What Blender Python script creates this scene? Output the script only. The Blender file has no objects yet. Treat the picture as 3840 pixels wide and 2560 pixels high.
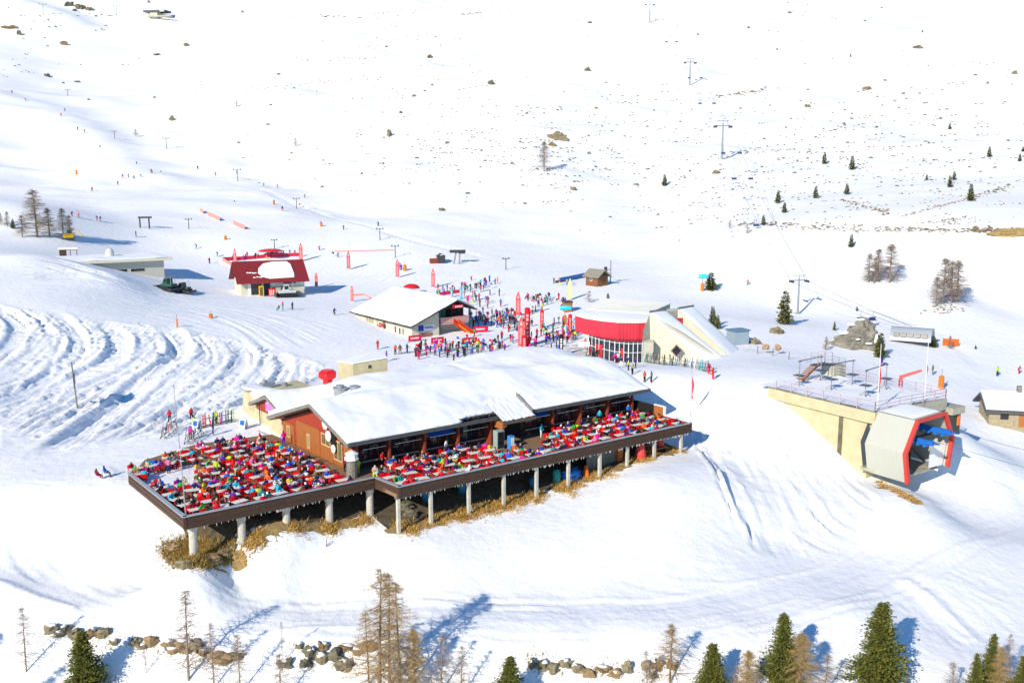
import bpy, math, random
import numpy as np
from mathutils import Vector, Matrix, noise as mnoise
random.seed(7); RNG = np.random.default_rng(11)
SC = bpy.context.scene; COL = SC.collection
PI = math.pi; rad = math.radians

# ------------------------------------------------------------------ camera
F = 2287.0; PITCH = rad(9.5); CAMH = 31.0        # measured on a 2352 px wide copy of the photograph
cam = bpy.data.cameras.new('camera'); cam_o = bpy.data.objects.new('camera', cam); COL.objects.link(cam_o)
cam.lens = 35.0; cam.sensor_width = 36.0 * 2352 / 2352; cam.lens = F / 2352 * 36
cam.clip_end = 5000; cam.clip_start = 1
cam_o.location = (0, 0, CAMH); cam_o.rotation_euler = (PI/2 - PITCH, 0, 0)
SC.camera = cam_o
CP, SP = math.cos(PITCH), math.sin(PITCH)
def ray(u, v):
    x = (u-1176)/F; y = -(v-784)/F
    return np.array([x, CP+y*SP, -SP+y*CP])
def unp(u, v, z):
    d = ray(u, v); return np.array([0, 0, CAMH]) + d*((z-CAMH)/d[2])
def unpY(u, v, Y):
    d = ray(u, v); return np.array([0, 0, CAMH]) + d*(Y/d[1])
# local frame of the restaurant: s along the long front, t to the back
RA = rad(37.5); RO = unp(916.5, 1117.4, .8)[:2]
ra = np.array([math.cos(RA), math.sin(RA)]); rb = np.array([-math.sin(RA), math.cos(RA)])
def RW(s, t, z=0.0):
    p = RO + ra*s + rb*t; return (float(p[0]), float(p[1]), z)
def RST(x, y):
    d0, d1 = x-RO[0], y-RO[1]; return d0*ra[0]+d1*ra[1], d0*rb[0]+d1*rb[1]
def on_t(u, v, t):
    p0 = unp(u, v, 0.); d = unp(u, v, 1.)-p0
    k = (t-float((p0[:2]-RO)@rb))/float(d[:2]@rb); p = p0+k*d
    return float((p[:2]-RO)@ra), float(p[2])

# gondola frame: g runs to the front right (out of the mouth), h to the back right
GZ = 3.0
GF = unp(2010, 948, GZ)[:2]; _gl = unp(1776, 893, GZ)[:2]
gg = (GF-_gl); GLEN = float(np.linalg.norm(gg)); gg = gg/GLEN; gh = np.array([-gg[1], gg[0]])
def GW(g, h, z): p = GF+gg*g+gh*h; return (float(p[0]), float(p[1]), z)
def on_h(u, v, h):
    p0 = unp(u, v, 0.); d = unp(u, v, 1.)-p0
    k = (h-float((p0[:2]-GF)@gh))/float(d[:2]@gh); p = p0+k*d
    return float((p[:2]-GF)@gg), float(p[2])

# ------------------------------------------------------------------ terrain
CTL = []
def C(*rows):
    for u, v, z in rows: p = unp(u, v, z); CTL.append((p[0], p[1], z))
def CY(*rows):
    for u, v, Y in rows: p = unpY(u, v, Y); CTL.append(tuple(p))
def CS(*rows):
    for s, t, z in rows: CTL.append(RW(s, t, z))
def CX(*rows):
    for r in rows: CTL.append(r)
C(*[(u,1568,-10.3-.3*(u>1900)) for u in (0,250,500,750,1000,1250,1500,1750,2000,2352)])
C((0,1345,-5.4),(200,1400,-6.55),(500,1440,-7.3),(900,1455,-7.75),(1300,1465,-7.85),(1700,1450,-7.95),(1950,1398,-8.0),(2150,1330,-8.4))
C((0,1230,-4.0),(150,1300,-5.5),(400,1355,-7.0),(700,1370,-7.5),(1100,1380,-7.6),(1500,1385,-7.7),(1800,1340,-7.8),(2000,1270,-8),(2200,1200,-8.2),(2352,1140,-8.6))
C((2200,1450,-10.2),(2352,1430,-10.6),(2300,1330,-9.6),(2352,1250,-9.2))
C((100,1480,-8.2),(400,1500,-8.7),(740,1520,-9.1),(1050,1525,-9.2),(1300,1535,-9.4),(1550,1525,-9.2),(1750,1510,-9.2))
C((350,1425,-6.9),(700,1450,-7.65),(1100,1463,-7.8),(1500,1460,-7.9),(550,1362,-7.3),(900,1375,-7.55),(1300,1383,-7.65),(1650,1365,-7.75),(300,1335,-6.4))
C((230,1105,-.6),(100,1150,-1.5),(0,1180,-2.4),(150,1230,-3.6),(60,1090,-1.2),(0,1050,-.9))
for (u, v) in ((893,1232),(1077,1187),(1232,1147),(1377,1102),(1502,1067)):
    s, z = on_t(u, v, .4); CS((s, -.3, z))
for (u, v) in ((445,1266),(556,1234),(658,1198),(757,1200),(850,1181)):
    s, z = on_t(u, v, 5.0); CS((s, 4.9, z), (s, 3.4, z-.45))
CS((-21.2,21,-.7),(-21.2,13,-1.9),(-21.5,5,-3.9),(-12,12,-1.9),(-4,12,-1.7),(-12,20,-.9),(-2,9,-2.2),(10,8,-2.1),(24,8,-1.9),(38,8,-1.2))
CS((-12,31,-.15),(-3,36,-.1),(-20,27,-.35),(10,30,.0),(30,30,.3),(0,20,-.5),(20,18,-.6),(36,18,0))
C((1570,957,-1.6),(1655,1032,-3.1),(1525,913,.3),(1600,1000,-2.5),(1645,962,-.9),(1610,930,.5),(1550,897,1.3))
C((1500,1130,-3.3),(1750,1005,-1.7),(1700,1150,-4.5),(1780,1260,-7.3),(1600,1280,-6.3),(1300,1270,-5.8),(1000,1290,-5.6),(700,1290,-5.3),(1700,960,-.2))
for (u, v) in ((1785,922),(1812,944),(1840,966),(1880,1002),(1920,1040),(1960,1082),(1988,1106)):
    g, z = on_h(u, v, 0); p = GW(g, -.2, z); CX(p)
CX(GW(-17, 3, 2.7), GW(-15.5, 14, 2.3), GW(-6, 15, .8), GW(2, 14, -2.5), GW(-10, 6, .5), GW(-2, 5, -4.6))
C((1640,868,2.3),(1500,880,1.9),(1752,890,2.3),(1700,830,2.4),(1600,835,1.8),(1480,835,1.6))
C((1300,800,1.3),(1000,835,1.0),(888,826,1.1),(1200,790,1.5),(1200,720,3.0),(1000,650,5.0),(620,685,4.4),(600,600,8),(1000,580,9.5),(1400,660,5.6),(1500,590,8.2),(1720,740,2.5),(1860,790,1.4))
C((390,975,-.9),(200,1060,-1.0),(520,965,-.2),(300,900,.3),(0,950,.2),(520,850,1.3),(300,830,2.4),(100,850,2.4),(300,760,5.0),(300,700,6.8),(100,700,8.2),(0,700,8.4),(0,800,4.8),(700,800,2.0),(700,740,3.4),(500,725,5.0),(480,800,2.6))
C((120,590,12.8),(0,590,13.6),(200,616,11.6),(270,640,9.9),(335,660,8.0),(345,668,7.3),(383,648,7.0),(420,662,6.6),(80,548,15.2),(0,535,16.5),(180,590,11.2))
CY((230,480,320),(400,520,300),(300,562,272),(550,560,280),(480,470,340),(60,480,270))
for u, ds in ((0,(345,400,470,560,680,820,1000)),(300,(360,420,500,610,730,860,1040)),(700,(375,410,480,590,690,830,1000)),(1176,(365,395,470,575,690,830,1000)),(1700,(350,390,465,570,690,830,1000)),(2352,(300,355,440,550,670,810,980))):
    for v, d in zip((450,400,300,200,100,0,-90), ds): CY((u, v, d))
CY((2100,520,258),(2340,530,245),(1750,520,272),(2200,600,232),(1900,600,240),(2200,700,207),(1830,720,212),(2300,700,214),(2200,780,186),(2330,800,186),(2250,850,170),(2150,880,158),(2340,900,165),(2300,972,142),(2200,935,148),(1960,800,172))
C((2100,1140,-5.6),(2200,1090,-5.6),(2340,1100,-7.0),(2230,1010,-5.2),(2352,1030,-6.6))
for X in (-700,-350,0,350,700): CX((X,-60,-46),(X,30,-30),(X,1400,430))
CX((-260,90,-4),(260,90,-16),(-300,200,22),(300,200,6),(-420,420,60),(420,420,70),(-700,900,230),(700,900,250),(-110,75,-10),(110,75,-12))
P = np.array(CTL, float)
def _tps_fit(P, lam=.02):
    n = len(P); X = P[:, :2]/100
    d = np.sqrt(((X[:, None]-X[None])**2).sum(-1)); K = np.where(d > 0, d*d*np.log(d+1e-12), 0)+lam*.02*np.eye(n)
    Q = np.c_[np.ones(n), X]; A = np.block([[K, Q], [Q.T, np.zeros((3, 3))]])
    w = np.linalg.solve(A, np.r_[P[:, 2], 0, 0, 0]); return X, w
TX, TWt = _tps_fit(P)
def tps(x, y):
    x = np.asarray(x, float)/100; y = np.asarray(y, float)/100
    out = TWt[-3]+TWt[-2]*x+TWt[-1]*y
    for (cx, cy), w in zip(TX, TWt[:-3]):
        r2 = (x-cx)**2+(y-cy)**2
        out = out+w*.5*r2*np.log(r2+1e-12)
    return out
def axis(segs):
    out = [segs[0][0]]
    for a, b, s0, s1 in segs:
        x = a
        while x < b-1e-6:
            f = (x-a)/(b-a); x += s0+(s1-s0)*f
            out.append(min(x, b))
    return np.array(sorted(set(round(v, 4) for v in out)))
GX = axis([(-900,-300,40,14),(-300,-95,10,2),(-95,-8,.29,.29),(-8,80,.36,.36),(80,300,1.6,10),(300,900,14,40)])
GY = axis([(-60,60,12,3),(60,76,1.2,.4),(76,120,.36,.36),(120,200,.32,.42),(200,215,.5,.6),(215,420,.8,2.5),(420,1400,3,14)])
NX, NY = len(GX), len(GY)
XX, YY = np.meshgrid(GX, GY)
ZB = tps(XX, YY)
def smooth_noise(x, y, scale, seed, octv=3):
    """value noise on arrays"""
    out = np.zeros_like(x); amp = 1.0; tot = 0
    for o in range(octv):
        xs = x/scale*(2**o)+seed*13.7; ys = y/scale*(2**o)+seed*7.3
        xi = np.floor(xs).astype(np.int64); yi = np.floor(ys).astype(np.int64); fx = xs-xi; fy = ys-yi
        fx = fx*fx*(3-2*fx); fy = fy*fy*(3-2*fy)
        def h(i, j):
            n = (i*374761393+j*668265263+seed*974634777) & 0x7fffffff
            n = ((n ^ (n >> 13))*1274126177) & 0x7fffffff
            return ((n ^ (n >> 16)) & 0xffff)/65535.0
        v = (h(xi, yi)*(1-fx)+h(xi+1, yi)*fx)*(1-fy)+(h(xi, yi+1)*(1-fx)+h(xi+1, yi+1)*fx)*fy
        out += amp*(v-.5); tot += amp; amp *= .5
    return out/tot
def gsample(Z, x, y):
    x = np.clip(x, GX[0], GX[-1]-1e-3); y = np.clip(y, GY[0], GY[-1]-1e-3)
    i = np.clip(np.searchsorted(GX, x, 'right')-1, 0, NX-2); j = np.clip(np.searchsorted(GY, y, 'right')-1, 0, NY-2)
    fx = (x-GX[i])/(GX[i+1]-GX[i]); fy = (y-GY[j])/(GY[j+1]-GY[j])
    return (Z[j, i]*(1-fx)+Z[j, i+1]*fx)*(1-fy)+(Z[j+1, i]*(1-fx)+Z[j+1, i+1]*fx)*fy
_rt = np.arange(55, 1350, .35)
def ghit(u, v, Z):
    d = ray(u, v); d = d/d[1]
    z = gsample(Z, d[0]*_rt, _rt)-(CAMH+d[2]*_rt)
    k = np.argmax(z > 0)
    if z[k] <= 0: k = len(_rt)-1
    return np.array([d[0]*_rt[k], _rt[k], gsample(Z, np.array([d[0]*_rt[k]]), np.array([_rt[k]]))[0]])
ZD = np.zeros_like(ZB)                    # detail: swells, tracks, ruts, moguls
near = np.clip((420-YY)/200, 0, 1)
ZD += smooth_noise(XX, YY, 26, 1)*.55*np.clip((YY-140)/60, .25, 1)+smooth_noise(XX, YY, 7, 2)*.16
ZD += smooth_noise(XX, YY, 1.6, 3, 2)*.05*near
ZD += np.clip((YY-250)/200, 0, 1)*(smooth_noise(XX, YY, 70, 4)*8+smooth_noise(XX, YY*1.6, 24, 5)*3.6)
def path_px(pts, n=None, jit=0, Z=None):
    """smooth poly-line through pixel points, laid on the base ground"""
    W = np.array([ghit(u, v, ZB)[:2] for u, v in pts])
    if jit: W = W+RNG.normal(0, jit, W.shape)
    return catmull(W)
def catmull(W, step=.3):
    Wp = np.vstack([2*W[0]-W[1], W, 2*W[-1]-W[-2]]); out = []
    for i in range(1, len(Wp)-2):
        p0, p1, p2, p3 = Wp[i-1:i+3]; n = max(2, int(np.linalg.norm(p2-p1)/step))
        t = np.linspace(0, 1, n, endpoint=False)[:, None]
        out.append(.5*((2*p1)+(-p0+p2)*t+(2*p0-5*p1+4*p2-p3)*t*t+(-p0+3*p1-3*p2+p3)*t**3))
    out.append(W[-1:]); return np.vstack(out)
CUT = np.zeros_like(ZB); RAISE = np.zeros_like(ZB)
def stamp(path, w, depth, berm=.5, bw=1.5):
    """a rut along the path: a hollow w wide with a raised shoulder"""
    R = w*(1+bw); n_ = len(path); dep0 = depth
    for k_, (px, py) in enumerate(path):
        depth = dep0*min(1, (k_+1)/14, (n_-k_)/14) if n_ > 20 else dep0
        i0, i1 = np.searchsorted(GX, (px-R, px+R)); j0, j1 = np.searchsorted(GY, (py-R, py+R))
        if i1 <= i0 or j1 <= j0: continue
        d = np.sqrt((XX[j0:j1, i0:i1]-px)**2+(YY[j0:j1, i0:i1]-py)**2)/w
        CUT[j0:j1, i0:i1] = np.minimum(CUT[j0:j1, i0:i1], -depth*np.clip((1-d*d)*(1+.6*d*d), 0, 1))
        RAISE[j0:j1, i0:i1] = np.maximum(RAISE[j0:j1, i0:i1], berm*depth*np.exp(-((d-1.25)/.4)**2))
# ---- the ski tracks: smooth chutes with tracked snow between them
CHUTES = [
 [(-30,700),(40,745),(20,800),(-60,850),(-140,880)],
 [(120,712),(178,770),(165,822),(70,885),(-50,925)],
 [(241,742),(275,780),(258,823),(185,862),(86,896),(0,930),(-60,955)],
 [(385,748),(412,782),(408,814),(365,849),(327,875),(275,922),(172,1000),(100,1045)],
 [(537,778),(563,814),(550,842),(494,892),(430,926),(344,978),(258,1015)],
 [(640,806),(655,838),(640,872),(590,910),(525,952),(450,985)],
 [(738,838),(742,862),(715,890),(655,915)]]
CH = [path_px(c) for c in CHUTES]
def resamp(p, n):
    d = np.r_[0, np.cumsum(np.linalg.norm(np.diff(p, axis=0), axis=1))]; t = np.linspace(0, d[-1], n)
    return np.c_[np.interp(t, d, p[:, 0]), np.interp(t, d, p[:, 1])]
for i, c in enumerate(CH):
    stamp(c[::3], (1.6, 1.6, 2.0, 2.0, 1.9, 1.4, 1.0)[i], (.4, .45, .7, .65, .62, .38, .2)[i], .45, .6)
CHUTE_CUT, CHUTE_RAISE = CUT, RAISE; CUT = np.zeros_like(ZB); RAISE = np.zeros_like(ZB)
_poly = [(-10,700),(250,738),(470,765),(620,800),(745,835),(735,875),(620,930),(480,985),(300,1010),(0,1045)]
_pw = np.array([ghit(u, v, ZB)[:2] for u, v in _poly])
def in_poly(pw, X, Y):
    r = np.zeros(X.shape, bool); n = len(pw)
    for i in range(n):
        (x0, y0), (x1, y1) = pw[i], pw[(i+1) % n]
        c = ((y0 > Y) != (y1 > Y)); c &= X < (x1-x0)*(Y-y0)/((y1-y0) if y1 != y0 else 1e-9)+x0; r ^= c
    return r
ZD += in_poly(_pw, XX, YY)*np.maximum(0, smooth_noise(XX, YY, 2.6, 8, 3)+.08)*.38*np.clip(1+CHUTE_CUT*3, 0, 1)
for i in range(len(CH)-1):
    A_, B_ = resamp(CH[i], 160), resamp(CH[i+1], 160)
    for k in range((14, 22, 20, 24, 18, 12)[i]):
        f0 = random.uniform(.16, .86); f1 = np.clip(f0+random.uniform(-.35, .35), .14, .88)
        f = np.linspace(f0, f1, 160)[:, None]; p = A_*(1-f)+B_*f
        wob = smooth_noise(np.arange(160.), np.full(160, k*9.1), 34, 20+k, 2)
        wb2 = smooth_noise(np.arange(160.), np.full(160, k*3.7+5), 11, 60+k, 2); p = p+np.c_[wob*3.6+wb2*.5, -wob*2.2+wb2*.4]
        a0 = random.uniform(0, .5); a1 = min(1, a0+random.uniform(.3, .8))
        q = catmull(p[int(a0*159):max(int(a0*159)+12, int(a1*159)):6], .25)
        stamp(q, random.uniform(.3, .55), random.uniform(.16, .42), .7, 1.2)
    for k in range(16):                                      # turned-over lumps
        j = random.randrange(160); f = random.uniform(.08, .92); c = A_[j]*(1-f)+B_[j]*f
        stamp(c[None]+RNG.normal(0, .5, (1, 2)), random.uniform(.3, .9), random.uniform(.1, .25), .8, 1.2)
for k in range(420):                                         # fine runs sweeping down to the left between the chutes
    u0, v0 = random.uniform(-40, 735), random.uniform(700, 900); L_ = random.uniform(70, 230); ph = random.uniform(0, 6.28); am = random.uniform(4, 15); bow = random.uniform(10, 34); tt = np.linspace(0, 1, 9)
    dx = -L_*tt**1.15+bow*np.sin(tt*PI*.9); dy = L_*(.58+.10*math.sin(u0*.02))*tt+am*np.sin(tt*5+ph)*.35
    try: q = path_px(list(zip(u0+dx, v0+dy)))
    except Exception: continue
    q = q[in_poly(_pw, q[:, 0], q[:, 1])]
    if len(q) < 14: continue
    cc = gsample(CHUTE_CUT, q[:, 0], q[:, 1]); q = q[cc > -.35]
    if len(q) > 14 and np.max(np.linalg.norm(np.diff(q, axis=0), axis=1)) < 6: stamp(q, random.uniform(.25, .42), random.uniform(.13, .30), .7, 1.2)
for k in range(40):                                          # single runs crossing the field
    a = ghit(random.uniform(60, 700), random.uniform(735, 850), ZB)[:2]; c = a+np.array([random.uniform(-26, -8), random.uniform(-30, -10)])
    m_ = (a+c)/2+RNG.normal(0, 2.2, 2); q = catmull(np.array([a, a*.6+m_*.4+RNG.normal(0, .8, 2), m_, c]), .25); q = q[in_poly(_pw, q[:, 0], q[:, 1])]
    if len(q) > 8: stamp(q, random.uniform(.28, .5), random.uniform(.14, .32), .7, 1.2)
def bundle(pts, n, off, w, dep, berm=.5, step=.3):
    base = path_px(pts); base = resamp(base, max(20, int(len(base)*.3/1.5)))
    tang = np.gradient(base, axis=0); nrm = np.c_[-tang[:, 1], tang[:, 0]]; nrm /= np.linalg.norm(nrm, axis=1)[:, None]+1e-9
    for k in range(n):
        o = random.gauss(0, off); wob = smooth_noise(np.arange(len(base))*1., np.full(len(base), k*5.3+off), 14, 40+k, 2)*off*1.2
        p = base+nrm*(o+wob)[:, None] if hasattr(wob, 'shape') else base
        a0 = random.uniform(0, .45); a1 = min(1, a0+random.uniform(.4, 1)); L = len(p)
        p = p[int(a0*(L-1)):max(int(a0*(L-1))+5, int(a1*L))]
        stamp(catmull(p, step), random.uniform(.8, 1.3)*w, dep*random.uniform(.6, 1.3), berm)
bundle([(40,612),(130,612),(220,640),(300,662)], 12, 2.2, .55, .28)
bundle([(60,640),(160,632),(250,655)], 9, 1.8, .55, .28)
bundle([(200,690),(420,700),(600,745),(700,800)], 18, 3.0, .6, .10)
bundle([(0,665),(300,690),(560,735),(700,790)], 20, 6.0, .7, .05)
# tracks down the bank right of the terrace, and around its left end
bundle([(1640,975),(1680,1060),(1740,1160),(1790,1265)], 26, 2.0, .45, .42)
bundle([(1680,960),(1740,1060),(1800,1160),(1830,1260)], 22, 2.2, .42, .4)
bundle([(1760,960),(1830,1080),(1900,1190),(1990,1250)], 22, 2.6, .42, .3)
bundle([(1720,930),(1790,1010),(1870,1130),(1900,1240)], 10, 2.2, .5, .2)
bundle([(1400,1285),(1600,1330),(1800,1320),(2000,1250)], 10, 1.5, .5, .07)
bundle([(260,1120),(180,1180),(200,1250),(320,1320)], 9, 2.2, .45, .14)
bundle([(0,1070),(150,1040),(330,1010),(480,980)], 10, 1.8, .45, .10)
bundle([(0,1000),(120,985),(260,960),(420,945)], 8, 2.2, .5, .14)
bundle([(0,1120),(90,1140),(60,1210),(0,1230)], 9, 2.0, .4, .10)
# the groomed road in front: long shallow ruts
bundle([(0,1260),(150,1335),(420,1398),(800,1418),(1200,1425),(1600,1415),(1900,1350),(2100,1265),(2352,1160)], 60, 1.9, .36, .13, .6, .35)
bundle([(2060,1370),(2130,1430),(2200,1490),(2260,1560)], 10, 1.0, .3, .1)
bundle([(2120,1330),(2240,1400),(2352,1480)], 12, 2.0, .4, .1)
bundle([(2150,1310),(2250,1350),(2352,1390)], 10, 1.5, .4, .1)
for e_, rr, hh in (([(-40,1335),(60,1368),(170,1402)], .6, .4),([(2090,1345),(2160,1400),(2230,1470)], .8, .35)):
    for q in path_px(e_)[::2]:
        i0, i1 = np.searchsorted(GX, (q[0]-2, q[0]+2)); j0, j1 = np.searchsorted(GY, (q[1]-2, q[1]+2))
        RAISE[j0:j1, i0:i1] = np.maximum(RAISE[j0:j1, i0:i1], hh*np.exp(-((XX[j0:j1, i0:i1]-q[0])**2+(YY[j0:j1, i0:i1]-q[1])**2)/rr**2))
def ridge(pts, wd, hh):
    W_ = path_px(pts)[::20]; acc = np.zeros_like(ZB)
    for q in W_: acc = np.maximum(acc, hh*np.exp(-((XX-q[0])**2+(YY-q[1])**2)/wd**2))
    return acc
ZD += ridge([(-20,225),(90,265),(190,330),(265,395)], 17, 4.0)+ridge([(215,425),(300,412),(380,430)], 12, 2.6)+ridge([(20,20),(70,40),(110,60)], 26, 10)+ridge([(760,110),(700,160),(640,230)], 34, 5)+ridge([(1850,110),(2000,80),(2150,120)], 40, 6)-ridge([(1400,330),(1480,440),(1560,520)], 20, 2.5)-ridge([(480,300),(640,400),(820,490)], 16, 2.0)
bundle([(1650,955),(1690,1050),(1755,1165),(1795,1285)], 60, 1.5, .34, .5, .6)
bundle([(1700,960),(1760,1070),(1830,1190),(1900,1260)], 40, 2.8, .34, .36, .6)
# pistes and traverses on the far slopes
bundle([(60,60),(120,140),(60,190),(30,230),(110,280),(190,330),(240,380),(200,440),(230,490)], 12, 3, 1.4, .3, .4, .8)
bundle([(330,280),(480,390),(680,470),(900,540),(1160,600)], 6, 1.2, 1.0, .22, .6, .8)
bundle([(1220,545),(1500,550),(1800,560),(2300,560)], 6, 1.6, 1.0, .2, .5, .8)
bundle([(1900,660),(2100,740),(2250,840),(2352,930)], 7, 2.0, .8, .2, .5, .6)
bundle([(700,690),(1000,610),(1400,640),(1700,690)], 14, 9, .7, .08, .5, .6)
for (u, v, r, h) in ((1335,812,4,.5),(1600,1090,7,1.2),(1500,1115,5,.7),(1650,1015,4,.9),(2010,1010,2.5,0),(700,905,6,.9),(560,940,4,.6),(80,600,9,1.4),(240,640,6,.8),(2060,1190,6,.7),(2150,1230,7,.7)):
    c = ghit(u, v, ZB); ZD += h*np.exp(-(((XX-c[0])**2+(YY-c[1])**2)/r**2))
ZG = ZB+ZD+CHUTE_CUT+CHUTE_RAISE*np.clip(1+CHUTE_CUT*4, 0, 1)+CUT+RAISE*np.clip(1+CUT*4, 0, 1)
# keep the ground below the terrace and the building floors
S_, T_ = (XX-RO[0])*ra[0]+(YY-RO[1])*ra[1], (XX-RO[0])*rb[0]+(YY-RO[1])*rb[1]
m = ((S_ > -19.5) & (S_ < 0) & (T_ > 4.3) & (T_ < 29)) | ((S_ > -.6) & (S_ < 41.8) & (T_ > -.2) & (T_ < 32))
ZG = np.where(m, np.minimum(ZG, -.45), ZG)
m2 = (S_ > 0) & (S_ < 41) & (T_ > 32) & (T_ < 40); ZG = np.where(m2, np.minimum(ZG, 1.2), ZG)
def hgt(x, y): return float(gsample(ZG, np.array([x]), np.array([y]))[0])
def G(u, v):
    p = ghit(u, v, ZG); return float(p[0]), float(p[1]), float(p[2])

# ------------------------------------------------------------------ materials
def nodes(m): return m.node_tree.nodes, m.node_tree.links
MATS = {}
def mat(name, col, rough=.6, metal=0.0, var=0.0, scale=6.0, bump=0.0, bscale=None, spec=.3, stretch=None, col2=None):
    if name in MATS: return MATS[name]
    m = bpy.data.materials.new(name); m.use_nodes = True; N, L = nodes(m); b = N['Principled BSDF']
    b.inputs['Base Color'].default_value = (*col, 1); b.inputs['Roughness'].default_value = rough
    b.inputs['Metallic'].default_value = metal; b.inputs['Specular IOR Level'].default_value = spec
    if var or bump or col2:
        tc = N.new('ShaderNodeTexCoord'); mp = N.new('ShaderNodeMapping'); L.new(tc.outputs['Object'], mp.inputs[0])
        if stretch: mp.inputs['Scale'].default_value = stretch
        nz = N.new('ShaderNodeTexNoise'); nz.inputs['Scale'].default_value = scale; nz.inputs['Detail'].default_value = 6
        nz.inputs['Roughness'].default_value = .65; L.new(mp.outputs[0], nz.inputs['Vector'])
        if var or col2:
            r = N.new('ShaderNodeValToRGB'); r.color_ramp.elements[0].position = .3; r.color_ramp.elements[1].position = .7
            c2 = col2 or tuple(min(1, c*(1+var)) for c in col); c1 = col if col2 else tuple(c*(1-var) for c in col)
            r.color_ramp.elements[0].color = (*c1, 1); r.color_ramp.elements[1].color = (*c2, 1)
            L.new(nz.outputs['Fac'], r.inputs[0]); L.new(r.outputs[0], b.inputs['Base Color'])
        if bump:
            bp = N.new('ShaderNodeBump'); bp.inputs['Strength'].default_value = bump; bp.inputs['Distance'].default_value = .1
            if bscale:
                n2 = N.new('ShaderNodeTexNoise'); n2.inputs['Scale'].default_value = bscale; n2.inputs['Detail'].default_value = 4
                L.new(mp.outputs[0], n2.inputs['Vector']); L.new(n2.outputs['Fac'], bp.inputs['Height'])
            else: L.new(nz.outputs['Fac'], bp.inputs['Height'])
            L.new(bp.outputs[0], b.inputs['Normal'])
    MATS[name] = m; return m
def snow_mat(name, bump):
    m = bpy.data.materials.new(name); m.use_nodes = True; N, L = nodes(m); b = N['Principled BSDF']
    b.inputs['Roughness'].default_value = .85; b.inputs['Specular IOR Level'].default_value = .15
    tc = N.new('ShaderNodeTexCoord')
    n1 = N.new('ShaderNodeTexNoise'); n1.inputs['Scale'].default_value = .05; n1.inputs['Detail'].default_value = 8; L.new(tc.outputs['Object'], n1.inputs['Vector'])
    r = N.new('ShaderNodeValToRGB'); r.color_ramp.elements[0].color = (.87, .88, .885, 1); r.color_ramp.elements[1].color = (.92, .925, .92, 1)
    r.color_ramp.elements[0].position = .35; r.color_ramp.elements[1].position = .65
    L.new(n1.outputs['Fac'], r.inputs[0]); L.new(r.outputs[0], b.inputs['Base Color'])
    n2 = N.new('ShaderNodeTexNoise'); n2.inputs['Scale'].default_value = .9; n2.inputs['Detail'].default_value = 7; n2.inputs['Roughness'].default_value = .6
    L.new(tc.outputs['Object'], n2.inputs['Vector'])
    bp = N.new('ShaderNodeBump'); bp.inputs['Strength'].default_value = bump; bp.inputs['Distance'].default_value = .25
    L.new(n2.outputs['Fac'], bp.inputs['Height']); L.new(bp.outputs[0], b.inputs['Normal'])
    return m
SNOW = snow_mat('snow', .6); ROOFSNOW = snow_mat('roof_snow', .22)

# ------------------------------------------------------------------ light
SUN_AZ, SUN_EL = rad(56), rad(27)
Ld = Vector((math.cos(SUN_AZ)*math.cos(SUN_EL), math.sin(SUN_AZ)*math.cos(SUN_EL), -math.sin(SUN_EL)))
sun = bpy.data.lights.new('sun', 'SUN'); sun.energy = 4.6; sun.angle = rad(.55); sun.color = (1, .90, .75)
so = bpy.data.objects.new('sun', sun); COL.objects.link(so); so.rotation_euler = Ld.to_track_quat('-Z', 'Y').to_euler()
w = bpy.data.worlds.new('World'); SC.world = w; w.use_nodes = True
N, L = w.node_tree.nodes, w.node_tree.links
sky = N.new('ShaderNodeTexSky'); sky.sky_type = 'NISHITA'; sky.sun_disc = False; sky.sun_elevation = SUN_EL
sd = -Ld; sky.sun_rotation = math.atan2(sd.x, sd.y); sky.altitude = 2200; sky.air_density = 1.0; sky.dust_density = .2; sky.ozone_density = 2.0
hs = N.new('ShaderNodeHueSaturation'); hs.inputs['Saturation'].default_value = 1.3
L.new(sky.outputs[0], hs.inputs['Color']); L.new(hs.outputs[0], N['Background'].inputs['Color']); N['Background'].inputs['Strength'].default_value = .15
SC.view_settings.view_transform = 'Standard'; SC.view_settings.look = 'None'; SC.view_settings.exposure = .26; SC.view_settings.gamma = 1
SC.cycles.max_bounces = 6; SC.cycles.diffuse_bounces = 3; SC.cycles.use_adaptive_sampling = True
try: SC.cycles.use_denoising = True
except Exception: pass

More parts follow.
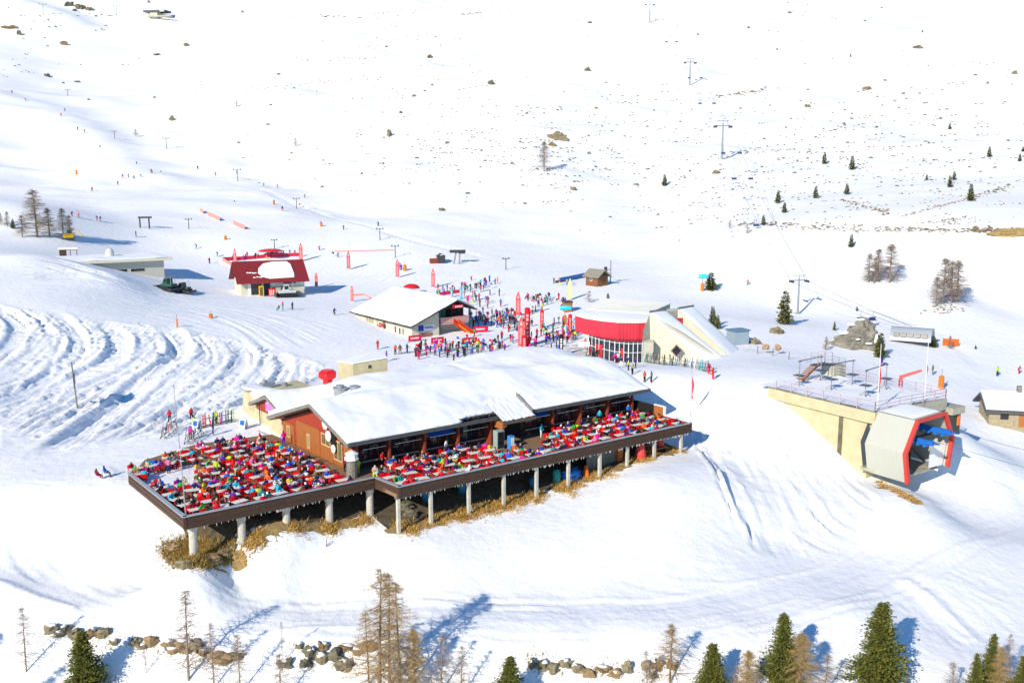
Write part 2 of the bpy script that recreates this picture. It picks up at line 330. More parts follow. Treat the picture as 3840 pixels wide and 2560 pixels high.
# ------------------------------------------------------------------ builders
def new_mesh(name, V, Fc, mats, mi=None, smooth=False):
    me = bpy.data.meshes.new(name); me.from_pydata(V, [], Fc)
    for m in mats: me.materials.append(m)
    if mi is not None and len(mats) > 1: me.polygons.foreach_set('material_index', np.array(mi, np.int32))
    if smooth: me.polygons.foreach_set('use_smooth', np.ones(len(me.polygons), bool))
    me.update(); return me
def tag(o, label=None, cat=None, group=None, kind=None):
    if label: o['label'] = label
    if cat: o['category'] = cat
    if group: o['group'] = group
    if kind: o['kind'] = kind
    return o
def empty(name, loc, rz=0.0, label=None, cat=None, group=None):
    o = bpy.data.objects.new(name, None); o.empty_display_size = .2; COL.objects.link(o); o.location = loc; o.rotation_euler = (0, 0, rz)
    return tag(o, label, cat, group)
class MB:
    def __init__(s): s.V = []; s.F = []; s.I = []; s.mi = 0
    def add(s, V, Fc):
        n = len(s.V); s.V += [tuple(map(float, v)) for v in V]
        for f in Fc: s.F.append(tuple(i+n for i in f)); s.I.append(s.mi)
        return s
    def hexa(s, p):  # 4 bottom (ccw), 4 top
        return s.add(p, [(3,2,1,0),(4,5,6,7),(0,1,5,4),(1,2,6,5),(2,3,7,6),(3,0,4,7)])
    def box(s, x0, x1, y0, y1, z0, z1):
        return s.hexa([(x0,y0,z0),(x1,y0,z0),(x1,y1,z0),(x0,y1,z0),(x0,y0,z1),(x1,y0,z1),(x1,y1,z1),(x0,y1,z1)])
    def prism(s, pts, z0, z1):
        n = len(pts); a0 = z0 if hasattr(z0, '__len__') else [z0]*n; a1 = z1 if hasattr(z1, '__len__') else [z1]*n
        V = [(x, y, a0[i]) for i, (x, y) in enumerate(pts)]+[(x, y, a1[i]) for i, (x, y) in enumerate(pts)]
        return s.add(V, [tuple(range(n))[::-1], tuple(range(n, 2*n))]+[(i, (i+1) % n, n+(i+1) % n, n+i) for i in range(n)])
    def extr(s, prof, a, b, fn):  # profile of 2-D points swept from a to b; fn(p, w) -> xyz
        n = len(prof); V = [fn(p, a) for p in prof]+[fn(p, b) for p in prof]
        return s.add(V, [tuple(range(n))[::-1], tuple(range(n, 2*n))]+[(i, (i+1) % n, n+(i+1) % n, n+i) for i in range(n)])
    def tube(s, path, r, n=6, cap=True):
        path = [Vector(p) for p in path]; rs = r if hasattr(r, '__len__') else [r]*len(path); base = len(s.V); V = []; Fc = []
        for i, p in enumerate(path):
            d = (path[min(i+1, len(path)-1)]-path[max(i-1, 0)]).normalized() if len(path) > 1 else Vector((0, 0, 1))
            up = Vector((0, 0, 1)) if abs(d.z) < .95 else Vector((1, 0, 0)); x = d.cross(up).normalized(); y = x.cross(d)
            for k in range(n):
                a = 2*PI*k/n; V.append(p+x*(rs[i]*math.cos(a))+y*(rs[i]*math.sin(a)))
        for i in range(len(path)-1):
            for k in range(n):
                k2 = (k+1) % n; Fc.append((i*n+k, (i+1)*n+k, (i+1)*n+k2, i*n+k2))
        if cap: Fc.append(tuple(range(n))); Fc.append(tuple(range((len(path)-1)*n, len(path)*n))[::-1])
        return s.add(V, Fc)
    def cyl(s, x, y, z0, z1, r, n=12, r2=None): return s.tube([(x, y, z0), (x, y, z1)], [r, r if r2 is None else r2], n)
    def quad(s, a, b, c, d): return s.add([a, b, c, d], [(0, 1, 2, 3)])
    def dome(s, x, y, z, r, h, n=14, m=5):
        V = []; Fc = []
        for j in range(m+1):
            a = PI/2*j/m
            for k in range(n): V.append((x+r*math.cos(a)*math.cos(2*PI*k/n), y+r*math.cos(a)*math.sin(2*PI*k/n), z+h*math.sin(a)))
        for j in range(m):
            for k in range(n): Fc.append((j*n+k, j*n+(k+1) % n, (j+1)*n+(k+1) % n, (j+1)*n+k))
        return s.add(V, Fc)
    def blob(s, c, r, seed=0, rough=.35, n=10, m=7):
        V = []; Fc = []; rx, ry, rz = r if hasattr(r, '__len__') else (r, r, r)
        for j in range(m+1):
            a = -PI/2+PI*j/m
            for k in range(n):
                d = Vector((math.cos(a)*math.cos(2*PI*k/n), math.cos(a)*math.sin(2*PI*k/n), math.sin(a)))
                f = 1+rough*mnoise.noise(d*1.7+Vector((seed*3.1, seed*1.7, 0)))*1.6+rough*.5*mnoise.noise(d*4.3+Vector((0, seed*2.3, 5)))
                V.append((c[0]+d.x*rx*f, c[1]+d.y*ry*f, c[2]+d.z*rz*f))
        for j in range(m):
            for k in range(n): Fc.append((j*n+k, j*n+(k+1) % n, (j+1)*n+(k+1) % n, (j+1)*n+k))
        return s.add(V, Fc)
    def build(s, name, mats, parent=None, smooth=False, loc=None, rz=0):
        if not isinstance(mats, (list, tuple)): mats = [mats]
        o = bpy.data.objects.new(name, new_mesh(name, s.V, s.F, mats, s.I, smooth)); COL.objects.link(o)
        if parent is not None: o.parent = parent
        if loc is not None: o.location = loc; o.rotation_euler = (0, 0, rz)
        return o
def kids(o): return [c for c in bpy.data.objects if c.parent == o]
CHILD = {}
def tree_of(o):
    if o.name not in CHILD: CHILD[o.name] = kids(o)
    return CHILD[o.name]
def dup(o, loc=None, rz=None, scale=None, parent=None, **kw):
    c = o.copy(); COL.objects.link(c); c.parent = parent
    if loc is not None: c.location = loc
    if rz is not None: c.rotation_euler = (0, 0, rz)
    if scale is not None: c.scale = scale if hasattr(scale, '__len__') else (scale,)*3
    for ch in tree_of(o): dup(ch, parent=c)
    tag(c, **kw); return c

# ------------------------------------------------------------------ the snow-covered ground, one sheet
V = np.stack([XX, YY, ZG], -1).reshape(-1, 3)
idx = np.arange(NX*NY).reshape(NY, NX)
Q = np.stack([idx[:-1, :-1], idx[:-1, 1:], idx[1:, 1:], idx[1:, :-1]], -1).reshape(-1, 4)
me = bpy.data.meshes.new('snow_ground'); me.vertices.add(len(V)); me.vertices.foreach_set('co', V.ravel().astype(np.float32))
me.loops.add(Q.size); me.loops.foreach_set('vertex_index', Q.ravel().astype(np.int32))
me.polygons.add(len(Q)); me.polygons.foreach_set('loop_start', np.arange(0, Q.size, 4, dtype=np.int32))
me.polygons.foreach_set('use_smooth', np.ones(len(Q), bool)); me.update(calc_edges=True); me.validate()
me.materials.append(SNOW)
ground = bpy.data.objects.new('snow_ground', me); COL.objects.link(ground); tag(ground, kind='structure')
# ------------------------------------------------------------------ materials used by many things
WOOD_D = mat('dark_brown_boards', (.075,.042,.028), .7, var=.45, scale=3, stretch=(1,1,14), bump=.3)
WOOD_R = mat('red_brown_boards', (.23,.045,.022), .65, var=.35, scale=4, stretch=(8,8,.6), bump=.2)
WOOD_O = mat('orange_brown_planks', (.38,.13,.035), .6, var=.4, scale=5, stretch=(9,9,.5), bump=.25)
RED_W = mat('painted_red_wall', (.34,.045,.022), .6, var=.18, scale=2)
FASC = mat('weathered_grey_fascia', (.22,.205,.19), .8, var=.2, scale=3)
FASC_D = mat('dark_grey_fascia', (.085,.088,.095), .7, var=.25, scale=3)
CAPM = mat('grey_metal_cap', (.42,.47,.50), .45, metal=.3, var=.12, scale=2)
CONC = mat('pale_concrete', (.50,.475,.41), .85, var=.18, scale=1.5, bump=.15, bscale=8)
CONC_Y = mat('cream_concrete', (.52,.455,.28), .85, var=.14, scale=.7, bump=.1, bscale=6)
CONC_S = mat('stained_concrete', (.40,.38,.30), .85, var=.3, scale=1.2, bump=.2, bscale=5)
CREAM = mat('cream_render', (.60,.565,.44), .8, var=.06, scale=1)
WHITEP = mat('white_paint', (.82,.83,.80), .5, var=.05, scale=2)
GLASS = mat('dark_window_glass', (.015,.02,.026), .08, spec=.7, var=.4, scale=1.3)
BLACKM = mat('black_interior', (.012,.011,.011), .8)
BLUEAW = mat('blue_awning_cloth', (.012,.09,.42), .7)
STEEL = mat('galvanised_steel', (.36,.38,.40), .4, metal=.6, var=.15, scale=4)
STEEL_D = mat('dark_steel', (.06,.065,.07), .5, metal=.4)
REDP = mat('bright_red_paint', (.72,.018,.022), .4)
REDC = mat('red_chair_plastic', (.78,.010,.014), .38)
BRICKG = mat('grey_stone_masonry', (.33,.30,.26), .9, col2=(.12,.105,.09), scale=5, bump=.5)
STRAW = mat('dry_straw_grass', (.58,.36,.09), .9, var=.45, scale=1.5)
EARTH = mat('bare_earth', (.22,.15,.07), .95, col2=(.42,.29,.11), scale=2.2, bump=.5)
DECKM = mat('worn_deck_boards', (.37,.22,.115), .8, col2=(.16,.10,.065), scale=2, stretch=(.4,9,1), bump=.2)
PINKG = mat('pink_lit_window', (.80,.12,.55), .3); _b = PINKG.node_tree.nodes['Principled BSDF']
_b.inputs['Emission Color'].default_value = (1, .2, .75, 1); _b.inputs['Emission Strength'].default_value = .55

# ------------------------------------------------------------------ the mountain restaurant
R3 = (RO[0], RO[1], 0.0)
rest = empty('mountain_restaurant', R3, RA, 'long brown wooden mountain restaurant under a thick snow roof behind the crowded terrace', 'restaurant')
SM = lambda x: max(0., min(1., x))**2*(3-2*max(0., min(1., x)))
E0, E1 = -1.15, 43.0
def roof_z(s, t):
    zf = 3.66+(t-8.35)*.318
    zl = 6.41-.335*(t-17)
    za = 4.35-.35*abs(t-32) if t < 37.5 else 3.6
    if t > 35.6: za = max(za, 3.62 if t < 41.8 else 3.62)
    zleft = max(zl, za)
    zb = 6.35-.075*(t-17)
    if t > 30: zb = 5.4-.5*(t-30)
    k = SM((s-2.5)/9.0)
    back = zleft*(1-k)+zb*k
    z = min(zf, back) if t < 18.5 else back
    z += 1.35*math.exp(-((s-35)**2/70+(t-25.5)**2/22))*SM((t-15)/6) + .35*math.exp(-((s-20)**2/60+(t-24)**2/30))
    z -= .35*math.exp(-((s-20.4)**2/6+(t-10)**2/8))
    z += .16*mnoise.noise(Vector((s*.22, t*.22, 3)))*2+.05*mnoise.noise(Vector((s*.9, t*.9, 1)))
    if s > 23: z += .14*SM((t-10.4-.5*mnoise.noise(Vector((s*.35, 2, 0))))/.7)*SM((42-s)/3)
    z -= .30*SM((s-40.6)/2.4)*SM((t-9)/6)*.6
    z += .34*math.sqrt(max(0, min(1, (t-8.3)/1.1, (s-E0+.02 if t < 28 else 1), (E1-s+.05)/1.2)))-.10
    return z
def snow_sheet(name, s0, s1, t0f, t1f, zf, ns, nt, skirt, parent, sl=None):
    V = []; Fc = []
    for j in range(nt+1):
        for i in range(ns+1):
            s = s0+(s1-s0)*i/ns; a = t0f(s); b = t1f(s); f = j/nt; t = a+(b-a)*(f**1.5); s = max(s, sl(t)+.03*i) if sl else s; V.append((s, t, zf(s, t)))
    W_ = ns+1
    for j in range(nt):
        for i in range(ns): Fc.append((j*W_+i, j*W_+i+1, (j+1)*W_+i+1, (j+1)*W_+i))
    rim = list(range(W_))+[j*W_+ns for j in range(1, nt+1)]+[nt*W_+i for i in range(ns-1, -1, -1)]+[j*W_ for j in range(nt-1, 0, -1)]
    base = len(V); V += [(V[i][0], V[i][1], V[i][2]-skirt) for i in rim]; n = len(rim)
    for k in range(n): Fc.append((rim[k], base+k, base+(k+1) % n, rim[(k+1) % n]))
    me = new_mesh(name, V, Fc, [ROOFSNOW], None, True); o = bpy.data.objects.new(name, me); COL.objects.link(o); o.parent = parent
    return o
def edge_jag(s):
    e = 8.42+.10*mnoise.noise(Vector((s*1.3, 0, 7)))
    if 12.5 < s < 18.2: e += .75*SM((s-12.5)/2.5)+.12*mnoise.noise(Vector((s*3, 0, 2)))
    if 18.2 <= s < 23: e = 9.3
    return e
snow_sheet('roof_snow', E0+.05, E1-.05, edge_jag, lambda s: 41.4 if s < 9 else 41.4-4.4*SM((s-9)/4), roof_z, 170, 130, .30, rest, lambda t: E0+.05 if t < 28.3 else (.26 if t < 36.6 else 1.15))
# body
b = MB(); b.prism([(.25,10.25),(41.2,10.25),(41.2,30),(9,36),(9,26.6),(.25,26.6)][0:1]+[(41.2,10.25),(41.2,33.5),(9.2,35),(9.2,27),(.25,27)], -1.4, [3.25,3.25,3.4,3.2,3.2,2.2])
b.build('wall', WOOD_D, rest)
b = MB(); b.extr([(8.7,3.05),(17,5.72),(27.9,2.05),(27.2,1.9),(17,5.3),(9.4,2.9)], .3, 41.4, lambda p, s: (s, p[0], p[1])); b.build('roof_deck', FASC_D, rest)
# lit gable wall at the left end
gab = MB()
gab.extr([(9.5,-.2),(9.5,3.0),(17,5.45),(26.7,2.30),(26.7,-.2)], .05, .24, lambda p, s: (s, p[0], p[1])); gab.build('gable_wall', RED_W, rest)
for t0, t1, z1 in ((23.6,26.6,2.2),(17.0,22.9,3.0),(13.9,16.9,1.5),(9.6,11.4,2.5),(11.5,13.7,.45)):
    t = t0; b = MB()
    while t < t1-.05:
        w_ = .26; b.box(.0+.015*random.random(), .05, t, min(t+w_-.03, t1), -.1, z1+random.uniform(-.02,.02)); t += w_
    b.build('gable_cladding', WOOD_O, rest)
for (t0, t1, z0, z1) in ((24.6,25.4,.5,1.9),(19.4,20.1,.3,2.0),(14.3,16.5,1.55,2.9),(11.6,13.6,.5,2.7),(10.0,10.8,.4,1.8)):
    fr = MB()
    for a0, a1, c0, c1 in ((t0,t1,z0,z0+.12),(t0,t1,z1-.12,z1),(t0,t0+.12,z0+.12,z1-.12),(t1-.12,t1,z0+.12,z1-.12),((t0+t1)/2-.05,(t0+t1)/2+.05,z0+.12,z1-.12)): fr.box(-.06, .0, a0, a1, c0, c1)
    fo = fr.build('window', mat('pale_window_frame', (.62,.45,.22), .6), rest)
    MB().box(-.03, -.005, t0+.12, t1-.12, z0+.12, z1-.12).build('pane', mat('amber_window_glass', (.16,.12,.06), .12, var=.6, scale=1.6), fo)
# round white discs hung on a black board at the gable's right
bd = MB().box(-.12, -.02, 12.9, 14.0, 1.5, 4.0).build('sign_board', BLACKM, rest)
for (t, z, r) in ((15.0,4.15,.62),(14.3,2.95,.60),(13.2,1.75,.46)):
    m_ = MB(); m_.tube([(-.32,t,z),(-.22,t,z)], [r,r], 20); m_.tube([(-.22,t,z),(.02,t,z)], .06, 6); m_.build('round_sign', WHITEP, rest)
# fascia boards of the gable, front eave
def slope_board(mb, s0, s1, t0, z0, t1, z1, th):
    mb.hexa([(s0,t0,z0-th),(s1,t0,z0-th),(s1,t1,z1-th),(s0,t1,z1-th),(s0,t0,z0),(s1,t0,z0),(s1,t1,z1),(s0,t1,z1)])
b = MB(); slope_board(b, E0-.04, E0+.10, 8.3, 3.48, 17, 6.2, .42); slope_board(b, E0-.04, E0+.10, 17, 6.2, 28.4, 2.60, .42); b.build('gable_fascia', FASC, rest)
b = MB(); slope_board(b, E0+.1, .1, 8.5, 3.1, 17, 5.75, .14); slope_board(b, E0+.1, .1, 17, 5.75, 28.2, 2.2, .14); b.build('gable_soffit', WOOD_D, rest)
b = MB(); b.box(E0+.1, 18.2, 8.22, 8.40, 3.14, 3.54); b.box(23.0, E1+.1, 8.22, 8.40, 3.14, 3.54); b.build('eave_fascia', FASC_D, rest)
b = MB(); b.box(E0+.1, 18.2, 8.40, 10.2, 3.10, 3.24); b.box(23.0, E1, 8.40, 10.2, 3.10, 3.24); b.build('eave_soffit', WOOD_D, rest)
b = MB()
for k in range(70):
    s = random.uniform(12.8, 18.1); b.blob((s, 8.55+random.random()*.5, 3.72+random.uniform(0,.14)), (random.uniform(.1,.25),.12,.09), k, .5, 6, 4)
b.build('bare_eave_tiles', STEEL_D, rest)
# right verge
b = MB(); slope_board(b, E1, E1+.12, 8.3, 3.5, 17, 6.0, .4); slope_board(b, E1, E1+.12, 17, 6.0, 30, 5.2, .4); b.build('verge_fascia', FASC_D, rest)
# window bays between the timber partitions
FIN = (.35, 4.3, 8.8, 13.3, 17.9, 27.2, 31.7, 36.3, 40.6)
for s in FIN:
    p = MB(); p.box(s-.11, s+.11, 8.95, 9.30, -.1, 3.1); p.box(s-.07, s+.07, 9.30, 10.25, -.1, 2.45); p.build('partition', WOOD_R, rest)
BAYS = [(.35,4.3),(4.3,8.8),(8.8,13.3),(13.3,17.9),(23.0,27.2),(27.2,31.7),(31.7,36.3),(36.3,40.6)]
SILL = mat('pale_sill', (.50,.44,.36), .6)
for i, (a, c) in enumerate(BAYS):
    fr = MB(); x0, x1 = a+.75, c-.35
    for q in (x0, (x0+x1)/2-.04, x1-.08): fr.box(q, q+.08, 10.10, 10.2, .85, 2.75)
    fr.box(x0, x1, 10.10, 10.2, 2.70, 2.80); fr.box(x0, x1, 9.95, 10.2, .75, .85)
    fo = fr.build('window', WOOD_D, rest)
    MB().box(x0+.05, x1-.05, 10.2, 10.24, .86, 2.7).build('pane', GLASS, fo)
    MB().box(x0-.1, x1+.1, 9.80, 9.95, .70, .80).build('sill', SILL, fo)
    if i in (2, 4): MB().hexa([(x0,9.2,2.25),(x1,9.2,2.25),(x1,10.0,2.85),(x0,10.0,2.85),(x0,9.2,2.32),(x1,9.2,2.32),(x1,10.0,2.95),(x0,10.0,2.95)]).build('awning', BLUEAW, rest)
    MB().tube([(x0,9.18,2.27),(x1,9.18,2.27)], .035, 6).build('awning_bar', WHITEP, rest)
# black panel painted as the dark inside of the open entrance, porch
b = MB(); b.box(18.2, 23.0, 10.1, 10.24, -.1, 2.9); b.build('entrance_dark_panel', BLACKM, rest)
b = MB(); b.hexa([(18.3,7.3,3.02),(23.0,7.3,3.02),(23.0,10.6,4.55),(18.3,10.6,4.55),(18.3,7.3,3.12),(23.0,7.3,3.12),(23.0,10.6,4.66),(18.3,10.6,4.66)])
b.build('porch_roof', FASC_D, rest)
b = MB(); b.box(18.2, 23.1, 7.18, 7.32, 2.72, 3.10); b.build('porch_fascia', mat('brown_grey_fascia', (.13,.10,.085), .8), rest)
b = MB(); slope_board(b, 23.0, 23.12, 7.9, 3.75, 11, 5.25, .62); b.build('porch_cheek', FASC, rest)
V = []; Fc = []; n_ = 40
for j in range(13):
    for i in range(n_+1):
        s = 18.25+4.7*i/n_; t = 7.22+3.9*j/12; V.append((s, t, 3.18+.462*(t-7.3)+.05*abs(math.sin(i*.62+.4*math.sin(j*.7)+.6*math.sin(i*.21)))*(1-j/14)+.08*mnoise.noise(Vector((s*2, t, 0)))))
for j in range(12):
    for i in range(n_): Fc.append((j*(n_+1)+i, j*(n_+1)+i+1, (j+1)*(n_+1)+i+1, (j+1)*(n_+1)+i))
o = bpy.data.objects.new('porch_snow', new_mesh('porch_snow', V, Fc, [ROOFSNOW], None, True)); COL.objects.link(o); o.parent = rest
b = MB(); b.box(18.35, 18.6, 7.5, 7.75, -.1, 2.75); b.build('porch_post', RED_W, rest)
b = MB(); b.hexa([(18.2,7.3,2.2),(18.9,7.3,2.5),(18.9,8.9,2.5),(18.2,8.9,2.2),(18.2,7.3,3.0),(18.9,7.3,3.0),(18.9,8.9,3.0),(18.2,8.9,3.0)]); b.build('porch_bracket', WOOD_O, rest)
# concrete annex with its small red gable, at the back left
b = MB(); b.prism([(1.3,35.4),(9,35.4),(9,41.6),(1.3,41.6)], -.8, [3.45,3.5,3.5,2.95]); b.build('annex_wall', CONC_Y, rest)
b = MB(); b.prism([(1.0,28.2),(9,28.2),(9,35.4),(1.0,35.4)], -.8, [1.6,2.0,2.0,1.6]); b.build('annex_base', CONC_Y, rest)
b = MB(); b.extr([(28.2,1.6),(28.2,2.6),(32,3.85),(36.6,2.3),(36.6,1.6)], 1.05, 8.5, lambda p, s: (s, p[0], p[1])); b.build('annex_gable', RED_W, rest)
b = MB(); slope_board(b, .2, .34, 27.9, 2.9, 32, 4.2, .38); slope_board(b, .2, .34, 32, 4.2, 37.2, 2.42, .38); b.build('annex_fascia', FASC, rest)
b = MB(); slope_board(b, .34, 9, 28.0, 2.62, 32, 3.92, .12); slope_board(b, .34, 9, 32, 3.92, 37.1, 2.14, .12); b.build('annex_soffit', FASC_D, rest)
fo = MB().box(.98, 1.04, 30.4, 33.6, 2.0, 3.1).build('window', WHITEP, rest)
b = MB()
for k in range(4): b.box(.94, .98, 30.5+k*.77, 31.2+k*.77, 2.08, 3.02)
b.build('pane', PINKG, fo)
b = MB(); b.box(1.25, 1.29, 38.0, 39.4, .9, 2.1); b.build('wall_emblem', mat('faded_ochre', (.45,.38,.24), .9), rest)
b = MB(); b.tube([(.7,34.9,0),(.7,34.9,2.4)], .06, 6); b.build('downpipe', STEEL_D, rest)
# things standing on the roof
z0 = roof_z(9.5, 27)
cowl = MB(); c = (8.4, 31.2)
cowl.prism([(c[0]+.65*math.cos(k*PI/3), c[1]+.65*math.sin(k*PI/3)) for k in range(6)], 3.2, 5.4)
for z0_, r0, z1_, r1 in ((5.4,.75,5.75,1.25),(5.75,1.25,6.25,1.25),(6.25,1.25,6.6,.8)):
    A0 = [(c[0]+r0*math.cos(k*PI/3), c[1]+r0*math.sin(k*PI/3), z0_) for k in range(6)]; A1 = [(c[0]+r1*math.cos(k*PI/3), c[1]+r1*math.sin(k*PI/3), z1_) for k in range(6)]
    cowl.add(A0+A1, [(k, (k+1) % 6, 6+(k+1) % 6, 6+k) for k in range(6)]+([tuple(range(6, 12))] if z1_ > 6.5 else []))
cowl.build('ventilation_cowl', REDP, rest)
v_ = MB(); cx, cy = 6.9, 25.0; zz = roof_z(cx, cy)
v_.cyl(cx, cy, zz-.5, zz+.55, .75, 16); v_.cyl(cx, cy, zz+.55, zz+.72, .9, 16); v_.cyl(cx, cy, zz+.72, zz+1.0, .5, 14); v_.build('roof_vent', STEEL, rest)
v_ = MB(); cx, cy = 7.9, 23.2; zz = roof_z(cx, cy); v_.cyl(cx, cy, zz-.3, zz+.3, .5, 14); v_.cyl(cx, cy, zz+.3, zz+.4, .62, 14); v_.build('roof_vent', STEEL, rest)
v_ = MB(); cx, cy = 4.2, 40.2; zz = 3.7; v_.box(cx-.9, cx+.9, cy-.5, cy+.5, zz-.2, zz+.35); v_.cyl(cx-.4, cy, zz+.35, zz+.7, .3, 10); v_.cyl(cx+1.9, cy-1.2, zz-.2, zz+.3, .35, 10); v_.build('roof_hatch', STEEL, rest)
# concrete box standing out of the snow behind the ridge
bx = empty('concrete_plant_room', RW(13.5, 33.5, 0), RA-.12, 'cream concrete box with sloping snowy top standing behind the restaurant roof', 'plant room')
b = MB(); b.prism([(-1.2,-2.6),(3.6,-2.6),(3.6,2.8),(-1.2,2.8)], -.5, [6.95,7.3,7.1,6.3]); b.build('wall', CONC_Y, bx)
b = MB(); b.prism([(-1.3,-2.7),(3.7,-2.7),(3.7,2.9),(-1.3,2.9)], [6.98,7.33,7.13,6.33], [7.13,7.45,7.25,6.5]); b.build('roof_snow', ROOFSNOW, bx)
b = MB(); b.box(.9, 1.3, -2.66, -2.6, 6.2, 6.6); b.build('wall_vent', STEEL_D, bx)

# ------------------------------------------------------------------ terrace on posts
deck = empty('terrace_deck', R3, RA, 'dark timber terrace on concrete posts wrapping the front of the restaurant', 'terrace')
b = MB(); b.prism([(-19.6,4.4),(-.2,4.4),(-.2,29.3),(-9,30.5),(-16,27.5),(-19.6,21.4)], -.32, 0); b.prism([(-.2,.2),(41.9,.2),(41.9,10.2),(-.2,10.2)], -.32, 0)
b.build('floor', DECKM, deck)
CR = [(-19.66,21),(-19.84,4.18),(-.3,4.18),(0,0),(42.1,.05)]
def rail(p, q, name='rail_panel'):
    p = Vector((*p, 0)); q = Vector((*q, 0)); d = (q-p).normalized(); n = Vector((d.y, -d.x, 0)); L_ = (q-p).length
    m_ = MB(); z = -.42
    for k in range(6):
        o0 = p+n*(.035*(k % 2)); w0 = n*.07
        a0, a1 = o0, q+n*(.035*(k % 2)); zz0, zz1 = z+k*.2, z+k*.2+.168
        m_.hexa([(*a0.xy,zz0),(*a1.xy,zz0),(*(a1-w0).xy,zz0),(*(a0-w0).xy,zz0),(*a0.xy,zz1),(*a1.xy,zz1),(*(a1-w0).xy,zz1),(*(a0-w0).xy,zz1)])
    nn = int(L_/2.3)
    for k in range(nn+1):
        c_ = p+d*(k*L_/nn)-n*.12; m_.box(c_.x-.06, c_.x+.06, c_.y-.06, c_.y+.06, -.3, .78)
    m_.build(name, WOOD_D, deck)
    c0, c1 = p-d*.02, q+d*.02; i_, o_ = n*-.30, n*.12
    MB().hexa([(*(c0+o_).xy,.76),(*(c1+o_).xy,.76),(*(c1+i_).xy,.76),(*(c0+i_).xy,.76),(*(c0+o_).xy,.83),(*(c1+o_).xy,.83),(*(c1+i_).xy,.83),(*(c0+i_).xy,.83)]).build('rail_cap', CAPM, deck)
for k in range(4): rail(CR[k], CR[k+1])
# right end: low wall with a pale cap, a taller parapet and a timber screen next to the building
b = MB(); b.box(41.75, 42.0, .2, 4.6, -.4, .85); b.build('low_wall', WOOD_R, deck)
b = MB(); b.box(41.7, 42.05, .2, 4.6, .85, .95); b.box(41.7, 42.05, 4.6, 6.3, 1.95, 2.05); b.box(41.7, 42.05, 4.45, 4.6, -.2, 2.05); b.build('wall_cap', WHITEP, deck)
b = MB(); b.box(41.75, 42.0, 4.6, 6.3, -.4, 1.95); b.build('parapet', WOOD_O, deck)
b = MB(); b.box(41.78, 41.98, 6.3, 10.2, -.4, 1.9); b.build('dark_screen', BLACKM, deck)
# posts
for (u, v0) in ((893,1232),(990,1207),(1077,1187),(1157,1167),(1232,1147),(1305,1126),(1377,1102),(1440,1086),(1502,1067),(1563,1054)):
    s, z = on_t(u, v0, .4); s = max(s, .1); p = RW(s, .4); gz = hgt(p[0], p[1]); MB().box(s-.155, s+.155, .25, .58, gz-.6, -.55).build('post', CONC, deck)
for u, v0 in ((445,1268),(556,1236),(658,1200),(757,1202),(850,1182)):
    s, z = on_t(u, v0, 5.0); p = RW(s, 5); gz = hgt(p[0], p[1]); m_ = MB(); m_.cyl(s, 5.0, gz-.6, -.85, .37, 14); m_.cyl(s, 5.0, -.95, -.42, .45, 14); m_.build('round_pillar', CONC, deck)
b = MB(); b.box(-.2, 42, .25, .6, -.55, -.33); b.box(-19.5, -.3, 4.7, 5.3, -.5, -.33)
for k in range(21): s = .8+k*2.05; b.box(s-.1, s+.1, .6, 10, -.52, -.33)
b.build('floor_beam', mat('grey_beam', (.16,.15,.14), .8), deck)
b = MB()
for k in range(150):
    s = random.uniform(.2, 41.6); l_ = random.uniform(.12, .34); b.tube([(s, .12, -.41), (s+.02, .13, -.41-l_)], [.06,.01], 5)
for k in range(50):
    s = random.uniform(-19.4, -.6); l_ = random.uniform(.1, .3); b.tube([(s, 4.27, -.41), (s, 4.28, -.41-l_)], [.05,.01], 5)
o = b.build('icicles', mat('ice', (.75,.78,.78), .3), deck); tag(o, kind='stuff')
# masonry back wall, painted black to carry the gloom, and timber panels below the deck
b = MB(); b.box(26.9, 31.4, 2.4, 2.6, -3.6, -.5); b.build('sheet_panel', mat('weathered_grey_green_sheet', (.20,.22,.21), .7, col2=(.07,.08,.085), scale=1.2, stretch=(5,1,.5)), deck)
b = MB(); b.box(31.5, 32.3, 2.0, 2.5, -3.4, -.5); b.build('timber_panel', WOOD_O, deck)
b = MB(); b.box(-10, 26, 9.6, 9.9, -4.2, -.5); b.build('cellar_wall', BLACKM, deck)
for (s, t, r, h_, m_, lab) in ((6.0,4.6,.45,1.3,'blue_barrel','blue plastic barrel in the shade between the first two terrace posts'),(10.5,4.4,.45,1.3,'blue_barrel','blue plastic barrel in the shade right of the second terrace post'),(18.9,2.4,.5,1.2,'blue_barrel','pale blue tub in the shade left of the fifth terrace post'),(21.9,2.0,.45,1.5,'green_barrel','turquoise barrel beside the blue tarpaulin under the terrace')):
    p = RW(s, t); gz = hgt(p[0], p[1]); m2_ = MB(); m2_.tube([(0,0,0),(0,0,h_*.3),(0,0,h_*.33),(0,0,h_*.66),(0,0,h_*.69),(0,0,h_)], [r*.92,r,r*1.05,r*1.05,r,r*.9], 14); m2_.tube([(0,0,h_),(0,0,h_+.08)], [r*.6,r*.55], 10)
    tag(m2_.build('barrel', mat(m_, (.03,.16,.32) if 'blue' in m_ else (.03,.30,.28), .4), None, True, (p[0], p[1], gz)), lab, 'barrel')
p = RW(24.0, 2.0); gz = hgt(p[0], p[1]); b = MB(); b.blob((0,0,.5), (1.5,.7,.75), 4, .3, 14, 8); tag(b.build('tarpaulin', mat('blue_tarp', (.01,.13,.45), .5, bump=.4, scale=3), None, False, (p[0],p[1],gz), RA), 'blue tarpaulin heap lying in the shade under the terrace', 'tarpaulin')
p = RW(26.0, 1.6); gz = hgt(p[0], p[1]); b = MB(); b.tube([(0,0,0),(0,0,.1),(0,0,1.3)], [.5,.42,.16], 12); tag(b.build('orange_tarp', mat('orange_cloth', (.75,.16,.02), .6), None, True, (p[0],p[1],gz)), 'small orange bundle standing left of the grey sheet panel under the terrace', 'bundle')
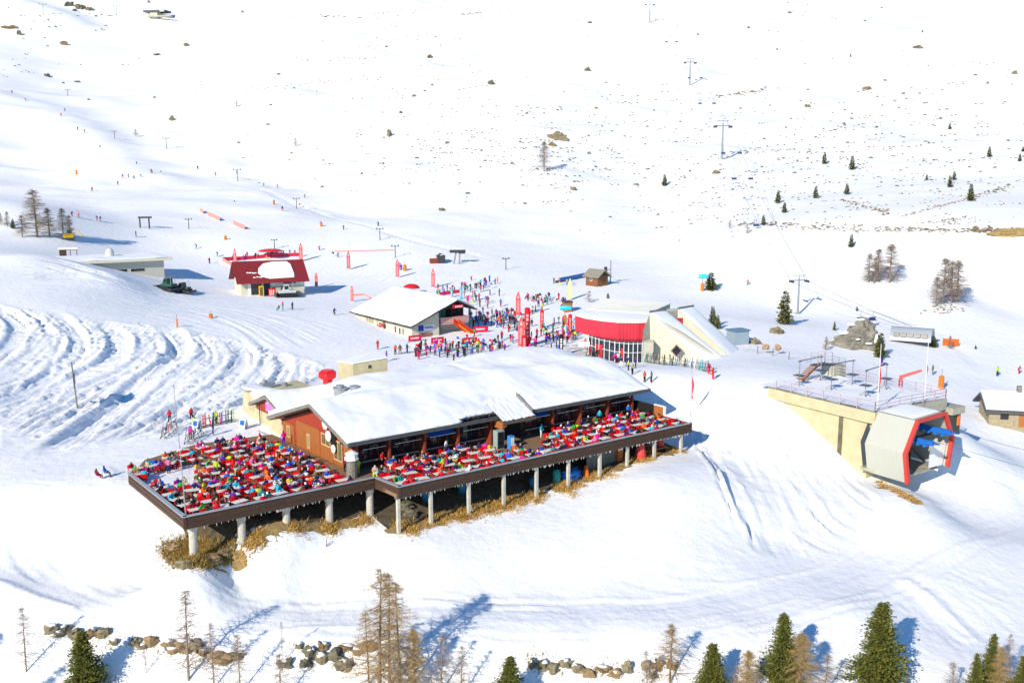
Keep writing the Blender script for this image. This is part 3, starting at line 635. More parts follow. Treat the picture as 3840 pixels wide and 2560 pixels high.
for (s, t, h_, lab) in ((34.3,1.1,2.2,'red cone shaped padding wrapped round a post left of the bench under the terrace'),(38.9,2.6,1.9,'red cone shaped padding hung in blue shade near the last terrace posts')):
    p = RW(s, t); gz = hgt(p[0], p[1])+(.3 if s > 36 else 0); b = MB(); b.tube([(0,0,0),(0,0,.5),(0,0,h_*.8),(0,0,h_)], [.75,.7,.42,.2], 10); b.tube([(0,0,.55),(0,0,.62)], .74, 10); tag(b.build('safety_padding', mat('red_padding', (.62,.06,.05), .6, var=.2, scale=4), None, False, (p[0],p[1],gz)), lab, 'padding')
p = RW(37, 1.6); gz = hgt(p[0], p[1]); bn = empty('timber_bench', (p[0],p[1],gz), RA, 'long timber bench with steel rails under the right end of the terrace', 'bench')
b = MB(); b.box(-2,2.2,-.3,.3,.5,.6); b.build('seat', WOOD_O, bn)
for x in (-1.8, 2.0): MB().box(x-.06, x+.06, -.25, .25, 0, .5).build('leg', WOOD_D, bn)
b = MB()
for z in (1.0, 1.5, 2.0): b.tube([(-2,.4,z),(2.2,.4,z)], .04, 6)
for x in (-2, 0, 2.2): b.tube([(x,.4,0),(x,.4,2.0)], .04, 6)
b.build('backrest', STEEL, bn)
# flagpole at the front left corner, white stove by the gable corner, fridge in the entrance
p = RW(-19.5, 4.55); fp = empty('flagpole', (p[0], p[1], 0), 0, 'tall thin bare flagpole rising from the front left corner of the terrace', 'flagpole')
b = MB(); b.tube([(0,0,0),(-.2,0,6),(-.5,.1,12.6)], [.06,.045,.03], 8); b.build('pole', STEEL, fp); MB().blob((-.5,.1,12.65), .09, 1, 0, 8, 5).build('finial', STEEL, fp)
p = RW(-.9, 7.9); st = empty('stone_stove', (p[0], p[1], 0), RA, 'white topped stone column stove beside the restaurant gable corner', 'stove')
b = MB(); b.cyl(0,0,0,1.9,.62,14,.55); b.build('stone_body', BRICKG, st)
b = MB(); b.cyl(0,0,1.9,2.05,.75,10); b.cyl(0,0,2.05,2.55,.66,8,.6); b.cyl(0,0,2.55,2.9,.75,8,.06); b.build('hood', WHITEP, st)
p = RW(17.6, 7.2); fr = empty('drinks_fridge', (p[0], p[1], 0), RA, 'tall grey green fridge cabinet standing left of the restaurant entrance', 'fridge')
b = MB(); b.box(-.5,.5,-.4,.4,0,2.25); b.build('cabinet', mat('grey_green_enamel', (.30,.38,.36), .4), fr); b = MB(); b.box(-.42,.42,-.43,-.4,.2,2.1); b.build('door', GLASS, fr)
p = RW(18.9, 6.6); fr = empty('ice_chest', (p[0], p[1], 0), RA, 'blue and white upright display cooler right of the grey fridge', 'cooler')
b = MB(); b.box(-.3,.3,-.3,.3,0,1.5); b.build('cabinet', mat('blue_enamel', (.05,.25,.65), .4), fr); b = MB(); b.box(-.22,.22,-.33,-.3,.4,1.35); b.build('front_panel', WHITEP, fr)

# ------------------------------------------------------------------ straw grass, earth and boulders at the foot of the posts
def tufts(name, pts, mats, label=None, nper=60, hh=(.25,.6), spread=.8, lean=.4):
    V = []; Fc = []; I = []
    for (x, y) in pts:
        for k in range(nper):
            px, py = x+random.gauss(0, spread), y+random.gauss(0, spread); z = hgt(px, py)-.03; a = random.uniform(0, 2*PI); h_ = random.uniform(*hh)
            dx, dy = math.cos(a)*random.uniform(.03,.06), math.sin(a)*random.uniform(.03,.06); l_ = random.gauss(0, lean)*h_; l2 = random.gauss(0, lean)*h_-.2*h_
            n = len(V); V += [(px-dx,py-dy,z),(px+dx,py+dy,z),(px+l_,py+l2,z+h_)]; Fc.append((n,n+1,n+2)); I.append(random.randrange(len(mats)))
    o = bpy.data.objects.new(name, new_mesh(name, V, Fc, mats, I)); COL.objects.link(o); tag(o, kind='stuff'); return o
STRAW2 = mat('rust_straw', (.44,.25,.07), .9, var=.4, scale=2)
OLIVE = mat('olive_scrub', (.27,.215,.065), .9, var=.4, scale=2)
gp = []
for k in range(250):
    s = random.uniform(-.5, 41); t = random.gauss(.75, .55)-.2+(.5 if s > 36 else 0)
    if mnoise.noise(Vector((s*.55, 3.3, 0)))+.12 > random.uniform(-.15,.3): gp.append(RW(s, t)[:2])
for k in range(110):
    s = random.uniform(-15.5, -1.2)
    if mnoise.noise(Vector((s*.5, 7.7, 0)))+.15 > random.uniform(-.15,.3): gp.append(RW(s, random.gauss(4.15, .35))[:2])
tufts('dry_grass', gp, [STRAW, STRAW, STRAW2], nper=46, spread=.42, hh=(.2,.55))
def patch(name, pts, r, mat_, dz=.02):
    """a bare patch of ground: a thin sheet laid on the snow surface"""
    V = []; Fc = []
    for (x, y) in pts:
        n = 14; b0 = len(V); rr = r*random.uniform(.6, 1.3); V.append((x, y, hgt(x, y)+dz+.05))
        for k in range(n):
            a = 2*PI*k/n; q = rr*random.uniform(.55, 1.15); px, py = x+q*math.cos(a)*1.4, y+q*math.sin(a); V.append((px, py, hgt(px, py)+dz))
        Fc += [(b0, b0+1+k, b0+1+(k+1) % n) for k in range(n)]
    o = bpy.data.objects.new(name, new_mesh(name, V, Fc, [mat_])); COL.objects.link(o); tag(o, kind='stuff'); return o
patch('bare_earth', [RW(random.uniform(0, 40), random.uniform(.6, 1.6))[:2] for k in range(60)]+[RW(random.uniform(-17.5, -1), random.uniform(4.2, 4.9))[:2] for k in range(26)], .8, EARTH)
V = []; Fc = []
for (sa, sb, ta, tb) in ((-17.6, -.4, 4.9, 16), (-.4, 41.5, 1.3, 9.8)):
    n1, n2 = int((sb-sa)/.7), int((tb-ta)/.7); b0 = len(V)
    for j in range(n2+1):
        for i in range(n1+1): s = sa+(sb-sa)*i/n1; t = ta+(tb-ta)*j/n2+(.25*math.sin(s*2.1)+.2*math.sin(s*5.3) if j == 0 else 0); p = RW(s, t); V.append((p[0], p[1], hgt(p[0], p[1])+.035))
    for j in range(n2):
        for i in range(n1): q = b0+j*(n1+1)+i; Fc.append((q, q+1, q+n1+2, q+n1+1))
o = bpy.data.objects.new('shaded_earth', new_mesh('shaded_earth', V, Fc, [mat('dark_damp_earth', (.10,.078,.05), .95, var=.5, scale=1.5, bump=.5)])); COL.objects.link(o); tag(o, kind='structure')  # earth sheet under the deck, its colour darkened to stand for the shade
ROCKM = mat('grey_lichen_rock', (.30,.255,.155), .9, col2=(.12,.10,.065), scale=1.6, bump=.6, bscale=3)
ROCKW = mat('warm_brown_rock', (.36,.25,.13), .9, col2=(.17,.12,.065), scale=1.4, bump=.6, bscale=3)
ROCKG = mat('olive_grey_rock', (.21,.19,.125), .9, col2=(.075,.07,.05), scale=1.4, bump=.6, bscale=3)
FARROCK = mat('far_grey_rock', (.16,.15,.145), .9, var=.4, scale=.6)
k = 0
for (u, v, sx, lab) in ((405,1262,.95,'scrub covered brown boulder left of the corner pillar below the terrace'),(425,1298,.9,'low brown boulder at the foot of the terrace corner'),(482,1288,1.15,'broad olive mossy boulder right of the corner pillar'),(512,1275,.8,'small olive boulder at the right of the mossy heap'),(455,1262,.8,'tan boulder tucked against the terrace corner pillar')):
    p = G(u, v); k += 1; tag(MB().blob((0,0,.1), (sx,sx*.8,sx*.42), k, .35, 16, 10).build('boulder', ROCKW if k % 2 else ROCKM, None, False, p), lab, 'boulder')
tufts('scrub', [(G(random.gauss(448,30), random.gauss(1278,12)))[:2] for k in range(110)], [STRAW2, OLIVE, OLIVE, STRAW], nper=70, spread=.4, hh=(.25,.75))
for (u, v, lab) in ((930,1160,'loose grey boulder under the terrace just right of the first square post'),(945,1175,'flat grey stone in the straw under the terrace step')):
    p = G(u, v+10); k += 1; tag(MB().blob((0,0,.2), (.8,.6,.5), k, .4, 12, 8).build('boulder', ROCKG, None, False, p), lab, 'boulder')
# ------------------------------------------------------------------ gondola station on its concrete block
GA = math.atan2(gg[1], gg[0])
def on_g(u, v, g):
    p0 = unp(u, v, 0.); d = unp(u, v, 1.)-p0
    k = (g-float((p0[:2]-GF)@gg))/float(d[:2]@gg); p = p0+k*d
    return float((p[:2]-GF)@gh), float(p[2])
gon = empty('gondola_station', (GF[0], GF[1], 0), GA, 'concrete gondola station with a snowy railed roof deck and a red rimmed tunnel mouth', 'cable car station')
GW_ = 14.2
b = MB(); b.box(-GLEN-4, -1.1, .5, GW_-.6, -9, 1.62); b.build('wall', CONC_Y, gon)
gs, _z = on_h(1931, 990, .5)
b = MB(); b.box(gs-.28, gs+.28, .38, .5, -7, 1.6); b.build('recess_strip', mat('recess_dark_concrete', (.13,.11,.07), .9, var=.4, scale=1.5), gon)  # wall recess drawn as a raised strip, its darkness put into the colour
b = MB(); b.hexa([(-GLEN-.9,0,1.6),(0,0,1.6),(0,.5,1.6),(-GLEN-.9,.5,1.6),(-GLEN-.9,0,2.98),(0,0,2.98),(0,.5,2.98),(-GLEN-.9,.5,2.98)]); b.build('edge_beam', CONC_Y, gon)
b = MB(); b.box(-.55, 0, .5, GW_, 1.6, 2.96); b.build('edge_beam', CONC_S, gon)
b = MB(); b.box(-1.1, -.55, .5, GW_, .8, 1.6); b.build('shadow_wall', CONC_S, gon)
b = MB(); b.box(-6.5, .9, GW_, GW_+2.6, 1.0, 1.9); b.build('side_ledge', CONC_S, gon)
b = MB(); b.box(-6, .5, GW_, GW_+2.3, -6, 1.0); b.build('side_wall', STEEL_D, gon)
b = MB(); b.box(-.2, .62, GW_+1.6, GW_+2.2, -.6, .8); b.build('orange_locker', mat('orange_paint', (.8,.2,.02), .5), gon)
b = MB(); b.box(-5, -.5, GW_+.3, GW_+1.6, 1.9, 2.05); b.build('blue_cover', mat('pale_blue_sheet', (.05,.35,.6), .5), gon)
V = []; Fc = []
for j in range(13):
    for i in range(17):
        x = -GLEN-3+(GLEN+2.4)*i/16; y = .5+(GW_-.5)*j/12; V.append((x, y, 3.0+.14*mnoise.noise(Vector((x*.4, y*.4, 0)))+.05))
for j in range(12):
    for i in range(16): Fc.append((j*17+i, j*17+i+1, (j+1)*17+i+1, (j+1)*17+i))
o = bpy.data.objects.new('deck_snow', new_mesh('deck_snow', V, Fc, [ROOFSNOW], None, True)); COL.objects.link(o); o.parent = gon
RUSTR = mat('pale_rusty_rail', (.50,.40,.45), .6, metal=.2, var=.2, scale=3)
def fence_run(pts, parent, name, n, hh=1.25, mat_=RUSTR, r=.05, mid=3):
    m_ = MB(); pts = [Vector(p) for p in pts]
    for k in range(len(pts)-1):
        a, c = pts[k], pts[k+1]; L_ = (c-a).length; q = max(1, int(L_/n))
        for i in range(q+1):
            p = a+(c-a)*(i/q); m_.box(p.x-r, p.x+r, p.y-r, p.y+r, p.z, p.z+hh)
        for j in range(1, mid+1):
            z = hh*j/mid; m_.tube([a+Vector((0,0,z)), c+Vector((0,0,z))], r*.8, 5)
    return m_.build(name, mat_, parent)
fence_run([(-GLEN+.3,.2,3),(-.2,.2,3)], gon, 'railing', 2.35); fence_run([(-.2,.2,3),(-.2,GW_-.1,3)], gon, 'railing', 2.0); fence_run([(-.2,GW_-.1,3),(-9,GW_-.1,3)], gon, 'railing', 2.2); fence_run([(-GLEN-1,GW_-.3,3.1),(-9.3,GW_-.2,3.1)], gon, 'railing', 2.2)
# tunnel mouth
GM = 5.4
MO = [on_g(u, v, GM) for u, v in ((2080,1043),(2109,967),(2173.6,948),(2189.7,1006),(2178.4,1072),(2085,1110))]
(hL, zL), (hTL, zTL), (hTR, zTR), (hR, zR), (hBR, zBR), (hBL, zBL) = MO
prof = [(hL, zL), (hTL, zTL), (hTR, zTR), (hR, zR), (hBR, zBR), (hBL, zBL)]
cx_ = sum(p[0] for p in prof)/6; cz_ = sum(p[1] for p in prof)/6
def ring(k, g): return [(g, cx_+(h-cx_)*k, cz_+(z-cz_)*k) for h, z in prof]
SHELL = mat('pale_shell_panels', (.47,.475,.41), .5, var=.05, scale=1.2, stretch=(8,1,.3))
b = MB(); b.add(ring(1.0, -.2)+ring(1.0, GM-.3), [(i, (i+1) % 6, 6+(i+1) % 6, 6+i) for i in (0,1,2,3,5)])
b.add(ring(.965, -.2)+ring(.965, GM-.3), [(i, 6+i, 6+(i+1) % 6, (i+1) % 6) for i in (0,1,2,3,5)]); b.build('tunnel_shell', SHELL, gon)
b = MB(); R1, R0 = ring(1.03, GM-.32), ring(.93, GM-.32); R3_, R2 = ring(1.03, GM+.12), ring(.93, GM+.12)
for i in (0,1,2,3,5):
    j = (i+1) % 6; b.add([R1[i],R1[j],R0[j],R0[i],R3_[i],R3_[j],R2[j],R2[i]], [(3,2,1,0),(4,5,6,7),(0,1,5,4),(1,2,6,5),(2,3,7,6),(3,0,4,7)])
b.build('mouth_rim', mat('coral_red_rim', (.58,.055,.04), .5), gon)
b = MB(); T_ = ring(1.005, 0); a_, c_ = T_[1], T_[2]; V = []; Fc = []
for j in range(7):
    for i in range(9):
        f, g_ = .02+.96*j/6, i/8; e = min(1, min(f, 1-f)*5, min(g_, 1-g_)*8); V.append((-.2+(GM-.6)*g_, a_[1]+(c_[1]-a_[1])*f, a_[2]+(c_[2]-a_[2])*f+.03+.16*math.sqrt(max(0, e))))
for j in range(6):
    for i in range(8): Fc.append((j*9+i, j*9+i+1, (j+1)*9+i+1, (j+1)*9+i))
b.add(V, Fc); b.build('shell_snow', ROOFSNOW, gon, True)
b = MB(); q = ring(.95, -1.0); b.add(q, [(0,1,2,3,4,5)]); b.build('tunnel_end_wall', mat('grey_blue_sheet', (.12,.145,.17), .6, var=.2, scale=1, stretch=(1,8,1)), gon)
b = MB(); b.hexa([(-1,hL+.4,zBL+.1),(GM-1,hBL+.5,zBL+.3),(GM-1,hBR-.5,zBL+.4),(-1,hR-.4,zBL+.1),(-1,hL+.4,zBL+.5),(GM-1,hBL+.5,zBL+.5),(GM-1,hBR-.5,zBL+.6),(-1,hR-.4,zBL+.5)]); b.build('platform', CONC_S, gon)
b = MB()
b.tube([(2.5,hL+.6,zL+.2),(2.5,hR-.3,zR)], .16, 6); b.tube([(2.5,hL+.8,zL),(2.5,cx_,zBL+.7)], .13, 6); b.tube([(2.5,cx_,zL),(2.5,hR-1,zBL+.7)], .13, 6); b.tube([(2.5,hTL+.4,zTL-.8),(2.5,cx_,zL)], .13, 6); b.tube([(2.5,hTR-.3,zTR-.8),(2.5,cx_,zL)], .13, 6); b.tube([(2.5,cx_+.4,zBL+.5),(2.5,cx_+.4,zTL-.4)], .15, 6)
b.build('inner_frame', STEEL_D, gon)
b = MB(); b.add([(GM-.6,cx_+.9,zBR+.2),(GM-.6,hBR-.35,zBR+.2),(GM-.6,hR-.35,zR-.5),(GM-.6,cx_+.9,zL-.2)], [(0,1,2,3)]); b.add([(GM-.66,cx_+.9,zBR+.2),(GM-.66,hBR-.35,zBR+.2),(GM-.66,hR-.35,zR-.5),(GM-.66,cx_+.9,zL-.2)], [(3,2,1,0)]); b.build('white_side_panel', WHITEP, gon)
BLUEM = mat('bright_blue_machinery', (.015,.15,.52), .45)
for (h0, z0_) in ((cx_-1.6, zL+1.15), (cx_+1.7, zR+1.35)):
    b = MB(); b.box(.5, GM+1.4, h0-.22, h0+.22, z0_-.28, z0_+.28)
    for k in range(6): b.tube([(1.2+k*.95, h0-.42, z0_-.32),(1.2+k*.95, h0+.42, z0_-.32)], .26, 8)
    b.hexa([(GM+.4,h0-.7,z0_-.1),(GM+2.2,h0-.15,z0_),(GM+2.2,h0+.15,z0_),(GM+.4,h0+.7,z0_-.1),(GM+.4,h0-.7,z0_+.06),(GM+2.2,h0-.15,z0_+.1),(GM+2.2,h0+.15,z0_+.1),(GM+.4,h0+.7,z0_+.06)]); b.build('drive_frame', BLUEM, gon)
b = MB(); b.tube([(1.8,cx_+.2,zTL-1.75),(1.8,cx_+.2,zTL-1.55)], 1.7, 18); b.build('bull_wheel', BLUEM, gon)
# deck frames, stairs, poles
DK = mat('dark_blue_grey_plate', (.08,.09,.14), .5)
for n_, (pa, pb, lab) in enumerate((((1835,884),(1884,872),'steel goal shaped frame with two dark square plates nearest the deck stairs'),((1909,893),(1957,882),'steel goal shaped frame with square plates in the middle of the snowy deck'),((1987,908),(2034,892),'steel goal shaped frame with square plates nearest the front deck corner'))):
    A_ = unp(*pa, GZ+.1); B_ = unp(*pb, GZ+.1); fr = empty('steel_gantry', tuple(A_), math.atan2(B_[1]-A_[1], B_[0]-A_[0]), lab, 'steel frame', 'steel frames on the concrete deck'); L_ = float(np.linalg.norm(B_-A_))
    for x in (0, L_):
        b = MB(); b.tube([(x,0,0),(x,0,3.25)], .07, 6); b.build('post', STEEL, fr)
        b = MB(); b.box(x-.62,x+.62,-.62,.62,1.28,1.38); b.box(x-.3,x+.3,-.12,.12,3.2,3.28); b.build('square_plate', DK, fr)
        b = MB()
        for a in range(4): c_, s_ = math.cos(a*PI/2+.5), math.sin(a*PI/2+.5); b.tube([(x,0,.5),(x+.7*c_,.7*s_,.02)], .045, 5)
        b.build('foot', STEEL, fr)
    b = MB(); b.tube([(-.3,0,3.28),(L_+.3,0,3.28)], .06, 6); b.build('top_beam', STEEL_D, fr)
A_ = unp(1872, 868, GZ); sta = empty('deck_stairs', tuple(A_), GA+PI/2, 'brown stairway with railed landing at the back of the concrete deck', 'stairs')
b = MB()
for k in range(8): b.box(-3.2+k*.36, -2.8+k*.36, -.6, .6, .2+k*.21, .28+k*.21)
b.hexa([(-3.3,-.7,0),(-.3,-.7,1.7),(-.3,-.6,1.7),(-3.3,-.6,0),(-3.3,-.7,.3),(-.3,-.7,2.0),(-.3,-.6,2.0),(-3.3,-.6,.3)]); b.build('flight', mat('rusty_brown_tread', (.34,.12,.035), .7, var=.3), sta)
b = MB(); b.box(-.3,2.6,-.7,.7,1.78,1.9); b.build('landing', STEEL_D, sta)
b = MB(); b.box(2.7,5.2,-1,1.2,-.3,1.5); b.build('concrete_block', CONC_S, sta)
fence_run([(-.3,-.65,1.9),(2.6,-.65,1.9),(2.6,.65,1.9),(-.3,.65,1.9)], sta, 'railing', 1.2, 1.6, RUSTR, .03)
fence_run([(2.6,-.65,1.9),(5.2,-.9,1.2)], sta, 'railing', 1.0, 1.1, STEEL, .03)
REDF = mat('red_flag_cloth', (.62,.05,.05), .7); FLAGW = mat('white_flag_cloth', (.8,.8,.78), .7)
def flagpole(u, v, z, h_, lab, fl=None, r=.045):
    A_ = unp(u, v, z) if z is not None else np.array(G(u, v)); f_ = empty('flagpole', tuple(A_), 0, lab, 'flagpole', 'poles around the piste')
    MB().tube([(0,0,-.3),(0,0,h_)], [r,r*.6], 7).build('pole', WHITEP if z is not None else STEEL, f_); MB().blob((0,0,h_+.05), r*1.3, 2, 0, 6, 4).build('finial', STEEL, f_)
    if fl:
        z1, z0_, w_ = fl; b = MB(); n_ = 8
        V = []; Fc = []
        for k in range(n_+1):
            f = k/n_; V += [(.05,0,z1+(z0_-z1)*f),(.05+w_*(.5+.6*f)*(.6+.4*math.sin(f*6)),.12*math.sin(f*7),z1+(z0_-z1)*(f*.8+.15))]
        for k in range(n_): Fc.append((2*k,2*k+1,2*k+3,2*k+2))
        b.add(V, Fc); b.build('flag', REDF, f_)
flagpole(2013.6, 958.6, 2.0, 9.0, 'white flagpole with limp red flag at the front corner of the concrete deck', (6.4, 3.0, .35))
flagpole(2123, 924, 2.2, 8.4, 'white flagpole with a small red flag at the right corner of the concrete deck', (5.0, 3.6, .3))
flagpole(1586.5, 958, None, 6.6, 'thin pole with long red flag standing in the snow right of the restaurant', (5.6, 2.4, .45), .04)
A_ = unp(2068, 888, GZ+.1); br_ = empty('barrier_arm', tuple(A_), .3, 'red and white barrier arm at the right end of the concrete deck', 'barrier')
MB().box(-.2,.2,-.2,.2,0,1.1).build('post', REDF, br_); MB().hexa([(-.2,-.12,1.1),(3.2,-.12,1.9),(3.2,.12,1.9),(-.2,.12,1.1),(-.2,-.12,1.5),(3.2,-.12,2.15),(3.2,.12,2.15),(-.2,.12,1.5)]).build('arm', mat('faded_red_cloth', (.75,.16,.13), .7), br_)
for k, (h0, z0_, lab) in enumerate(((cx_-1.6, zL+1.45,'lower steel cable running from the station tunnel to the right'),(cx_+1.7, zR+1.75,'upper steel cable running from the station tunnel to the right'))):
    p0 = Vector(GW(GM+1, h0, z0_)); d_ = Vector((.86, -.46, -.16)); b = MB(); b.tube([p0, p0+d_*30+Vector((0,0,-.6)), p0+d_*60], .022, 5); tag(b.build('haul_cable', STEEL_D), lab, 'cable')
p = [G(2020+q_*4.2, 1112+q_*1.9+random.uniform(-4,6)) for q_ in range(22)]
patch('bare_earth', [q[:2] for q in p], .6, EARTH); tufts('dry_grass', [q[:2] for q in p], [STRAW, STRAW, STRAW2], nper=30, spread=.4, hh=(.15,.45))

# ------------------------------------------------------------------ white ski school house
p = unp(946.5, 784, 1.3); SKR = rad(35); sk = empty('ski_school_house', tuple(p), SKR, 'cream chalet with big snowy roof, red outside stairs and balcony beside the busy plaza', 'chalet')
H1, HP, H2, WX, PX, LY = 2.95, 6.75, 5.15, 12.4, 9.0, 23.0
def skz(x): return H1+.1+(HP-H1)*(x/PX) if x < PX else HP+.1-(HP-H2)*((x-PX)/(WX-PX))
b = MB(); b.prism([(0,0),(5.7,0),(5.7,LY),(0,LY)], -2, [H1,skz(5.7)-.15,skz(5.7)-.15,H1]); b.build('wall', CREAM, sk)
b = MB(); b.prism([(5.7,2.2),(PX,2.2),(WX,2.2),(WX,LY),(PX,LY),(5.7,LY)], -2, [skz(5.7)-.2,skz(PX)-.3,skz(WX)-.2,skz(WX)-.2,skz(PX)-.3,skz(5.7)-.2]); b.build('back_wall', mat('brown_chalet_boards', (.12,.07,.045), .7, var=.3, scale=4, stretch=(8,8,.6)), sk)
b = MB(); b.box(5.72, WX, 2.05, 2.19, -1, 2.5); b.build('lower_wall', CONC, sk)
b = MB()
for x0, x1 in ((-.9, PX), (PX, WX+.9)):
    za, zb = (H1+.1-.9*.41, HP+.1) if x0 < 0 else (HP+.1, H2+.1-.9*.45)
    b.hexa([(x0,-1.3,za-.02),(x1,-1.3,zb-.02),(x1,LY+.6,zb-.02),(x0,LY+.6,za-.02),(x0,-1.3,za+.2),(x1,-1.3,zb+.2),(x1,LY+.6,zb+.2),(x0,LY+.6,za+.2)])
b.build('roof', mat('dark_roof_edge', (.05,.045,.04), .7), sk)
V = []; Fc = []; nx, ny = 28, 30
for j in range(ny+1):
    for i in range(nx+1):
        x = -.85+(WX+1.7)*i/nx; y = -1.2+(LY+1.7)*j/ny; e = min(1, (x+.85)/.7, (WX+.85-x)/.7, (y+1.2)/.7, (LY+.5-y)/.7)
        V.append((x, y, skz(x)+.22+.42*math.sqrt(max(0, e))*1+.10*mnoise.noise(Vector((x*.3, y*.3, 9)))))
for j in range(ny):
    for i in range(nx): Fc.append((j*(nx+1)+i, j*(nx+1)+i+1, (j+1)*(nx+1)+i+1, (j+1)*(nx+1)+i))
o = bpy.data.objects.new('roof_snow', new_mesh('roof_snow', V, Fc, [ROOFSNOW], None, True)); COL.objects.link(o); o.parent = sk
SHUT = mat('ochre_glass', (.34,.29,.13), .3)
for (y0, y1, z0, z1) in ((15.0,15.8,.9,2.5),(16.1,16.9,.9,2.5),(17.2,18.0,.9,2.5),(4.2,4.7,.1,1.9),(5.9,6.4,.2,2.0),(3.0,3.4,.9,1.9)):
    fo = MB().box(-.05,-.005,y0-.1,y1+.1,z0-.1,z1+.1).build('window', CREAM, sk); MB().box(-.07,-.05,y0,y1,z0,z1).build('pane', SHUT if y0 > 10 else GLASS, fo)
MB().box(-.06,-.005,10.2,11.0,.1,2.4).build('door', mat('brown_door', (.20,.13,.06), .6), sk)
MB().tube([(-.1,13.4,-.5),(-.1,13.4,2.7)], .06, 6).build('downpipe', mat('copper', (.4,.3,.12), .5), sk)
MB().box(5.9,8.3,2.1,2.18,2.75,5.0).build('green_curtain', mat('green_cloth', (.01,.20,.14), .6), sk)
MB().box(8.5,9.5,2.06,2.18,2.7,4.9).build('upper_door', BLACKM, sk)
fo = MB().box(9.9,12.1,2.1,2.18,3.5,4.9).build('window', STEEL_D, sk); MB().box(10,12,2.06,2.1,3.6,4.8).build('pane', GLASS, fo)
MB().box(1.3,4.6,-.06,-.01,1.75,2.75).build('wall_sign', mat('white_sign', (.75,.77,.8), .5), sk)
MB().box(1.3,2.4,-.09,-.06,1.75,2.75).build('sign_emblem', mat('deep_blue_sign', (.01,.05,.42), .5), sk)
b = MB()
for k in range(9): b.box(2.65+k*.2, 2.78+k*.2, -.085,-.06, 2.1, 2.1+(.3 if k % 3 else .42))
b.build('sign_lettering', mat('deep_blue_sign', (.01,.05,.42), .5), sk)
fo = MB().box(1.4,4.3,-.06,-.01,.1,1.35).build('window', STEEL, sk); MB().box(1.55,4.15,-.08,-.06,.2,1.25).build('pane', mat('red_brown_display', (.32,.12,.09), .4, var=.6, scale=2.5), fo)
b = MB(); b.box(5.72,WX,-.1,2.1,2.5,2.68); b.build('balcony_floor', CONC, sk)
b = MB()
for k in range(20): x = 5.8+k*.33; b.box(x, x+.27, -.12, -.06, 2.75, 3.7)
b.box(5.75,WX,-.16,-.02,3.7,3.8); b.build('balcony_railing', mat('pinkish_white_boards', (.72,.38,.33), .7), sk)
for x in (5.85, WX-.15): MB().box(x-.1,x+.1,-.15,.1,-2,H2-.1 if x > 8 else skz(5.7)-.2).build('post', STEEL_D, sk)
b = MB()
for k in range(14): x = 8.8+k*.33; z = 2.6-k*.24; b.box(x, x+.36, -1.9, -.2, z-.08, z)
for y in (-1.95, -.15):
    b.hexa([(8.7,y-.05,2.45),(13.4,y-.05,-.9),(13.4,y+.05,-.9),(8.7,y+.05,2.45),(8.7,y-.05,3.55),(13.4,y-.05,.2),(13.4,y+.05,.2),(8.7,y+.05,3.55)])
b.build('outside_stairs', mat('orange_red_stairs', (.72,.05,.015), .5), sk)
b = MB(); b.hexa([(8.7,-2.03,2.4),(13.4,-2.03,-.95),(13.4,-2.0,-.95),(8.7,-2.0,2.4),(8.7,-2.03,2.6),(13.4,-2.03,-.75),(13.4,-2.0,-.75),(8.7,-2.0,2.6)]); b.build('stair_stringer', mat('yellow_paint', (.85,.55,.02), .5), sk)
MB().box(7.9,10.1,-1.42,-1.32,5.55,6.15).build('ridge_sign', mat('crimson_sign', (.72,.01,.05), .45), sk)
b = MB()
for k in range(7): b.box(8.35+k*.23, 8.5+k*.23, -1.45,-1.42, 5.72, 5.98)
b.build('sign_lettering', WHITEP, sk)
p = sk.matrix_world
def loc_of(root, x, y, z):
    c_, s_ = math.cos(root.rotation_euler[2]), math.sin(root.rotation_euler[2]); l_ = root.location
    return (l_[0]+x*c_-y*s_, l_[1]+x*s_+y*c_, l_[2]+z)
q = loc_of(sk, -.9, 10.6, 0); q = (q[0], q[1], hgt(q[0], q[1])); bn = empty('red_bench', q, SKR+PI/2, 'red slatted bench standing at the door of the cream chalet', 'bench')
MB().box(-1,1,-.25,.25,.38,.5).build('seat', REDP, bn); MB().box(-1,1,-.3,-.22,.6,.95).build('backrest', REDP, bn)
for x in (-.8,.8): MB().box(x-.06,x+.06,-.25,.2,-.1,.38).build('leg', WHITEP, bn)
SIGNR = mat('crimson_sign', (.72,.01,.05), .45)
for (u, v, w_, rz, lab) in ((953,785,2.6,35,'red banner board leaning on the front corner of the cream chalet'),(1005,790,2.6,35,'red banner board in front of the chalet ground floor wall'),(1105,764,2.8,20,'red banner board right of the chalet stairs, in the shade'),(1080,790,2.6,20,'red banner board at the foot of the red stairs')):
    q = G(u, v); bb = empty('banner_board', q, rad(rz), lab, 'banner', 'red banner boards at the chalet'); MB().box(-w_/2,w_/2,-.04,.04,.15,1.15).build('panel', SIGNR, bb)
    b = MB()
    for k in range(8): b.box(-w_/2+.4+k*.22, -w_/2+.55+k*.22, -.06,-.04, .5, .8)
    b.build('lettering', WHITEP, bb)
    for x in (-w_/2+.1, w_/2-.1): MB().box(x-.04,x+.04,-.05,.3,0,.2).build('foot', STEEL, bb)

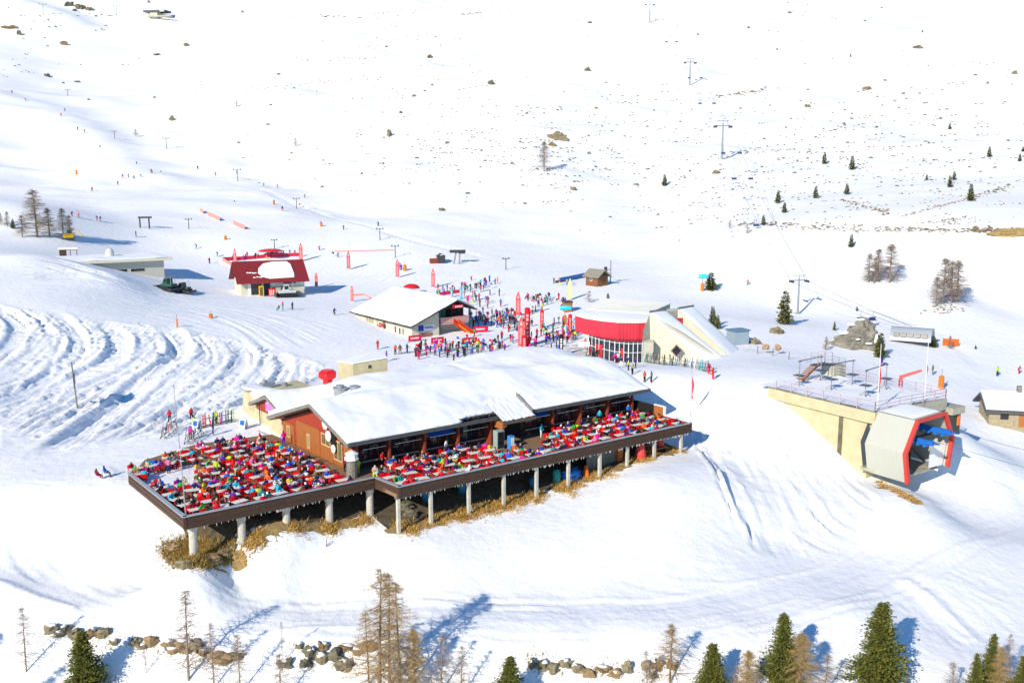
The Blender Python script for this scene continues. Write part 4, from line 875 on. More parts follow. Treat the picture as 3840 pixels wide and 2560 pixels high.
# ------------------------------------------------------------------ valley station with the red curved front
def P2(u, v, z): q = unp(u, v, z); return (float(q[0]), float(q[1]))
lf = empty('lift_station', (0, 0, 0), 0, 'cream lift station with a curved red ribbed front and two long sloping snowy buttresses', 'lift station')
zt, zb_, zg = 7.4, 4.75, 1.2
top = [unp(u, v, zt) for u, v in ((1321,725),(1345,731.5),(1380,737),(1419,741),(1465,741.5),(1507.6,740))]
bot = [(p[0], p[1], zb_) for p in top]
b = MB()
n_ = len(top); RIB = []
for k in range(n_-1):
    a, c = top[k][:2], top[k+1][:2]; m_ = 12
    for i in range(m_):
        f = i/m_; RIB.append((a*(1-f)+c*f)+np.array([0, -.045])*(1 if i % 2 else 0))
RIB.append(top[-1][:2]); RIB = np.array(RIB)
V = [(x, y, zb_) for x, y in RIB]+[(x, y, zt) for x, y in RIB]; q = len(RIB)
back = [(RIB[-1][0]-.4, RIB[-1][1]+1.0), (RIB[0][0]+1.2, RIB[0][1]+.8)]
Fc = [(i, i+1, q+i+1, q+i) for i in range(q-1)]; b.add(V, Fc)
b.build('red_facade', mat('ribbed_red_metal', (.60,.035,.06), .4, var=.08, scale=1), lf)
b = MB(); pts = [tuple(RIB[0])]+[tuple(p[:2]) for p in top[1:]]+[(top[-1][0]+2.2, top[-1][1]+8),(top[0][0]+12, top[0][1]+16),(top[0][0]+2, top[0][1]+6)]
b.prism(pts, zb_+.02, zt-.25); b.build('upper_storey', CREAM, lf)
V = []; n_ = len(pts); cen = np.mean(np.array(pts), axis=0)
b = MB()
r0 = [(x, y, zt-.25) for x, y in pts]; r1 = [(cen[0]+(x-cen[0])*.985, cen[1]+(y-cen[1])*.985, zt+.12) for x, y in pts]; r2 = [(cen[0]+(x-cen[0])*.8, cen[1]+(y-cen[1])*.8, zt+.35) for x, y in pts]
b.add(r0+r1+r2, [(i,(i+1)%n_,n_+(i+1)%n_,n_+i) for i in range(n_)]+[(n_+i,n_+(i+1)%n_,2*n_+(i+1)%n_,2*n_+i) for i in range(n_)]+[tuple(range(2*n_,3*n_))]); b.build('roof_snow', ROOFSNOW, lf, True)
# low cream upper hall behind the snow apron
hall = [unp(1349,709,7.9)[:2], unp(1490,719,7.9)[:2], unp(1530,712,7.9)[:2]+np.array([1.0,2.0]), unp(1349,709,7.9)[:2]+np.array([3,6.0])]
b = MB(); b.prism([tuple(p) for p in hall], 5.0, [7.7,7.8,8.7,8.9]); b.build('upper_hall', CREAM, lf)
hc = np.mean(np.array(hall), axis=0); b = MB(); b.prism([tuple(hc+(p-hc)*1.01) for p in hall], [7.72,7.82,8.72,8.92], [7.86,7.96,8.86,9.06]); b.build('hall_roof', mat('pale_roof_sheet', (.86,.84,.72), .6), lf)
# glazed ground floor
gl = [unp(u, v, zg+.2) for u, v in ((1352,815),(1376,823),(1412,831),(1443,834),(1474,833.5))]
b = MB(); gpts = [tuple(p[:2]) for p in gl]+[(gl[-1][0]+1, gl[-1][1]+8), (gl[0][0]+1, gl[0][1]+9)]
b.prism(gpts, zg-1.5, zb_); b.build('ground_floor', mat('dim_blue_glass', (.03,.04,.055), .15, var=.8, scale=.9), lf)
b = MB(); rd = MB()
for k in range(len(gl)-1):
    a, c = gl[k][:2], gl[k+1][:2]; d_ = (c-a)/np.linalg.norm(c-a); nn = np.array([d_[1], -d_[0]]); m_ = 3
    for i in range(m_+1):
        p = a+(c-a)*(i/m_)+nn*.06; b.box(p[0]-.045,p[0]+.045,p[1]-.07,p[1]+.07,zg-1,zb_)
    for z in (zg+.1, zg+1.9, zb_-.2):
        p, q_ = a+nn*.04, c+nn*.04; b.tube([(*p,z),(*q_,z)], .045, 5)
for (k, f0, f1) in ((0,.72,1.0),(1,.0,.22),(2,.45,.62)):
    a, c = gl[k][:2], gl[k+1][:2]; d_ = (c-a)/np.linalg.norm(c-a); nn = np.array([d_[1], -d_[0]])*.1; p, q_ = a+(c-a)*f0+nn, a+(c-a)*f1+nn
    rd.hexa([(*p,zg-1),(*q_,zg-1),(*(q_-nn*.5),zg-1),(*(p-nn*.5),zg-1),(*p,zb_-1.0),(*q_,zb_-1.0),(*(q_-nn*.5),zb_-1.0),(*(p-nn*.5),zb_-1.0)])
b.build('window_frame', WHITEP, lf); rd.build('red_doors', mat('red_door_paint', (.62,.03,.05), .5), lf)
b = MB(); a = gl[-1]; b.prism([(a[0]-.1,a[1]),(a[0]+1.9,a[1]+.6),(a[0]+2.6,a[1]+7),(a[0]+.6,a[1]+7)], zg-2, 4.7); b.build('end_wall', CREAM, lf)
q = unp(1341, 779, 5.0); b = MB(); b.box(q[0]-.9,q[0]+.9,q[1]-.5,q[1]-.42,3.9,4.7); b.build('entrance_sign', WHITEP, lf)
# buttresses
def wedge(nm, T0, T1, B0, B1, base):
    """sloping slab from its top edge T0-T1 down to its foot B0-B1"""
    V = [T0, T1, B1, B0]; Lw = [(x, y, base) for x, y, z in V]
    b = MB(); b.add([tuple(p) for p in V]+Lw, [(3,2,1,0) if False else (0,3,2,1),(4,5,6,7),(0,4,7,3),(1,2,6,5),(0,1,5,4),(3,7,6,2)]); b.build(nm, CREAM, lf)
    V = []; Fc = []; n1, n2 = 8, 26
    T0, T1, B0, B1 = map(np.array, (T0, T1, B0, B1))
    for j in range(n2+1):
        for i in range(n1+1):
            f, g_ = i/n1, j/n2; p = (T0*(1-f)+T1*f)*(1-g_)+(B0*(1-f)+B1*f)*g_; e = min(1, min(f, 1-f)*n1/1.6)
            fan = .6*max(0, g_-.75)*4
            V.append((p[0], p[1], p[2]+.06+.32*math.sqrt(e)*min(1, .3+g_*6)+fan*.3+.06*mnoise.noise(Vector((p[0]*.5, p[1]*.5, 4)))))
    for j in range(n2):
        for i in range(n1): Fc.append((j*(n1+1)+i, (j+1)*(n1+1)+i, (j+1)*(n1+1)+i+1, j*(n1+1)+i+1))
    o = bpy.data.objects.new('buttress_snow', new_mesh('buttress_snow', V, Fc, [ROOFSNOW], None, True)); COL.objects.link(o); o.parent = lf
    b = MB(); T0 = tuple(T0); T1 = tuple(T1); b.tube([(T0[0],T0[1],T0[2]+.25),(T1[0],T1[1],T1[2]+.25)], .16, 6); b.build('ridge_cap', FASC, lf)
w1 = [unpY(1492,719,159.5), unpY(1530,714,163.5), unpY(1616.6,834,156.5), unpY(1697,850,157.5)]
w2 = [unpY(1556.7,711,166), unpY(1593,705,170), unpY(1701,843,160), unpY(1736,838,165.5)]
wedge('buttress', w1[0], w1[1], w1[2], w1[3], -3); wedge('buttress', w2[0], w2[1], w2[2], w2[3], -4)
b = MB(); q0, q1 = unpY(1490,780,159.7), unpY(1500,745,166); b.prism([(w1[0][0]-1.3,w1[0][1]-2.2),(w1[0][0],w1[0][1]),(w1[1][0],w1[1][1]),(w2[1][0],w2[1][1]),(w2[0][0]-3,w2[0][1]+2)], -2, [6.5,8.7,8.5,8.5,8.4]); b.build('core_wall', CREAM, lf)
a = unpY(1536,733,163.8); c = unpY(1570,730,165.5); d_ = unpY(1570,752,165.5); b = MB(); b.add([tuple(a),tuple(d_),tuple(c),(a[0]+.1,a[1]+.4,a[2]),(d_[0]+.1,d_[1]+.4,d_[2]),(c[0]+.1,c[1]+.4,c[2])], [(0,1,2),(5,4,3),(0,3,4,1),(1,4,5,2),(2,5,3,0)]); b.build('red_gusset', mat('red_door_paint', (.62,.03,.05), .5), lf)
q = unpY(1553.6, 805, 156.55); e_ = .95; b = MB(); b.add([(q[0]-e_,q[1]-.05,q[2]),(q[0],q[1]-.05,q[2]-e_*1.1),(q[0]+e_,q[1]-.05,q[2]),(q[0],q[1]-.05,q[2]+e_*1.1)], [(0,1,2,3)]); fo = b.build('diamond_window', mat('brown_frame', (.25,.13,.09), .6), lf)
e_ = .72; b = MB(); b.add([(q[0]-e_,q[1]-.08,q[2]),(q[0],q[1]-.08,q[2]-e_*1.1),(q[0]+e_,q[1]-.08,q[2]),(q[0],q[1]-.08,q[2]+e_*1.1)], [(0,1,2,3)]); b.build('pane', GLASS, fo)
# the wall carrying the diamond window (outer side of the first buttress) already stands; small grey shed behind
q = unpY(1692, 808, 172); sh = empty('grey_shed', (q[0], q[1], hgt(q[0], q[1])), rad(25), 'small blue grey metal shed behind the sloping buttresses', 'shed')
MB().box(-1.4,1.6,-1.2,1.2,-1,2.4).build('wall', mat('blue_grey_metal', (.30,.38,.43), .5, var=.1, stretch=(6,6,.3)), sh); MB().box(-1.6,1.8,-1.4,1.4,2.4,2.6).build('roof', mat('slate_blue_edge', (.12,.22,.32), .5), sh)

# ------------------------------------------------------------------ red roofed house
q = unp(552.6, 678, hgt(*unp(552.6,678,4.6)[:2])); RH = rad(24); rh = empty('red_roofed_house', (q[0], q[1], hgt(q[0],q[1])), RH, 'cream house with a steep red roof half covered by one slab of snow', 'house')
W_, D_ = 14.2, 9.5
b = MB(); b.box(.2,W_,0,D_,-2,3.1); b.build('wall', CREAM, rh)
b = MB(); b.extr([(0,3.1),(D_,3.1),(D_/2,6.6)], .2, W_, lambda p, s: (s, p[0], p[1])); b.build('gable', mat('brown_gable_boards', (.10,.07,.05), .7), rh)
b = MB(); slope_board(b, -.9, W_+.9, -1.3, 2.75, D_/2, 7.1, .18); slope_board(b, -.9, W_+.9, D_/2, 7.1, D_+1.3, 2.75, .18); b.build('roof', mat('red_metal_roof', (.235,.028,.03), .45, var=.18, scale=1.2, stretch=(4,.4,1)), rh)
b = MB(); pts = [(4.2,1.3),(5.0,.25),(6.5,-.35),(11.9,-.2),(12.2,.4),(12.0,3.2),(11.3,4.05),(8.0,4.1),(5.6,3.6),(4.6,2.6)]
cx, cy = 8.4, 1.9; rz_ = lambda y: 7.1-(D_/2-y)*(7.1-2.75)/(D_/2+1.3)
n_ = len(pts); r0 = [(x,y,rz_(y)+.02) for x,y in pts]; r1 = [(cx+(x-cx)*.95,cy+(y-cy)*.95,rz_(cy+(y-cy)*.95)+.32) for x,y in pts]; b.add(r0+r1, [(i,(i+1)%n_,n_+(i+1)%n_,n_+i) for i in range(n_)]+[tuple(range(n_,2*n_))]); b.build('roof_snow', ROOFSNOW, rh)
for (x,y,r) in ((3.4,1.3,.35),(2.6,1.4,.25),(3.9,.2,.2),(3.2,.1,.2),(4.6,.1,.25),(2.0,1.45,.2)): MB().blob((x,y,rz_(y)+.05), (r*1.6,r*.7,.14), 3, .2, 8, 5).build('snow_patch', ROOFSNOW, rh)
for (x0,x1,z0,z1,m_,nm) in ((2.3,4.6,.0,2.7,GLASS,'window'),(5.1,6.5,-.2,2.6,mat('dark_teal_opening', (.01,.05,.06), .5),'door'),(6.8,7.6,.2,1.4,WOOD_D,'door'),(9.3,12.0,2.15,2.6,WOOD_D,'window')):
    fo = MB().box(x0,x1,-.06,-.01,z0,z1).build(nm, m_, rh)
    if nm == 'window': MB().box(x0+.1,x1-.1,-.08,-.06,z0+.1,z1-.1).build('pane', GLASS, fo)
MB().box(1.7,2.3,-.06,-.01,-.2,2.8).build('corner_board', WHITEP, rh)
MB().box(6.7,13.9,-.08,-.01,1.75,2.75).build('white_wall_panel', WHITEP, rh)
b = MB(); b.box(9.4,12.2,-.12,-.08,2.2,2.5); b.build('name_board', WOOD_D, rh)
for (x, y, rz, w_, d_, h_, m_, nm, lab, cat) in ((4.3,-1.2,24,.9,.8,2.3,'yellow_machine_paint','ticket_machine','yellow upright machine against the front of the red roofed house','machine'),(6.6,-1.6,24,1.4,.8,1.7,'bright_red_paint','red_locker','red slatted locker before the red roofed house door','locker')):
    q = loc_of(rh, x, y, 0); tz = hgt(q[0], q[1]); mm = empty(nm, (q[0], q[1], tz), rad(rz), lab, cat)
    MB().box(-w_/2,w_/2,-d_/2,d_/2,0,h_).build('cabinet', mat(m_, (.85,.55,.01), .4), mm); b = MB()
    for k in range(3): b.box(-w_/2+.1+k*(w_-.2)/3, -w_/2+.25+k*(w_-.2)/3, -d_/2-.04,-d_/2, .2, h_-.2)
    b.build('front_slots', STEEL_D if 'yellow' in m_ else WHITEP, mm)
def groomer(loc, rz, lab, c1, sc=1.0):
    g_ = empty('snow_groomer', loc, rz, lab, 'snow groomer'); g_.scale = (sc,)*3
    for y in (-1.5, 1.0):
        b = MB(); pr = [(-2.1,.45),(-1.7,.02),(1.6,.02),(2.1,.45),(1.7,.95),(-1.7,.95)]; b.extr(pr, y, y+.75, lambda p, s: (p[0], s, p[1])); b.build('track', mat('black_rubber', (.02,.02,.02), .8), g_)
    b = MB(); b.extr([(-1.9,.85),(1.7,.85),(1.7,1.4),(.9,1.55),(-1.9,1.5)], -.85, .85, lambda p, s: (p[0], s, p[1])); b.build('body', mat(*c1), g_)
    b = MB(); b.extr([(-.5,1.5),(1.15,1.5),(.95,2.0),(.55,2.7),(-.4,2.7)], -.8, .8, lambda p, s: (p[0], s, p[1])); cb = b.build('cab', mat(*c1), g_)
    b = MB(); b.extr([(1.2,1.6),(1.24,1.6),(.66,2.62),(.60,2.62)], -.72, .72, lambda p, s: (p[0], s, p[1])); b.box(-.3,.6,-.83,-.8,1.75,2.55); b.box(-.3,.6,.8,.83,1.75,2.55); b.build('windscreen', GLASS, cb)
    b = MB(); b.extr([(2.4,.1),(2.55,.1),(2.75,.6),(2.6,1.1),(2.45,1.1),(2.58,.6)], -2.1, 2.1, lambda p, s: (p[0], s, p[1])); b.build('blade', STEEL_D, g_)
    b = MB(); b.box(-2.9,-2.1,-1.9,1.9,.15,.6); b.build('tiller', STEEL_D, g_)
    b = MB(); b.tube([(-1.4,-.6,1.5),(-1.4,-.6,3.1),(-1.4,.6,3.1),(-1.4,.6,1.5)], .08, 6); b.build('roll_bar', STEEL, g_)
q = loc_of(rh, 9.6, -2.6, 0); groomer((q[0], q[1], hgt(q[0], q[1])), RH+PI, 'white and grey snow groomer parked before the red roofed house', ('white_machine_paint', (.62,.66,.66), .4))
q = G(388, 667); groomer(q, 2.6, 'green snow groomer parked at the corner of the flat roofed building', ('dark_green_paint', (.03,.10,.07), .4), .95)
q = G(421, 672); groomer(q, 2.9, 'dark teal snow groomer parked lowest, right of the green one', ('dark_teal_paint', (.02,.06,.07), .4), .8)

# ------------------------------------------------------------------ flat roofed building, shelter, huts
q = unp(378.4, 641, 6.8); fb = empty('flat_roofed_building', (q[0], q[1], 6.8), rad(34), 'pale concrete flat roofed building half buried behind the left snow mound', 'building')
b = MB(); b.box(-24,0,0,12,-5,4.5); b.build('wall', mat('pale_panel_concrete', (.50,.485,.41), .85, var=.1, scale=1.2, stretch=(3,1,1)), fb)
b = MB(); b.box(-25,1.8,-1.2,12.8,4.5,5.1); b.build('roof', mat('pale_roof_edge', (.70,.67,.52), .8), fb)
V = []; Fc = []
for j in range(13):
    for i in range(25):
        x = -25+26.8*i/24; y = -1.2+14*j/12; e = min(1, (1.8-x)/.6, (y+1.2)/.6); V.append((x, y, 5.11+.35*max(0, e)**.5+.2*mnoise.noise(Vector((x*.3, y*.3, 2)))))
for j in range(12):
    for i in range(24): Fc.append((j*25+i, j*25+i+1, (j+1)*25+i+1, (j+1)*25+i))
o = bpy.data.objects.new('roof_snow', new_mesh('roof_snow', V, Fc, [ROOFSNOW], None, True)); COL.objects.link(o); o.parent = fb
for x in (-11.5, -7.6): fo = MB().box(x,x+3.2,-.05,-.005,2.1,2.9).build('window', CONC, fb); MB().box(x+.1,x+3.1,-.08,-.05,2.2,2.8).build('pane', GLASS, fo)
b = MB(); b.cyl(-10.4,7,5.2,6.2,1.0,14,.95); b.dome(-10.4,7,6.2,.95,1.1,14,5); b.build('dome_vent', mat('dull_white_metal', (.6,.6,.56), .5, var=.1), fb)
q = G(157, 592); hs_ = empty('open_shelter', (q[0],q[1],q[2]), rad(20), 'low brown shelter with snow on its flat roof among the left snow mounds', 'shelter')
MB().box(-2,2.2,-1.3,1.3,1.9,2.05).build('roof', WOOD_R, hs_); MB().box(-2.05,2.25,-1.35,1.35,2.05,2.4).build('roof_snow', ROOFSNOW, hs_); MB().box(-1.8,-.4,-1.1,1.1,-.5,1.9).build('back_wall', WOOD_D, hs_)
for x in (.6, 2.0): MB().box(x-.08,x+.08,-1.2,-1.05,-.5,1.9).build('post', WOOD_R, hs_)
q = G(1372.7, 659.5); hu = empty('log_hut', q, rad(40), 'small brown log hut with a bare shingle roof standing above the plaza', 'hut')
b = MB(); b.box(-3.6,0,0.01,3.2,-.3,2.5) if False else b.box(0,3.3,0,3.9,-.4,2.4); b.build('wall', mat('log_wall', (.20,.09,.04), .8, var=.4, scale=3, stretch=(1,1,9)), hu)
b = MB(); b.extr([(0,2.4),(3.3,2.4),(1.65,3.5)], 0, 3.9, lambda p, s: (p[0], s, p[1])); b.build('gable', WOOD_D, hu)
b = MB()
for (xa, za, xb, zb2) in ((-.6,2.1,1.65,3.75),(1.65,3.75,3.9,2.1)): b.hexa([(xa,-.8,za),(xb,-.8,zb2),(xb,4.5,zb2),(xa,4.5,za),(xa,-.8,za+.16),(xb,-.8,zb2+.16),(xb,4.5,zb2+.16),(xa,4.5,za+.16)])
b.build('roof', mat('weathered_shingles', (.26,.24,.19), .85, var=.25, scale=4), hu)
fo = MB().box(-.06,-.005,1.8,2.5,1.2,2.0).build('window', WHITEP, hu); MB().box(-.08,-.06,1.9,2.4,1.3,1.9).build('pane', GLASS, fo)
for x in (.4, 2.9): MB().box(x-.2,x+.2,-.25,-.01,-.5,.15).build('foundation_stone', CONC, hu)
q = G(1402, 651); lp = empty('lamp_pole', q, 0, 'grey floodlight pole beside the log hut', 'lamp post'); MB().tube([(0,0,-.3),(0,0,5.4)], .16, 8).build('pole', STEEL, lp); b = MB(); b.box(-1.5,-.8,-.3,.3,2.9,3.9); b.tube([(0,0,3.2),(-.9,0,3.2)], .06, 5); b.build('lamp_head', STEEL_D, lp)
A_, B_ = G(1279, 650), G(1342, 637); d_ = math.atan2(B_[1]-A_[1], B_[0]-A_[0]); L_ = math.dist(A_[:2], B_[:2])
mc = empty('conveyor_lift', A_, d_, 'long blue sided conveyor lift leading up to the log hut', 'conveyor'); dz = (B_[2]-A_[2])
MB().hexa([(0,-.5,0),(L_,-.5,dz),(L_,.5,dz),(0,.5,0),(0,-.5,.5),(L_,-.5,dz+.5),(L_,.5,dz+.5),(0,.5,.5)]).build('belt', STEEL_D, mc)
MB().hexa([(0,-.56,.3),(L_,-.56,dz+.3),(L_,-.5,dz+.3),(0,-.5,.3),(0,-.56,1.2),(L_,-.56,dz+1.2),(L_,-.5,dz+1.2),(0,-.5,1.2)]).build('side_panel', mat('blue_net', (.03,.14,.45), .6), mc)
q = G(1006, 604); sh = empty('ticket_hut', q, rad(15), 'tiny dark hut with brown lean-to beside the drag lift terminal', 'hut')
MB().box(-.2,1.8,-1,1,-.3,1.9).build('wall', STEEL_D, sh); b = MB(); b.extr([(-.4,1.8),(.8,2.6),(2.1,1.8),(2.1,1.7),(.8,2.45),(-.4,1.7)], -1.2, 1.2, lambda p, s: (p[0], s, p[1])); b.build('roof', STEEL_D, sh); MB().box(-2.2,-.2,-.8,.8,-.3,1.2).build('lean_to', WOOD_R, sh)
# stone house at the right edge
q = unpY(2272, 958, 141); sz = hgt(q[0], q[1]); sth = empty('stone_cottage', (q[0], q[1], sz), rad(-12), 'small stone cottage with snowy roof and brown door at the right edge', 'cottage')
b = MB(); b.box(0,9,0,6,-2,2.4); b.build('wall', mat('cream_rubble_stone', (.42,.36,.24), .9, col2=(.26,.21,.13), scale=2.5, bump=.4), sth)
b = MB(); slope_board(b, -.8, 10, -.7, 2.2, 3.2, 4.1, .3); slope_board(b, -.8, 10, 3.2, 4.1, 6.8, 2.2, .3); b.build('roof', FASC_D, sth)
b = MB(); slope_board(b, -.6, 9.8, -.45, 2.75, 3.2, 4.5, .38); slope_board(b, -.6, 9.8, 3.2, 4.5, 6.5, 2.75, .38); b.build('roof_snow', ROOFSNOW, sth)
MB().box(4.0,4.9,-.05,-.005,-.1,1.75).build('door', WOOD_O, sth); fo = MB().box(1.5,2.6,-.05,-.005,.9,1.7).build('window', WOOD_D, sth); MB().box(1.6,2.5,-.08,-.05,1.0,1.6).build('pane', GLASS, fo)
MB().box(4.3,4.9,2.9,3.5,4.2,5.3).build('chimney', BRICKG, sth)
# far top station
q = G(362, 40); ts = empty('mountain_station', q, rad(-10), 'far small lift station with dark flat roof high on the left slope', 'lift station')
MB().box(-9,9,-5,5,3.2,4.6).build('roof', STEEL_D, ts); MB().box(-4,2,-4,4,-2,3.2).build('wall', CREAM, ts); MB().box(-5,15,-7,-4.5,-.8,.2).build('platform', CONC_S, ts); MB().box(5,8.5,-5.3,-5,3.3,4.5).build('sign', WHITEP, ts)
# chairlift bottom station with curved roof
q = unpY(2042, 790, 180); bs = empty('chairlift_station', (q[0], q[1], hgt(q[0], q[1])-.3), rad(-28), 'grey barrel roofed chairlift station half hidden right of the great boulder', 'lift station')
V = []; Fc = []; n_ = 10
for i, x in enumerate((0, 7.0)):
    for k in range(n_+1): a = PI*(.08+.84*k/n_); V.append((x, 2.6-2.6*math.cos(a), 3.2*math.sin(a)*.95-.2))
Fc = [(k, k+1, n_+2+k, n_+1+k) for k in range(n_)]+[tuple(range(n_+1))[::-1], tuple(range(n_+1, 2*n_+2))]
b = MB(); b.add(V, Fc); b.build('curved_roof', mat('blue_grey_cladding', (.34,.38,.43), .4, var=.1, stretch=(5,1,1)), bs)
b = MB()
for k in range(5): x = .6+k*1.2; b.add([(x,-.02,1.35),(x+1.0,-.02,1.35),(x+1.0,.25,2.1),(x,.25,2.1)], [(0,1,2,3)])
b.build('windows', GLASS, bs)
V = []; Fc = []
for i, x in enumerate((.6, 3.6, 7.2)):
    for k in range(n_+1): a = PI*(.42+.5*k/n_); V.append((x, 2.6-2.75*math.cos(a), 3.35*math.sin(a)*.95-.2))
Fc = [(i*(n_+1)+k, i*(n_+1)+k+1, (i+1)*(n_+1)+k+1, (i+1)*(n_+1)+k) for i in range(2) for k in range(n_)]
b = MB(); b.add(V, Fc); b.build('roof_snow', ROOFSNOW, bs, True)
# ------------------------------------------------------------------ lifts
def zdepth(p): return (p[1]*CP-(p[2]-CAMH)*SP)
def px_m(h, p): return h*zdepth(p)/F            # pixels at point p -> metres
PYL = []
def chair_pylon(u, v, hpx, lab, rz=.25):
    p = G(u, v); h_ = px_m(hpx, p); py = empty('chairlift_pylon', p, rz, lab, 'lift pylon', 'chairlift pylons'); w_ = h_*.23
    MB().tube([(0,0,-.5),(0,0,h_)], [h_*.035, h_*.02], 10).build('mast', STEEL, py)
    b = MB(); b.tube([(-w_,0,h_*.93),(w_,0,h_*.93)], h_*.016, 6); b.tube([(-w_*.8,0,h_*1.06),(w_*.8,0,h_*1.06)], h_*.009, 5)
    for x in (-w_*.75,0,w_*.75): b.tube([(x,0,h_*.93),(x*.6,0,h_*1.06)], h_*.008, 5)
    b.build('cross_arm', STEEL, py)
    for x in (-w_, w_):
        b = MB(); b.box(x-.12,x+.12,-h_*.11,h_*.11,h_*.90,h_*.93)
        for k in range(6): y = -h_*.1+k*h_*.04; b.tube([(x-.16,y,h_*.885),(x+.16,y,h_*.885)], h_*.014, 7)
        b.build('roller_battery', STEEL_D, py)
    MB().box(-.7,.7,-.7,.7,-.5,.25).build('concrete_foot', CONC, py)
    PYL.append((Vector(p), h_*.91, w_)); return py
chair_pylon(1832, 722, 84, 'nearest and tallest looking grey chairlift pylon behind the dark pointed fir')
chair_pylon(1658, 367, 82, 'grey chairlift pylon on the rocky slope above the lone fir')
chair_pylon(1584, 197, 56, 'grey chairlift pylon high on the smooth slope, second from the top')
chair_pylon(1492, 53, 44, 'grey chairlift pylon at the top edge of the slope')
stp = np.array(loc_of(bs, 5, 2.6, 2.2)); ends = [[], []]
for sgn in (0, 1):
    pts = [Vector(stp)+Vector((-.8 if sgn == 0 else .8, 0, 0))]
    for p, h_, w_ in PYL: pts.append(p+Vector(((-w_ if sgn == 0 else w_), 0, h_)))
    pts.append(pts[-1]+(pts[-1]-pts[-2])*.8)
    b = MB(); full = []
    for a, c in zip(pts[:-1], pts[1:]):
        for k in range(10): f = k/10; full.append(a+(c-a)*f-Vector((0,0,4*f*(1-f)*(c-a).length*.012)))
    full.append(pts[-1]); b.tube(full, .035, 4); tag(b.build('haul_rope', STEEL_D), 'left strand of the chairlift rope climbing over the pylons' if sgn == 0 else 'right strand of the chairlift rope climbing over the pylons', 'rope'); ends[sgn] = full
def make_chair(loc, rz, lab):
    c = empty('lift_chair', loc, rz, lab, 'lift chair', 'chairs on the chairlift')
    b = MB(); b.tube([(0,0,0),(0,.1,-1.6)], .07, 5); b.tube([(-1,.1,-1.6),(1,.1,-1.6)], .06, 5); b.build('hanger', STEEL, c)
    b = MB(); b.hexa([(-1.1,-.35,-2.5),(1.1,-.35,-2.5),(1.1,.3,-2.55),(-1.1,.3,-2.55),(-1.1,-.35,-2.32),(1.1,-.35,-2.32),(1.1,.3,-2.38),(-1.1,.3,-2.38)]); b.build('seat', mat('dark_blue_seat', (.03,.06,.18), .5), c)
    b = MB(); b.hexa([(-1.1,.25,-2.5),(1.1,.25,-2.5),(1.1,.35,-2.5),(-1.1,.35,-2.5),(-1.1,.32,-1.65),(1.1,.32,-1.65),(1.1,.42,-1.65),(-1.1,.42,-1.65)]); b.build('backrest', mat('dark_blue_seat', (.03,.06,.18), .5), c); return c
ORD = ['first','second','third','fourth','fifth','sixth','seventh','eighth','ninth','tenth','eleventh','twelfth','thirteenth','fourteenth','fifteenth','sixteenth']
ch0 = None
for sgn in (0, 1):
    full = ends[sgn]; k = 0
    for i in [4,13,16,18,24,28,34,43]:
        p = full[i]; d_ = full[i+1]-full[i]; rz = math.atan2(d_.y, d_.x)-PI/2
        lab = '%s empty chairlift chair up from the bottom station on the %s strand' % (ORD[k], 'left' if sgn == 0 else 'right'); k += 1
        if ch0 is None: ch0 = make_chair(p, rz, lab); ch0.scale = (.72,)*3
        else: dup(ch0, p, rz, None, None, label=lab)
def drag_pylon(u, v, hpx, lab, rz=.5, r=.13):
    p = G(u, v); h_ = px_m(hpx, p); d_ = empty('drag_lift_pylon', p, rz, lab, 'lift pylon', 'drag lift pylons'); w_ = h_*.28
    MB().tube([(0,0,-.4),(0,0,h_)], [r,r*.7], 7).build('mast', STEEL_D, d_); b = MB(); b.tube([(-w_,0,h_*.9),(w_,0,h_*.9)], r*.6, 5)
    for x in (-w_,w_): b.box(x-.1,x+.1,-h_*.07,h_*.07,h_*.9,h_*1.0)
    b.build('cross_arm', STEEL_D, d_)
for u, v, h_, lab in ((100,37,28,'drag lift pylon high in the top left corner beside the outcrop'),(268.5,37,24,'drag lift pylon high on the left slope, left of the far station'),(330,36,16,'short drag lift pylon right beside the far station'),(382.6,342,26,'drag lift pylon above the wide left piste'),(263.5,319,18,'small drag lift pylon above the left piste bushes'),(156,222,16,'small thin drag lift pylon on the upper left piste'),(546,417,28,'drag lift pylon on the slope above the red safety nets'),(681.5,480,26,'drag lift pylon in the middle of the long drag lift line'),(872.8,552,28,'drag lift pylon with a long shadow above the practice slope'),(908,592,29,'drag lift pylon at the end of the thin red rope fence'),(630.6,573,23,'drag lift pylon behind the red roofed house flags'),(434,526,24,'drag lift pylon right of the grey portal on the left piste'),(1162,620,28,'drag lift pylon between the lift terminal and the log hut')): drag_pylon(u, v, h_, lab)
p = G(322, 523); pt = empty('lift_portal', p, .2, 'grey goal shaped drag lift portal on the left piste', 'lift portal'); h_ = px_m(21, p); w_ = px_m(20, p)
for x in (0, w_): MB().tube([(x,0,-.3),(x,0,h_)], .22, 6).build('leg', STEEL_D, pt)
MB().box(-.4,w_+.8,-.3,.3,h_,h_+.5).build('beam', STEEL_D, pt)
p = G(1047, 606); lt = empty('lift_terminal', p, .2, 'grey steel drag lift terminal with leaning legs right of the tiny hut', 'lift terminal'); h_ = px_m(32, p)
for x in (-.6, .9): MB().tube([(x,0,-.3),(x*.7+.5,0,h_*.85)], .22, 7).build('leg', STEEL, lt)
MB().box(-1.6,2.6,-.5,.5,h_*.8,h_).build('beam', STEEL_D, lt); b = MB(); b.tube([(1.6,0,h_*.75),(1.6,0,h_*.8)], 1.0, 12); b.build('return_wheel', STEEL_D, lt)

